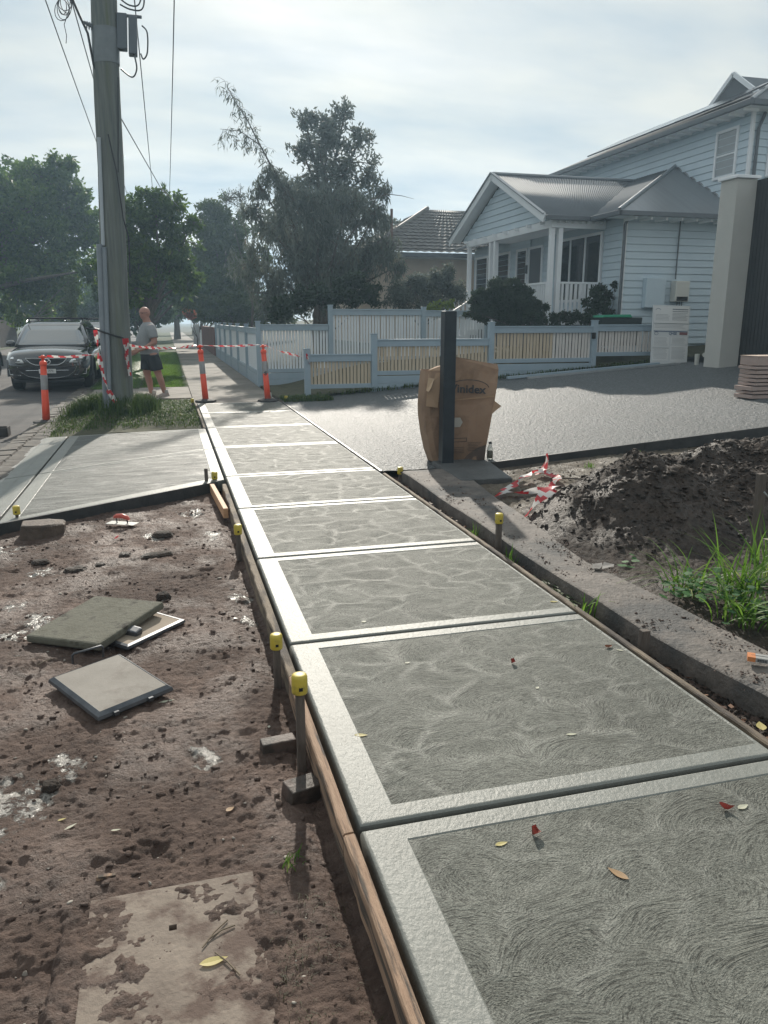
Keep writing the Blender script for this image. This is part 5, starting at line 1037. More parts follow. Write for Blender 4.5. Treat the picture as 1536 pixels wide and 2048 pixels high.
# ------------------------------------------------------------------ steel post
M_steel = mat('blue_black_steel', (.025, .032, .04), (.045, .056, .066), vs=4, rough=.38, metal=.5, bump=.1, bs=30)
sp_ = empty('steel_post', (2.93, 8.02, 0), 'dark blue-grey square steel post standing in the concrete pad in front of the box', 'steel post')
s_ = .068; b1 = [(-s_, -s_), (s_, -s_), (s_, s_), (-s_, s_)]
MB().prism(b1, 'z', .05, 1.69).build('column', M_steel, sp_, bev=.008)
MB().box(-.066, .066, -.066, .066, 1.6905, 1.693).build('cap_plate', M_galv, sp_, bev=.001)
# ------------------------------------------------------------------ crumpled cardboard box
M_card = mat('brown_cardboard', (.27, .17, .11), (.34, .225, .15), vs=3, rough=.85, bump=.15, bs=12, c3=(.22, .14, .09), s3=2.5, m3=(.5, .62)); M_card2 = mat('cardboard_inside', (.36, .24, .15), (.42, .28, .18), vs=5, rough=.85)
cbx = empty('cardboard_box', (3.12, 8.3, .05), 'tall crumpled brown cardboard box leaning behind the steel post', 'cardboard box')
def bl(a, b, t_): return [a[i]+(b[i]-a[i])*t_ for i in range(len(a))]
# outline at levels: z, xl, xr of the front, yfront
lv = [(-.03, -.27, .33, -.125), (.10, -.32, .345, -.132), (.30, -.365, .37, -.145), (.50, -.395, .40, -.15), (.62, -.40, .425, -.13), (.70, -.395, .44, -.125), (.86, -.385, .47, -.10), (1.0, -.37, .50, -.07)]
rr = random.Random(5); rings = []
for z, a, b, f in lv:
    ring = []
    for k in range(9): t_ = k/8; ring.append((a+.06+(b-a-.06)*t_, f+.010*math.sin(t_*7+z*6)+rr.uniform(-.009, .009), z))
    ring += [(b+.01, f+.18, z), (b-.02, .28+.04*z, z), (0, .31, z), (a+.05, .27, z), (a-.0, .12, z), (a+.01, f+.05, z)]
    rings.append(ring)
m = MB().loft(rings, caps=False, smooth=False); n = len(rings[0]); m.add(rings[0], [tuple(range(n))]); m.build('carton', M_card, cbx, solid=.006)
# raised front flap, higher at left side behind the post
m = MB(); fl = [(-.08, -.075, .99), (.5, -.068, 1.0), (.515, -.03, 1.0), (.50, -.03, 1.06), (.30, -.04, 1.09), (.10, -.05, 1.13), (-.08, -.05, 1.16)]
m.add(fl, [(0, 1, 3, 4, 5, 6)]); m.build('flap', M_card, cbx, solid=.006)
MB().add([(-.34, -.03, 1.0), (-.15, -.06, 1.0), (-.10, .0, 1.07), (-.22, .04, 1.04)], [(0, 1, 2, 3)]).build('flap', M_card2, cbx, solid=.005)
MB().add([(-.335, -.055, .97), (-.2, -.09, .98), (-.26, -.17, .60), (-.39, -.15, .62), (-.37, -.12, .8)], [(0, 1, 2, 3, 4)]).build('torn_flap', M_card2, cbx, solid=.006)
MB().add([(-.35, -.10, .93), (-.29, -.12, .92), (-.34, -.17, .82), (-.37, -.17, .78), (-.385, -.13, .79)], [(0, 1, 2, 3, 4)]).build('torn_strip', mat('torn_card_edge', (.5, .36, .24), rough=.8), cbx, solid=.004)
MB().add([(.385, -.155, .50), (.425, -.16, .66), (.50, -.18, .60), (.43, -.165, .54)], [(0, 1, 2, 3)]).build('torn_flap', M_card2, cbx, solid=.006)
MB().add([(.10, -.152, .42), (.10, -.16, .70), (-.3, -.165, .665), (.42, -.156, .70), (.42, -.158, .72), (.1, -.163, .70)], [(2, 3, 4, 5)]).build('crease_edge', M_card2, cbx)
M_stk = mat('pale_sticker', (.38, .36, .32), rough=.6)
lg = text('Vinidex', .125, M_ink, (.055, -.152, .80), (R(88), 0, R(1)), cbx, 'logo', 1.15, .003)
lg.rotation_euler = (R(83), R(4), R(2)); lg.location = (.10, -.150, .795)
arc = MB(); arc.tube([(.10+.26*math.cos(a), -.142+.0*a, .795+.105*math.sin(a)) for a in [R(k) for k in range(8, 150, 8)]], .004, 4); arc.build('logo_arc', M_ink, cbx)
MB().lathe([(0, 0), (.062, 0), (.062, .004), (0, .004)], n=6, smooth=False, M=Matrix.Translation((-.02, -.163, .43)) @ Matrix.Rotation(R(90), 4, 'X')).build('sticker', M_stk, cbx)
m = MB()
for a, b, c, d in ((-.14, .10, .245, .25), (-.14, .10, .205, .21), (.095, .10, .205, .25)): m.box(a, b, -.157, -.155, c, d)
for k in range(6): m.box(.11+.01*(k % 2), .28-.02*(k % 3), -.159, -.157, .19-k*.018, .193-k*.018)
for k in range(4): m.box(-.1, .07, -.159, -.157, .14-k*.02, .143-k*.02)
m.build('print', M_ink, cbx)
M_carddk = mat('dark_cardboard', (.10, .075, .06), (.14, .10, .08), rough=.7)
MB().add([(.06, -.137, -.02), (.335, -.138, -.02), (.345, -.146, .16), (.22, -.150, .12), (.12, -.145, .05)], [(0, 1, 2, 3, 4)]).build('dark_patch', M_carddk, cbx)  # darker brown polygon low on the right of the carton front
# ------------------------------------------------------------------ bottles
M_bot = bpy.data.materials.new('clear_bottle'); M_bot.use_nodes = True; b_ = M_bot.node_tree.nodes['Principled BSDF']; setin(b_, 'Transmission Weight', .85); setin(b_, 'Roughness', .08); setin(b_, 'Base Color', (.85, .88, .85, 1)); setin(b_, 'IOR', 1.33)
def bottle(x, y, z, s, label, lab_m):
    b = empty('drink_bottle', (x, y, z), label, 'bottle', 'small drink bottles')
    MB().lathe([(0, 0), (.031, 0), (.033, .01), (.033, .12), (.026, .145), (.017, .17), (.017, .19)], n=16).build('body', M_bot, b); MB().lathe([(.0335, .02), (.034, .021), (.034, .105), (.0335, .106)], n=16).build('label', lab_m, b); MB().lathe([(.0, .19), (.019, .185), (.019, .208), (0, .21)], n=12).build('cap', M_cable, b); b.scale = (s, s, s)
bottle(3.50, 8.12, .04, 1.0, 'clear bottle with a dark label on the driveway beside the box', mat('dark_label', (.05, .05, .04), (.16, .15, .11), vs=60, rough=.5)); bottle(2.02, 16.25, .0, .8, 'small clear bottle behind the right bollard', M_stk)
# ------------------------------------------------------------------ stack of plasterboard
M_ply = mat('pink_grey_board', (.36, .27, .24), (.45, .35, .31), vs=3, rough=.8, bump=.1); M_plyt = mat('board_top', (.48, .38, .31), (.54, .44, .37), vs=3, rough=.8)
stk = empty('board_stack', (8.62, 9.95, .41), 'stack of pinkish grey boards on the driveway at the right edge of the photo', 'board stack')
z = .0; 
for k in range(9):
    h = [.07, .05, .075, .05, .06, .055, .07, .055, .15][k]; dx = [-.05, -.02, -.06, .0, .0, .0, .01, -.02, 0][k]
    MB().box(dx, 1.3+dx, -.02*(k % 2), .38, z+.015, z+h).build('board', [M_ply], stk, bev=.004); z += h+.002
MB().box(-.01, 1.29, -.01, .39, z+.002, z+.006).build('cover_sheet', M_plyt, stk)
# ------------------------------------------------------------------ permit sign board
sg = empty('sign_board', (11.25, 15.85, .60), 'white building site notice board with small print leaning by the low fence', 'sign'); sg.rotation_euler = (R(-5), R(1.5), 0)
M_sg = mat('white_sign', (.60, .62, .63), (.64, .66, .67), vs=3, rough=.5); M_sgrey = mat('sign_grey_print', (.17, .19, .21), rough=.5); M_sblue = mat('sign_blue', (.10, .14, .22), rough=.5); M_sred = mat('sign_red', (.25, .12, .12), rough=.5); M_paper = mat('paper_sheet', (.70, .71, .71), rough=.6)
MB().box(-.49, .49, -.012, .012, .0, 1.33).build('board', M_sg, sg, bev=.003)
pm = MB(); pm2 = MB(); pp = MB()
pp.box(-.46, .46, -.0145, -.0125, .93, 1.30); pp.box(-.45, -.03, -.0145, -.0125, .08, .36); pp.box(.02, .46, -.0145, -.0125, .06, .42); pp.box(-.45, .46, -.0145, -.0125, .78, .90); pp.box(-.45, -.03, -.0145, -.0125, .40, .62); pp.box(.02, .45, -.0145, -.0125, .46, .62); pp.build('notice_sheet', M_paper, sg)
rr = random.Random(8)
for (x0, x1, z0, z1, st_, th) in ((.02, .44, .98, 1.16, .03, .006), (-.42, -.04, .98, 1.12, .03, .004), (-.43, -.06, .11, .33, .028, .004), (.05, .43, .10, .38, .028, .004), (-.43, -.06, .42, .6, .028, .004), (.05, .43, .48, .6, .028, .004), (-.43, .43, .80, .89, .03, .004)):
    z = z1
    while z > z0: pm.box(x0, x1-rr.uniform(0, .15)*(x1-x0), -.017, -.0148, z-th, z); z -= st_
for z in (.925, .365): pm2.box(-.46, .46 if z > .5 else -.03, -.017, -.0146, z-.006, z)
pm.build('small_print', M_sgrey, sg); pm2.build('rules', M_ink, sg)
MB().box(-.45, .45, -.0175, -.0148, .735, .755).build('band', M_sblue, sg); MB().box(.24, .45, -.0175, -.0146, .67, .73).build('band', M_sred, sg)
text('QHSE', .085, M_sblue, (.06, -.016, .695), (R(90), 0, 0), sg, 'lettering', 1, .002)
lg = MB(); lg.tube([(-.36+.07*math.cos(a), -.016, 1.2+.055*math.sin(a)) for a in [R(k) for k in range(20, 165, 12)]], .004, 4); lg.tube([(-.38+.05*math.cos(a), -.016, .695+.035*math.sin(a)) for a in [R(k) for k in range(0, 361, 24)]], .004, 4); lg.build('logo_mark', M_sblue, sg)
MB().box(.02, .44, -.017, -.0148, 1.235, 1.255).box(.02, .44, -.017, -.0148, 1.19, 1.203).build('heading_bars', M_sgrey, sg)
# white pvc pipe stubs by the pier
M_pvc = mat('white_pvc', (.55, .55, .5), rough=.4)
MB().tube([(11.55, 14.9, .5), (11.55, 14.9, .80), (11.53, 14.89, .86), (11.44, 14.86, .85)], .05, 10).build('pvc_pipe', M_pvc, label='white bent PVC pipe stub by the rendered pier', cat='pipe')
MB().tube([(11.48, 15.15, .5), (11.48, 15.15, .86)], [.04, .055], 10).build('pvc_pipe', M_pvc, label='short straight white pipe stub left of the bent one', cat='pipe')
# wheelie bin
bn = empty('wheelie_bin', (10.55, 17.1, 1.0), 'dark wheelie bin with bright green lid behind the low fence', 'bin'); MB().prism([(-.5, 0), (.5, 0), (.55, .66), (-.55, .66)], 'y', -.3, .3).build('body', mat('bin_body', (.02, .03, .03), rough=.5), bn, bev=.02); MB().prism([(-.56, .66), (.25, .66), (.2, .73), (-.5, .71)], 'y', -.33, .33).build('lid', mat('bin_green_lid', (.02, .28, .16), rough=.5), bn, bev=.01)
# ------------------------------------------------------------------ things in the mud
M_lidc = mat('pit_lid_concrete', (.20, .18, .155), (.29, .265, .235), vs=3.5, rough=.8, bump=.15, bs=60, c3=(.15, .125, .105), s3=4, m3=(.55, .7)); M_frame = mat('dull_steel_frame', (.08, .085, .095), (.15, .155, .165), vs=14, rough=.45, metal=.7)
def lid(loc, rot, w_, d_, label, th=.035, cm=None, frame=True, bevel=.022):
    t_ = empty('pit_lid', loc, label, 'pit lid', 'pit lids lying in the mud'); t_.rotation_euler = rot
    a, b = w_/2, d_/2
    if frame:
        r_ = lambda o, z: [(-a+o, -b+o, z), (a-o, -b+o, z), (a-o, b-o, z), (-a+o, b-o, z)]
        m = MB().loft([r_(.012, 0), r_(.0, .012), r_(.004, .026), r_(bevel, th), r_(bevel+.003, th-.002)], smooth=False, caps=False); m.add(r_(.012, 0), [(3, 2, 1, 0)]); m.build('frame', M_frame, t_)
        g_ = MB().box(-a+bevel, a-bevel, -b+bevel, b-bevel, .005, th-.0015).build('concrete_fill', cm or M_lidc, t_)
        for sx in (-.55, .35): MB().box(sx*a-.012, sx*a+.012, -b-.012, -b+.004, .008, .026).build('lug', M_frame, t_, bev=.002)
    else:
        MB().box(-a, a, -b, b, 0, th).build('concrete_fill', cm or M_lidc, t_, bev=.012)
    return t_
M_moss = mat('mossy_concrete', (.10, .095, .07), (.17, .165, .13), vs=9, rough=.9, bump=.8, bs=45, c3=(.05, .045, .035), s3=9, m3=(.55, .68))
c = (onZ(105, 1350, -.06)+onZ(250, 1297, -.06)+onZ(338, 1380, -.06)+onZ(185, 1440, -.06))/4
l1 = lid((c.x, c.y, -.095), (R(1.5), R(-1.5), R(31)), .375, .50, 'pale concrete-topped pit lid with dark sloping steel edge, nearest in the mud', .04)
# handle bar standing beside it
hd = MB(); hd.tube([(-.075, 0, .0), (-.075, 0, .05), (-.066, 0, .058), (.066, 0, .068), (.075, 0, .06), (.075, 0, 0)], .006, 8); hd.build('lifting_handle', M_frame, loc=(onZ(175, 1312, -.06).x, onZ(175, 1312, -.06).y+.015, -.09), rot=(R(10), 0, R(18)), label='small steel lifting handle standing between the two lids', cat='handle')
c = (onZ(78, 1270, -.05)+onZ(165, 1190, -.05)+onZ(310, 1215, -.05)+onZ(225, 1305, -.05))/4
lid((c.x, c.y, -.075), (R(4), R(-3), R(-36)), .50, .56, 'mossy grey concrete paver resting on the half-hidden lid', .045, M_moss, frame=False)
lid((c.x+.16, c.y-.03, -.10), (R(0), R(2), R(-44)), .46, .44, 'concrete lid with steel rim half hidden under the mossy paver', .03, mat('tan_concrete', (.26, .21, .16), (.33, .27, .21), vs=5, rough=.85))
MB().box(-.05, .05, -.03, .03, 0, .05).build('metal_bracket', M_frame, loc=(c.x+.19, c.y-.17, -.09), rot=(R(10), R(8), R(-35)), bev=.01, label='rusty steel bracket sticking out between the paver and the lid', cat='bracket')
# half-buried slab with its square hole
M_old = mat('buried_slab', (.165, .13, .106), (.29, .24, .195), vs=6, rough=.85, bump=.6, bs=60, c3=(.115, .078, .062), s3=5.5, m3=(.48, .58), bdist=.008)
bs_ = empty('buried_slab', (0, 0, 0), 'mud-smeared concrete slab half buried at the bottom left, with a square hole', 'concrete slab')
hx, hy, hw_ = -.092, 1.965, .011
xs_ = [-.33, hx-hw_, hx+hw_, .155]; ys_ = [.8, hy-hw_, hy+hw_, 2.14]; m = MB()
K = 40
for i in range(3):
    for j in range(3):
        if i == 1 and j == 1: continue
        m.box(xs_[i], xs_[i+1], ys_[j], ys_[j+1], -.2, -.1045)
m.build('slab_body', M_old, bs_)
MB().box(hx-hw_, hx+hw_, hy-hw_, hy+hw_, -.2, -.17).build('hole_bottom', M_dark, bs_)
# mud spread over the slab edges: thin irregular skin
mx_, my_ = np.meshgrid(np.arange(-.42, .20, .006), np.arange(.9, 2.2, .006))
def skin(x, y):
    e = np.minimum(np.minimum(x+.30, .15-x)/.12, (2.12-y)/.09); n = fbm(x*8+2, y*8, 5, .6)
    ed = .12*(1-np.clip(e, -1, 1))
    patch = .9*np.exp(-((x-.06)/.05)**2-((y-1.98)/.06)**2)+.6*np.exp(-((x+.25)/.05)**2-((y-2.02)/.05)**2)+.5*np.exp(-((x+.02)/.05)**2-((y-1.72)/.02)**2)+.6*np.exp(-((x-.03)/.02)**2-((y-1.88)/.05)**2)
    e2 = np.minimum(np.minimum(x+.44, .205-x), 2.165-y)
    return -.1105+.030*(n*.75+.25*fbm(x*30, y*30, 3, .7)+ed*2.1+.35*patch-.03)+.004*fbm(x*50, y*50, 3, .6)-.06*sstep(.05, .0, e2+.012*fbm(x*20, y*20, 2))
grid('mud_smear', np.arange(-.44, .21, .006), np.arange(.9, 2.17, .006), lambda x, y: np.minimum(skin(x, y), -.085)-.05*sstep(.03, .0, np.hypot(x-hx, y-hy)-.01)-.03*sstep(.16, .2, x), M_mud, attr=lambda x, y: 0*x, kind='stuff')
MB().prism([(-.03, 0), (.03, .002), (.03, .012), (-.028, .016)], 'y', -.006, .006).build('timber_splinter', M_timO, loc=(onZ(212, 1755, -.1).x, onZ(212, 1755, -.1).y, -.105), rot=(0, 0, R(2)), label='small orange timber splinter at the corner of the buried slab', cat='splinter')
# sawn dark block at upper left
rr = random.Random(3); m = MB()
b0 = [(-.17, -.1), (.0, -.15), (.16, -.08), (.17, .05), (.04, .13), (-.17, .08)]
m.loft([[(x*1.02, y*1.02, -.1) for x, y in b0], [(x, y, .0) for x, y in b0], [(x*.98+.01, y*.98, .085+.01*math.sin(x*20)) for x, y in b0], [(x*.9, y*.88, .10+.008*math.cos(y*30)) for x, y in b0]], smooth=False)
M_blk2 = mat('muddy_stone_block', (.05, .036, .028), (.14, .10, .075), vs=9, rough=.7, bump=.9, bs=28, bdist=.02)
m.build('stone_block', M_blk2, loc=(-1.08, 6.62, -.10), rot=(0, R(3), R(5)), bev=.012, label='big muddy dark stone block by the corner of the crossing slab', cat='stone block')
# red-handled trowel
tp = onZ(245, 1048, -.09); tr = empty('trowel', (tp.x, tp.y, -.085), 'steel finishing trowel with red handle lying on the mud', 'trowel', rz=R(-28)); MB().box(-.13, .13, -.05, .05, 0, .004).build('blade', mat('trowel_blade', (.5, .5, .48), rough=.35, metal=.8), tr)
m = MB(); m.tube([(-.05, 0, .004), (-.055, 0, .05)], .006, 6); m.tube([(.05, 0, .004), (.045, 0, .04)], .006, 6); m.build('bracket', M_frame, tr); MB().tube([(-.075, 0, .05), (-.05, 0, .062), (0, 0, .066), (.05, 0, .052), (.068, 0, .035)], [.012, .019, .021, .019, .012], 10).build('handle', mat('red_plastic', (.55, .10, .07), rough=.4), tr)
q = onZ(233, 1078, -.09); tape([(q.x-.01, q.y, -.085), (q.x+.015, q.y+.03, -.07)], 'tiny scrap of red plastic on the mud in front of the trowel', w_=.04, name='plastic_scrap', group=None)
# clods
M_clod = M_soil
def clod(px, py, s, label, flat=.6, rz=0, sx=1.):
    p = onZ(px, py, -.09); rr = random.Random(int(px)); bm = bmesh.new(); bmesh.ops.create_icosphere(bm, subdivisions=3, radius=s)
    for v in bm.verts:
        n = v.co.normalized(); k = 1+.35*math.sin(n.x*7+px)+.2*math.sin(n.y*11+py)+.25*math.cos(n.z*9); v.co = v.co*(.75+.22*k)
        v.co.z *= flat; v.co.x *= sx
    me = bpy.data.meshes.new('soil_clod'); bm.to_mesh(me); bm.free(); me.materials.append(M_soil)
    o = bpy.data.objects.new('soil_clod', me); COL.objects.link(o); o.location = (p.x, p.y, float(mud_h(np.array([p.x]), np.array([p.y]))[0])+s*.25*flat); o.rotation_euler = (0, 0, rz); tag(o, label, 'clod', 'dark soil clods on the mud')
clod(327, 1190, .045, 'dark soil clod just beyond the half-hidden lid', .9); clod(325, 1068, .07, 'wide dark clod to the right of the trowel', .5, 0, 1.3); clod(312, 1106, .055, 'long low dark lump in the middle of the mud', .35, .3, 2.6); clod(250, 1103, .05, 'low dark lump left of the long one', .4); clod(150, 1135, .06, 'dark lump near the left edge in front of the stone block', .4, .4, 1.4); clod(100, 1560, .035, 'dark lump inside the cement splash', .7); clod(200, 1122, .04, 'small dark clod between stone block and paver', .5); clod(80, 1118, .05, 'dark crumbly lump at the left edge', .45, 0, 1.4)
rr2 = np.random.default_rng(12)
def crumbs(name, n, xf, hf, smin, smax, m_, seed, label, cat, **kw):
    r = np.random.default_rng(seed); ico = bmesh.new(); bmesh.ops.create_icosphere(ico, subdivisions=1, radius=1.); bv = np.array([v.co[:] for v in ico.verts]); bf = np.array([[v.index for v in f.verts] for f in ico.faces]); ico.free()
    x, y = xf(r, n); z = hf(x, y); n = len(x); s = smin*(smax/smin)**(r.random(n)**2.2)
    d = 1+.35*r.normal(size=(n, len(bv))); V = bv[None]*d[..., None]*s[:, None, None]*np.stack([r.uniform(.7, 1.4, n), r.uniform(.7, 1.4, n), r.uniform(.4, .9, n)], -1)[:, None, :]; a = r.uniform(0, 6.28, n); ca, sa = np.cos(a)[:, None], np.sin(a)[:, None]
    V = np.stack([V[..., 0]*ca-V[..., 1]*sa, V[..., 0]*sa+V[..., 1]*ca, V[..., 2]], -1)+np.stack([x, y, z+s*.2], -1)[:, None, :]
    F_ = (bf[None]+(np.arange(n)*len(bv))[:, None, None]).reshape(-1, 3); me = bpy.data.meshes.new(name); me.vertices.add(n*len(bv)); me.vertices.foreach_set('co', V.reshape(-1).astype(np.float32)); me.loops.add(F_.size); me.loops.foreach_set('vertex_index', F_.reshape(-1).astype(np.int32)); me.polygons.add(len(F_)); me.polygons.foreach_set('loop_start', (np.arange(len(F_))*3).astype(np.int32)); me.polygons.foreach_set('use_smooth', np.ones(len(F_), bool)); me.update(calc_edges=True)
    me.materials.append(m_); a_ = me.attributes.new('mask', 'FLOAT', 'POINT'); o = bpy.data.objects.new(name, me); COL.objects.link(o); return tag(o, label, cat, kind='stuff', **kw)
def xyf(r, n):
    y = 1.1+6.9*r.random(n)**1.3; x = r.uniform(-1.6, .43, n); k = (fbm(x*2.5, y*2.5, 4, .6)+.25*np.exp(-((x-.4)/.12)**2) > r.normal(.05, .2, n)); k &= ~((x > -.42) & (x < .17) & (y < 2.13) & (r.random(n) < .8)); return x[k], y[k]
crumbs('mud_crumbs', 6500, xyf, mud_h, .0025, .015, M_mud, 1, 'small crumbs of mud scattered over the churned ground', 'mud crumbs')
def xyf(r, n):
    x = r.uniform(2.75, 7.5, n); y = r.uniform(3.4, 7.8, n); ml = mound_h(x, y); k = ml > r.uniform(.01, .3, n); return x[k], y[k]
crumbs('soil_crumbs', 26000, xyf, soil_h, .005, .026, M_soil, 2, 'loose crumbs of black soil on the mound', 'soil crumbs')
def xyf(r, n):
    x = r.uniform(2.31, 2.7, n); y = r.uniform(2.5, 7.5, n); k = fbm(x*6, y*3, 4, .7) > r.normal(.12, .15, n); return x[k], y[k]
crumbs('beam_crumbs', 5000, xyf, lambda x, y: .042+0*x, .002, .009, M_mud, 5, 'bits of dried mud lying on the concrete beam', 'mud crumbs')
def xyf(r, n): return r.uniform(2.18, 2.38, n), 1.8+5.9*r.random(n)
crumbs('trench_crumbs', 3500, xyf, soil_h, .004, .02, M_soil, 3, 'soil crumbs in the narrow trench', 'soil crumbs')
def xyf(r, n):
    y = 1.2+6.5*r.random(n)**1.3; x = r.uniform(-1.6, .40, n); return x, y
crumbs('pale_stones', 420, xyf, mud_h, .003, .011, mat('pale_grit', (.22, .19, .16), (.36, .33, .29), vs=30, rough=.8), 6, 'pale bits of stone and mortar in the mud', 'stones')
def xyf(r, n): return r.uniform(3.2, 7, n), r.uniform(6.3, 7.9, n)
crumbs('gravel_bits', 1200, xyf, soil_h, .004, .016, M_dirt, 4, 'pale crumbs on the soil near the driveway edge', 'crumbs')
# ------------------------------------------------------------------ things on the right
q = lambda px, py, z=0.: tuple(onZ(px, py, z))
def sz(x, y): return float(soil_h(np.array([x]), np.array([y]))[0])
def onsoil(pts, dz_=.03):
    o = []
    for px, py, dzz in pts: p = onZ(px, py, .03); o.append((p.x, p.y, sz(p.x, p.y)+dz_+dzz))
    return o
tape(onsoil([(985, 992, 0), (1010, 988, .02), (1040, 990, .01), (1075, 990, .02), (1100, 985, .01), (1115, 970, .03), (1112, 958, .02)]), 'crumpled barrier tape running along the ground by the beam', w_=.13, seed=11, twist=5, flatz=True, stripe=.12)
tape(onsoil([(1112, 958, 0), (1085, 955, .05), (1060, 958, .06), (1030, 975, .03), (1005, 982, .01)]), 'folded loop of barrier tape behind the long piece', w_=.12, seed=12, twist=6, flatz=True, stripe=.12)
tape(onsoil([(1080, 955, .02), (1088, 950, .09), (1092, 945, .14), (1085, 955, .05)]), 'upright bunch of red tape at the top of the heap', w_=.17, seed=13, twist=3, flatz=False, stripe=.16)
tape(onsoil([(1050, 1030, 0), (1070, 1024, .03), (1090, 1014, .03), (1105, 1010, .03), (1115, 1012, .02)]), 'short crumpled tape scrap nearest the beam', w_=.14, seed=14, twist=5, flatz=True, stripe=.11)
p = onZ(1195, 960, .05); M_ylw = mat('yellow_plastic', (.62, .36, .03), rough=.4)
m = MB(); rr = random.Random(6); m.add([(rr.uniform(-.1, .1), rr.uniform(-.06, .06), rr.uniform(.01, .06)) for _ in range(12)], [(0, 1, 2), (2, 3, 4), (4, 5, 6), (6, 7, 8), (8, 9, 10), (1, 5, 9), (3, 7, 11)]); m.build('yellow_tape_scrap', M_ylw, loc=(p.x, p.y, sz(p.x, p.y)+.01), label='yellow plastic scrap on the pale soil', cat='plastic scrap')
p1, p2 = onZ(1105, 956, .05), onZ(1180, 962, .05); MB().tube([(p1.x, p1.y, sz(p1.x, p1.y)+.03), (p2.x, p2.y, sz(p2.x, p2.y)+.03)], .008, 6).build('stick', M_stake, label='thin straight stick lying between the tape and the yellow scrap', cat='stick')
MB().box(-.028, .028, -.02, .02, -.2, .62).build('garden_stake', M_stake, loc=(3.93, 4.35, -.05), rot=(0, R(-2), 0), bev=.003, label='brown broken post standing in the dark soil', cat='stake'); MB().box(-.022, .022, -.018, .018, -.2, .62).build('garden_stake', mat('silver_stake', (.14, .13, .12), (.26, .25, .23), vs=9, rough=.8, stretch=(5, 5, .5), bump=.4), loc=(3.72, 3.75, -.05), rot=(0, R(2), 0), bev=.003, label='taller grey weathered stake rising from the weeds', cat='stake')
MB().tube([(3.9, 4.3, .45), (3.97, 4.27, .37), (4.02, 4.22, .43), (4.03, 4.2, .52)], .006, 6).build('wire_hook', M_galv, label='bent wire between the two garden stakes', cat='wire')
MB().box(-.015, .015, -.015, .015, -.1, .5).build('garden_stake', M_stake, loc=(3.82, 3.78, -.1), rot=(0, R(1), 0), label='thin dark stake right behind the grey one', cat='stake')
MB().lathe([(0, 0), (.055, 0), (.065, .11), (.07, .112), (.07, .12), (.062, .12), (.055, .01)], n=16).build('plant_pot', mat('white_plastic_pot', (.42, .43, .42), rough=.5), loc=(3.48, 3.62, .02), rot=(R(8), 0, 0), label='small white plastic pot hidden among the weeds', cat='pot')
# cigarette-like packet on the beam
p = onZ(1512, 1322, .06); pk = empty('small_packet', (p.x+.01, p.y, .062), 'small orange and white cardboard packet lying on the concrete beam', 'packet', rz=R(-38)); MB().box(-.045, .045, -.028, .028, 0, .022).build('carton', mat('packet_grey', (.28, .28, .27), (.36, .36, .35), vs=40, rough=.5), pk, bev=.002)
MB().box(-.046, -.012, -.0285, .0285, .0, .0228).build('orange_end', mat('packet_orange', (.55, .20, .07), rough=.5), pk); m = MB()
for k in range(12): m.box(-.005+k*.0035, -.005+k*.0035+.0014*(1+k % 2), -.0287, -.0283, .004, .017)
m.build('barcode', M_ink, pk); MB().box(-.03, .04, -.0, .003, .0225, .0232).build('print_band', M_ink, pk)
p = onZ(1205, 1132, .06); m = MB(); rr = random.Random(9)
for k in range(6):
    a = k*1.05; m.add([(0, 0, .006), (.11*math.cos(a)*rr.uniform(.5, 1.1), .06*math.sin(a), .004+.01*rr.random()), (.11*math.cos(a+1)*rr.uniform(.6, 1), .06*math.sin(a+1), .004+.012*rr.random())], [(0, 1, 2)])
m.build('bark_scrap', mat('grey_bark_scrap', (.09, .085, .08), (.17, .16, .15), vs=18, rough=.7), loc=(p.x, p.y, .055), label='grey scrap of bark lying on the concrete beam', cat='bark')
# black tray at left edge on the road
p = onZ(5, 870, -.09); bt = MB(); bt.box(-.35, .10, -.12, .12, 0, .02); bt.box(.08, .10, -.12, .12, .02, .14); bt.box(-.35, .08, -.12, -.10, .02, .13); bt.box(-.35, .08, .10, .12, .02, .13)
bt.build('black_tub', M_rub, loc=(p.x+.0, p.y, -.1), bev=.008, label='black plastic tub cut off at the left edge of the photo on the road', cat='tub')
M_rag = mat('white_plastic_rag', (.5, .5, .47), rough=.5)
for (px, py, z, lab) in ((137, 838, -.06, 'crumpled white paper on the verge near the left bollard'), (612, 800, .0, 'white scrap of paper by the low fence corner'), (365, 755, -.02, 'crumpled white paper on the bright grass strip')):
    p = onZ(px, py, z); m = MB(); rr = random.Random(px); m.add([(rr.uniform(-.09, .09), rr.uniform(-.07, .07), rr.uniform(0, .07)) for _ in range(14)], [(0, 1, 2), (2, 3, 4), (4, 5, 6), (6, 7, 8), (8, 9, 10), (10, 11, 12), (1, 5, 9), (3, 7, 13), (0, 6, 12)]); m.build('paper_scrap', M_rag, loc=(p.x, p.y, z), label=lab, cat='paper scrap', group='crumpled paper scraps')
p1, p2 = onZ(282, 832, -.02), onZ(345, 822, -.02); MB().bar((p1.x, p1.y, -.0), (p2.x, p2.y, .03), .04, .03).build('timber_offcut', M_stake, label='grey timber stick lying on the verge right of the pole', cat='stick', bev=.003)
# twigs on the mud
M_twig = mat('twig', (.12, .09, .06), (.2, .16, .11), vs=20, rough=.8)
for i, (a, b, lab) in enumerate((((405, 1895), (455, 1840), 'dry twig lying across the buried slab above the yellow leaf'), ((415, 1880), (470, 1850), 'second dry twig crossing the first on the buried slab'), ((430, 1905), (480, 1950), 'thin twig right of the big yellow leaf'), ((75, 1330), (105, 1317), 'short stick on the mud left of the handle'))):
    p1, p2 = onZ(*a, -.1), onZ(*b, -.1); MB().tube([(p1.x, p1.y, -.1), ((p1.x+p2.x)/2, (p1.y+p2.y)/2+.006, -.098), (p2.x, p2.y, -.1)], .0022, 5).build('twig', M_twig, label=lab, cat='twig', group='twigs on the mud')
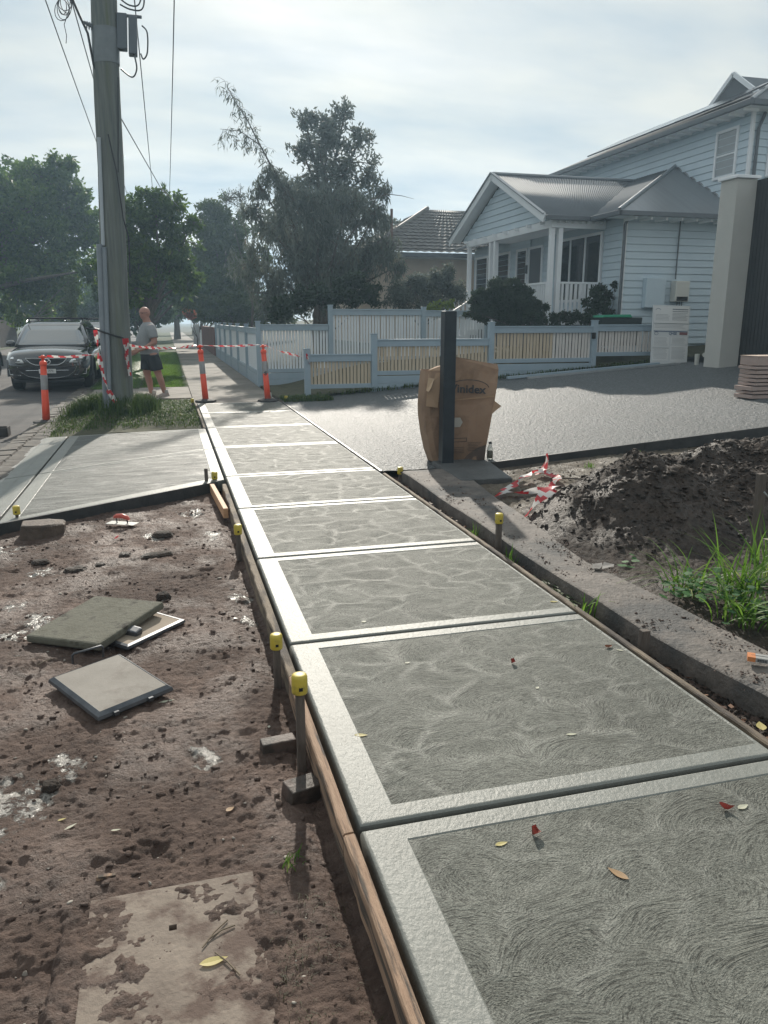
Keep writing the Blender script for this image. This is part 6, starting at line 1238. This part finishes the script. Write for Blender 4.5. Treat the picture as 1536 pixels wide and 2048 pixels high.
# ------------------------------------------------------------------ the man
def remesh(name, m, mats, parent, vox=.01, smooth=6, kind=None):
    o = m.build('tmp_'+name, mats); md = o.modifiers.new('r', 'REMESH'); md.mode = 'VOXEL'; md.voxel_size = vox; md.use_smooth_shade = True
    sm = o.modifiers.new('s', 'SMOOTH'); sm.iterations = smooth; sm.factor = .5
    dg = bpy.context.evaluated_depsgraph_get(); me = bpy.data.meshes.new_from_object(o.evaluated_get(dg)); bpy.data.objects.remove(o)
    me.name = name; me.materials.clear(); me.materials.append(mats); o = bpy.data.objects.new(name, me); COL.objects.link(o); o.parent = parent; return o
def ell(m, c, r, M=None, n=14):
    prof = [(max(1e-4, math.sin(math.pi*k/n)), -math.cos(math.pi*k/n)) for k in range(n+1)]
    T = (M or Matrix.Identity(4)) @ Matrix.Translation(c) @ Matrix.Diagonal((*r, 1)); return m.lathe(prof, n=18, M=T)
man = empty('person', (-.36, 17.15, 0), 'bald man in grey t-shirt and dark shorts walking left, behind the barrier tape', 'person', rz=R(194)); man.scale = (1.2, 1.14, 1.0)
M_skin = mat('skin', (.36, .175, .13), (.43, .225, .17), vs=6, rough=.55); M_shirt = mat('grey_tshirt', (.23, .245, .255), (.28, .295, .305), vs=5, rough=.9, bump=.3, bs=14); M_shorts = mat('dark_shorts', (.012, .016, .022), (.02, .025, .03), vs=5, rough=.85); M_shoe = mat('tan_shoe', (.28, .22, .20), (.36, .30, .27), vs=9, rough=.7); M_sole = mat('pale_sole', (.45, .43, .40), rough=.7)
b = MB()
# torso
def oval(z, cx_, a, bb, n=20): return [(cx_+a*math.cos(2*math.pi*k/n), bb*math.sin(2*math.pi*k/n), z) for k in range(n)]
b.loft([oval(.86, -.02, .11, .15), oval(.95, -.01, .135, .175), oval(1.05, .02, .15, .175), oval(1.16, .035, .155, .175), oval(1.28, .03, .145, .185), oval(1.40, .01, .125, .195), oval(1.48, .0, .10, .17), oval(1.54, .0, .06, .09)])
b.tube([(-.005, 0, 1.50), (.015, 0, 1.58), (.03, 0, 1.66)], [.075, .066, .062], 12)
# head turned to its left (towards the camera)
Hm = Matrix.Translation((.035, .0, 1.735)) @ Matrix.Rotation(R(28), 4, 'Z') @ Matrix.Rotation(R(4), 4, 'Y')
ell(b, (0, 0, .015), (.100, .080, .112), Hm); ell(b, (.028, 0, -.055), (.068, .060, .062), Hm); ell(b, (.05, 0, -.088), (.04, .035, .03), Hm)
b.add([tuple(Hm @ Vector(v)) for v in ((.092, -.006, .02), (.092, .006, .02), (.122, .014, -.028), (.122, -.014, -.028), (.085, .017, -.036), (.085, -.017, -.036))], [(0, 1, 2, 3), (3, 2, 4, 5), (0, 3, 5), (1, 4, 2), (0, 5, 4, 1)])
ell(b, (.078, 0, .03), (.022, .055, .012), Hm); ell(b, (.088, 0, -.058), (.012, .028, .009), Hm)
for s in (-1, 1): ell(b, (-.005, s*.082, -.01), (.022, .010, .034), Hm); ell(b, (.07, s*.032, .008), (.018, .018, .012), Hm)
# arms: near (left) arm bent forward, far arm forward low
def limb(pts, rad): b.tube(pts, rad, 12); [ell(b, p, (r_, r_, r_)) for p, r_ in zip(pts, rad)]
limb([(.0, .20, 1.44), (-.03, .25, 1.30), (-.03, .27, 1.15)], [.072, .06, .05]); limb([(-.03, .27, 1.15), (.09, .235, 1.06), (.20, .19, 1.00)], [.05, .045, .03])
limb([(.0, -.20, 1.44), (.0, -.25, 1.29), (.0, -.27, 1.14)], [.072, .06, .05]); limb([(.0, -.27, 1.14), (.10, -.22, 1.03), (.19, -.15, .95)], [.05, .043, .03])
def hand(c, d, side):
    d = Vector(d).normalized(); up = Vector((0, 0, 1)); n = d.cross(up).normalized(); up = n.cross(d); c = Vector(c)
    b.loft([[tuple(c+d*t_+up*u_*w_+n*v_*.013) for u_, v_ in ((-1, -1), (1, -1), (1, 1), (-1, 1))] for t_, w_ in ((-.02, .026), (.03, .038), (.085, .040))])
    for k, L in enumerate((.062, .074, .070, .055)):
        o_ = c+d*.08+up*(.03-.02*k); dd = (d*.9+n*side*.35).normalized(); e_ = o_+dd*L*.5; f_ = e_+(d*.5+n*side*.85).normalized()*L*.5; b.tube([o_, e_, f_], [.0095, .009, .0075], 8)
    o_ = c+d*.015+up*.028; b.tube([o_, o_+(d*.6+up*.8).normalized()*.035, o_+(d*1.0+up*.7).normalized()*.065], [.012, .0105, .009], 8)
hand((.215, .185, .995), (.9, -.25, -.25), -1); hand((.205, -.14, .94), (.9, .3, -.3), 1)
# legs: far leg carries, near leg trails with heel up
limb([(-.01, .10, .90), (-.05, .12, .72), (-.09, .13, .51)], [.105, .088, .064]); limb([(-.09, .13, .51), (-.13, .13, .36), (-.18, .12, .12)], [.06, .060, .037])
limb([(.0, -.10, .90), (.035, -.11, .70), (.05, -.11, .50)], [.105, .088, .064]); limb([(.05, -.11, .50), (.02, -.11, .34), (.0, -.10, .10)], [.06, .060, .037])
body = remesh('body', b, M_skin, man, .0095, 3)
s = MB()
s.loft([oval(.90, -.0, .155, .195), oval(.97, .01, .165, .20), oval(1.06, .035, .17, .195), oval(1.17, .05, .172, .193), oval(1.28, .04, .16, .203), oval(1.40, .012, .14, .213), oval(1.49, .0, .115, .185), oval(1.545, .0, .078, .10), oval(1.56, .005, .072, .08)])
for sd in (1, -1): s.tube([(.0, sd*.17, 1.47), (-.01, sd*.225, 1.38), (-.03 if sd > 0 else .0, sd*.262, 1.24)], [.085, .088, .08], 14)
remesh('t_shirt', s, M_shirt, man, .011, 5)
s = MB(); s.loft([oval(.80, -.0, .155, .19), oval(.90, .0, .158, .198), oval(.95, .0, .15, .19)])
s.tube([(-.01, .10, .88), (-.05, .115, .72), (-.075, .12, .58)], [.12, .12, .115], 16); s.tube([(.0, -.10, .88), (.03, -.105, .72), (.045, -.105, .58)], [.12, .12, .115], 16)
remesh('shorts', s, M_shorts, man, .011, 5)
for (ax, ay, az, tilt) in ((-.18, .12, .075, 14), (.0, -.10, .06, 0)):
    T = Matrix.Translation((ax, ay, az)) @ Matrix.Rotation(R(tilt), 4, 'Y'); sh = MB(); w_ = [(-.07, .035, .045), (-.02, .042, .05), (.06, .046, .035), (.13, .05, .02), (.19, .042, .008), (.215, .02, .0)]
    sh.loft([[tuple(T @ Vector((x, a_*math.cos(t_), -.03+max(0, math.sin(t_))*(h_+.03)-.02*(math.sin(t_) < 0)))) for t_ in [2*math.pi*k/14 for k in range(14)]] for x, a_, h_ in w_]); sh.build('shoe', M_shoe, man)
    so2 = MB(); so2.loft([[tuple(T @ Vector((x, yy, zz))) for yy, zz in ((-a_-.004, -.058), (a_+.004, -.058), (a_+.004, -.036), (-a_-.004, -.036))] for x, a_, h_ in w_], smooth=False); so2.build('sole', M_sole, man)
    ck = MB().tube([tuple(T @ Vector((-.035, 0, .02))), tuple(T @ Vector((-.035+.0, 0, .09)))], .046, 12); ck.build('sock', M_sole, man)
MB().add([tuple(v) for v in ((.185, .05, 1.375), (.182, .085, 1.375), (.178, .085, 1.365), (.181, .05, 1.365))], [(0, 1, 2, 3)]).build('shirt_badge', M_ink, man, solid=.004)
gl = MB(); gl.tube([tuple(Hm @ Vector(v)) for v in ((-.01, .084, .012), (.06, .072, .012), (.092, .05, .012), (.1, .0, .015), (.092, -.05, .012), (.06, -.072, .012))], .004, 5); gl.build('glasses', M_ink, man)
for s in (-1, 1):
    e = MB(); ell(e, (.083, s*.032, .006), (.009, .012, .007), Hm, 8); e.build('eye', M_ink, man)
# ------------------------------------------------------------------ cars
def paint(name, c, rough=.12, metal=.3): return mat(name, c, rough=rough, metal=metal, spec=.7, coat=1.)
M_cblk = paint('black_car_paint', (.006, .007, .009), .1, 0.); M_cgl = mat('car_glass', (.02, .03, .035), rough=.05, spec=1.); M_cblk.node_tree.nodes['Principled BSDF'].inputs['Coat IOR'].default_value = 1.75; M_cgl.node_tree.nodes['Principled BSDF'].inputs['IOR'].default_value = 2.3; M_chr = mat('chrome', (.75, .77, .78), rough=.12, metal=1.); M_trimb = mat('black_trim', (.015, .017, .02), rough=.5); M_tyre = mat('tyre', (.018, .018, .02), rough=.85); M_rim = mat('alloy', (.45, .47, .48), rough=.3, metal=.8); M_lamp = mat('headlamp_glass', (.75, .78, .78), rough=.08, spec=.9, metal=.4); M_plate = mat('number_plate', (.6, .61, .6), rough=.5)
def car(x, y, z, label, pm, rz=0., detail=True, group='parked cars'):
    c = empty('parked_car', (x, y, z), label, 'car', group, rz)
    st = [(.0, .66, .82, .33), (.05, .80, .89, .28), (.18, .90, .95, .25), (.40, .935, .995, .24), (.8, .96, 1.035, .24), (1.25, .965, 1.075, .24), (2.2, .97, 1.10, .24), (3.4, .97, 1.12, .24), (4.4, .95, 1.13, .26), (4.85, .88, 1.10, .32), (5.05, .78, .98, .42)]
    def sec(yy, w_, t_, b_):
        cr = .045 if yy < 1.2 else .0
        h = [(0, b_), (w_*.7, b_), (w_*.955, b_+.06), (w_, b_+.25), (w_*1.0, (b_+t_)/2+.06), (w_*.985, t_-.17), (w_*.93, t_-.05), (w_*.78, t_-.005), (w_*.4, t_+cr*.7), (0, t_+cr)]
        return [(a, yy, q_) for a, q_ in h]+[(-a, yy, q_) for a, q_ in h[-2:0:-1]]
    m = MB().loft([sec(*s_) for s_ in st]); m.build('body', pm, c, sub=2)
    # greenhouse
    def gr(z_, yf, yr, w_, rad=.16):
        pts = []
        for (cx_, cy_, a0) in ((w_-rad, yf+rad, -90), (w_-rad, yr-rad, 0), (-w_+rad, yr-rad, 90), (-w_+rad, yf+rad, 180)):
            for k in range(5): a = R(a0+22.5*k); pts.append((cx_+rad*math.cos(a), cy_+rad*math.sin(a), z_))
        return pts
    gh = [(1.04, 1.12, 4.92, .90, .12), (1.30, 1.50, 4.80, .83, .13), (1.55, 1.90, 4.62, .745, .15), (1.62, 2.05, 4.50, .70, .18), (1.665, 2.35, 4.2, .55, .2), (1.68, 2.7, 3.9, .3, .2)]
    MB().loft([gr(*g_) for g_ in gh]).build('cabin', pm, c)
    # glass
    f = lambda z_: next(((g0[1]+(g1[1]-g0[1])*(z_-g0[0])/(g1[0]-g0[0]), g0[3]+(g1[3]-g0[3])*(z_-g0[0])/(g1[0]-g0[0]), g0[2]+(g1[2]-g0[2])*(z_-g0[0])/(g1[0]-g0[0])) for g0, g1 in zip(gh[:-1], gh[1:]) if z_ <= g1[0]))
    m = MB(); rows = [1.09, 1.2, 1.3, 1.42, 1.545]; vs = []
    for z_ in rows:
        yf, w_, _ = f(z_); ww = w_-.10
        for k in range(9): t_ = -1+2*k/8; vs.append((ww*t_, yf-.012-.03*(1-t_*t_)+.02, z_+.006))
    m.add(vs, [(i*9+j, i*9+j+1, (i+1)*9+j+1, (i+1)*9+j) for i in range(4) for j in range(8)], 0, True); m.build('windscreen', M_cgl, c, solid=.012)
    for s_ in (1, -1):
        for (ya, yb) in ((1.75, 2.55), (2.65, 3.55), (3.65, 4.35)):
            vs = []
            for z_ in (1.12, 1.3, 1.53):
                yf, w_, yr = f(z_); a = max(ya, yf+.22); vs += [(s_*(w_+.006), a, z_), (s_*(w_+.006), yb-(z_-1.1)*(.2 if yb > 4 else 0), z_)]
            MB().add(vs, [(0, 1, 3, 2), (2, 3, 5, 4)]).build('side_window', M_cgl, c, solid=.008)
        # roof rails
        MB().tube([(s_*.66, 1.95, 1.63), (s_*.665, 2.1, 1.69), (s_*.665, 4.2, 1.70), (s_*.66, 4.4, 1.64)], .02, 8).build('roof_rail', M_chr, c)
        # mirrors
        mm = MB(); ell(mm, (s_*1.04, 1.62, 1.12), (.115, .07, .085)); mm.tube([(s_*.9, 1.66, 1.06), (s_*1.0, 1.63, 1.09)], .03, 8); mm.build('mirror', pm, c)
        # headlamps
        h = [(.50, .03, .705), (.64, .06, .70), (.80, .16, .725), (.925, .33, .77), (.935, .50, .86), (.88, .52, .945), (.76, .30, .915), (.62, .14, .855)]
        MB().add([(s_*a*1.0, b_-.06, q_+.005) for a, b_, q_ in h], [(0, 1, 7), (1, 2, 6, 7), (2, 3, 5, 6), (3, 4, 5)], 0, True).build('headlight', M_lamp, c, solid=.02)
        e = MB(); ell(e, (s_*.76, .10, .80), (.06, .04, .05)); ell(e, (s_*.62, .02, .76), (.045, .03, .04)); e.build('headlight_bulb', M_chr, c)
        MB().add([(s_*a, b_, q_) for a, b_, q_ in ((.62, .01, .42), (.85, .13, .44), (.86, .12, .55), (.68, .02, .52))], [(0, 1, 2, 3)]).build('fog_lamp', M_trimb, c, solid=.02)
        MB().tube([(s_*.60, .0, .415), (s_*.86, .12, .43), (s_*.88, .13, .56)], .008, 6).build('fog_trim', M_chr, c)
    for yy in (2.35, 3.9): MB().tube([(-.66, yy, 1.75), (.66, yy, 1.75)], .022, 8).build('roof_bar', M_trimb, c); [MB().box(s_*.66-.03, s_*.66+.03, yy-.04, yy+.04, 1.67, 1.76).build('rack_foot', M_trimb, c) for s_ in (1, -1)]
    # grille
    g1 = [(-.46, .80), (.46, .80), (.36, .70), (.25, .655), (-.25, .655), (-.36, .70)]
    MB().prism([(a, b_) for a, b_ in g1], 'y', -.03, .06).build('grille', M_trimb, c)
    MB().tube([(a, -.032, b_) for a, b_ in ((-.47, .81), (-.36, .70), (-.25, .652), (.25, .652), (.36, .70), (.47, .81))], .011, 6).build('grille_surround', M_chr, c)
    MB().bar((-.46, -.03, .815), (.46, -.03, .815), .03, .03).build('bonnet_edge', M_chr if detail else pm, c)
    for k in range(3): MB().box(-.34+.03*k, .34-.03*k, -.034, -.028, .765-.035*k, .772-.035*k).build('grille_slat', M_tyre, c)
    g2 = [(-.66, .60), (.66, .60), (.60, .50), (.45, .40), (.22, .36), (-.22, .36), (-.45, .40), (-.60, .50)]
    MB().prism(g2, 'y', -.025, .12).build('lower_intake', M_trimb, c)
    MB().tube([(a, -.02+abs(a)*.05, b_) for a, b_ in ((-.67, .61), (-.60, .49), (-.45, .39), (-.22, .345), (.22, .345), (.45, .39), (.60, .49), (.67, .61))], .010, 6).build('intake_trim', M_chr, c)
    MB().tube([(-.48, -.03, .525), (.48, -.03, .525)], .009, 6).build('intake_bar', M_chr, c)
    MB().box(-.80, .80, .06, .2, .24, .31).build('valance', M_trimb, c, bev=.02)
    MB().box(-.19, .19, -.05, -.035, .455, .56).build('number_plate', M_plate, c, bev=.004)
    if detail:
        text('ZJA 771', .085, M_ink, (0, -.052, .508), (R(90), 0, 0), c, 'plate_number', 1, .001)
        lg = MB(); lg.tube([(.085*math.cos(a), -.05, .735+.066*math.sin(a)) for a in [R(k) for k in range(0, 361, 15)]], .011, 6)
        lg.tube([(-.075, -.05, .765), (-.045, -.05, .76), (-.02, -.05, .73), (0, -.05, .722), (.02, -.05, .73), (.045, -.05, .76), (.075, -.05, .765)], .010, 6); lg.build('emblem', M_chr, c)
    for s_ in (1, -1):
        for yy in (.98, 3.9):
            wc = empty('wheel', (s_*.83, yy, .37), None, None); wc.parent = c
            T = Matrix.Rotation(R(90), 4, 'Y')
            MB().lathe([(.24, -.11), (.33, -.12), (.365, -.10), (.372, -.05), (.372, .05), (.365, .10), (.33, .12), (.24, .11)], n=32, M=T).build('tyre', M_tyre, wc)
            MB().lathe([(.23, -.1), (.245, -.08), (.245, .08), (.23, .1)], n=32, M=T).build('rim', M_rim, wc)
            for k in range(10):
                a = 2*math.pi*k/10; MB().bar((s_*.07, .05*math.cos(a), .05*math.sin(a)), (s_*.085, .235*math.cos(a), .235*math.sin(a)), .035, .02, up=(1, 0, 0)).build('spoke', M_rim, wc)
            # dark arch
            MB().tube([(s_*.135, .43*math.cos(a), .43*math.sin(a)-.0) for a in [R(k) for k in range(-10, 191, 12)]], .035, 6).build('arch_lip', M_trimb, wc)
    return c
car(-2.82, 20.35, -.105, 'black SUV with roof racks and chrome grille parked facing the camera', M_cblk)
car(-2.68, 27.2, -.105, 'second dark SUV parked behind the black one, mostly hidden by the pole', M_cblk, detail=False)
car(-2.62, 34.2, -.105, 'third parked car glimpsed between pole and man', paint('dark_grey_paint', (.05, .055, .06)), detail=False)
car(-6.0, 22.6, -.105, 'pale silver car on the road cut off by the left edge of the photo', paint('silver_paint', (.55, .57, .57), .25), detail=False, group=None)
# ------------------------------------------------------------------ haze
hm = bpy.data.materials.new('haze'); hm.use_nodes = True; t = hm.node_tree; t.nodes.remove(t.nodes['Principled BSDF']); pv = nd(t, 'ShaderNodeVolumePrincipled'); pv.inputs['Color'].default_value = (.55, .78, 1, 1); pv.inputs['Density'].default_value = .0016; pv.inputs['Anisotropy'].default_value = .5
lnk(t, pv.outputs[0], t.nodes['Material Output'].inputs['Volume'])
MB().box(-410, 410, -410, 410, -1.3, 26).build('haze', hm, kind='stuff')
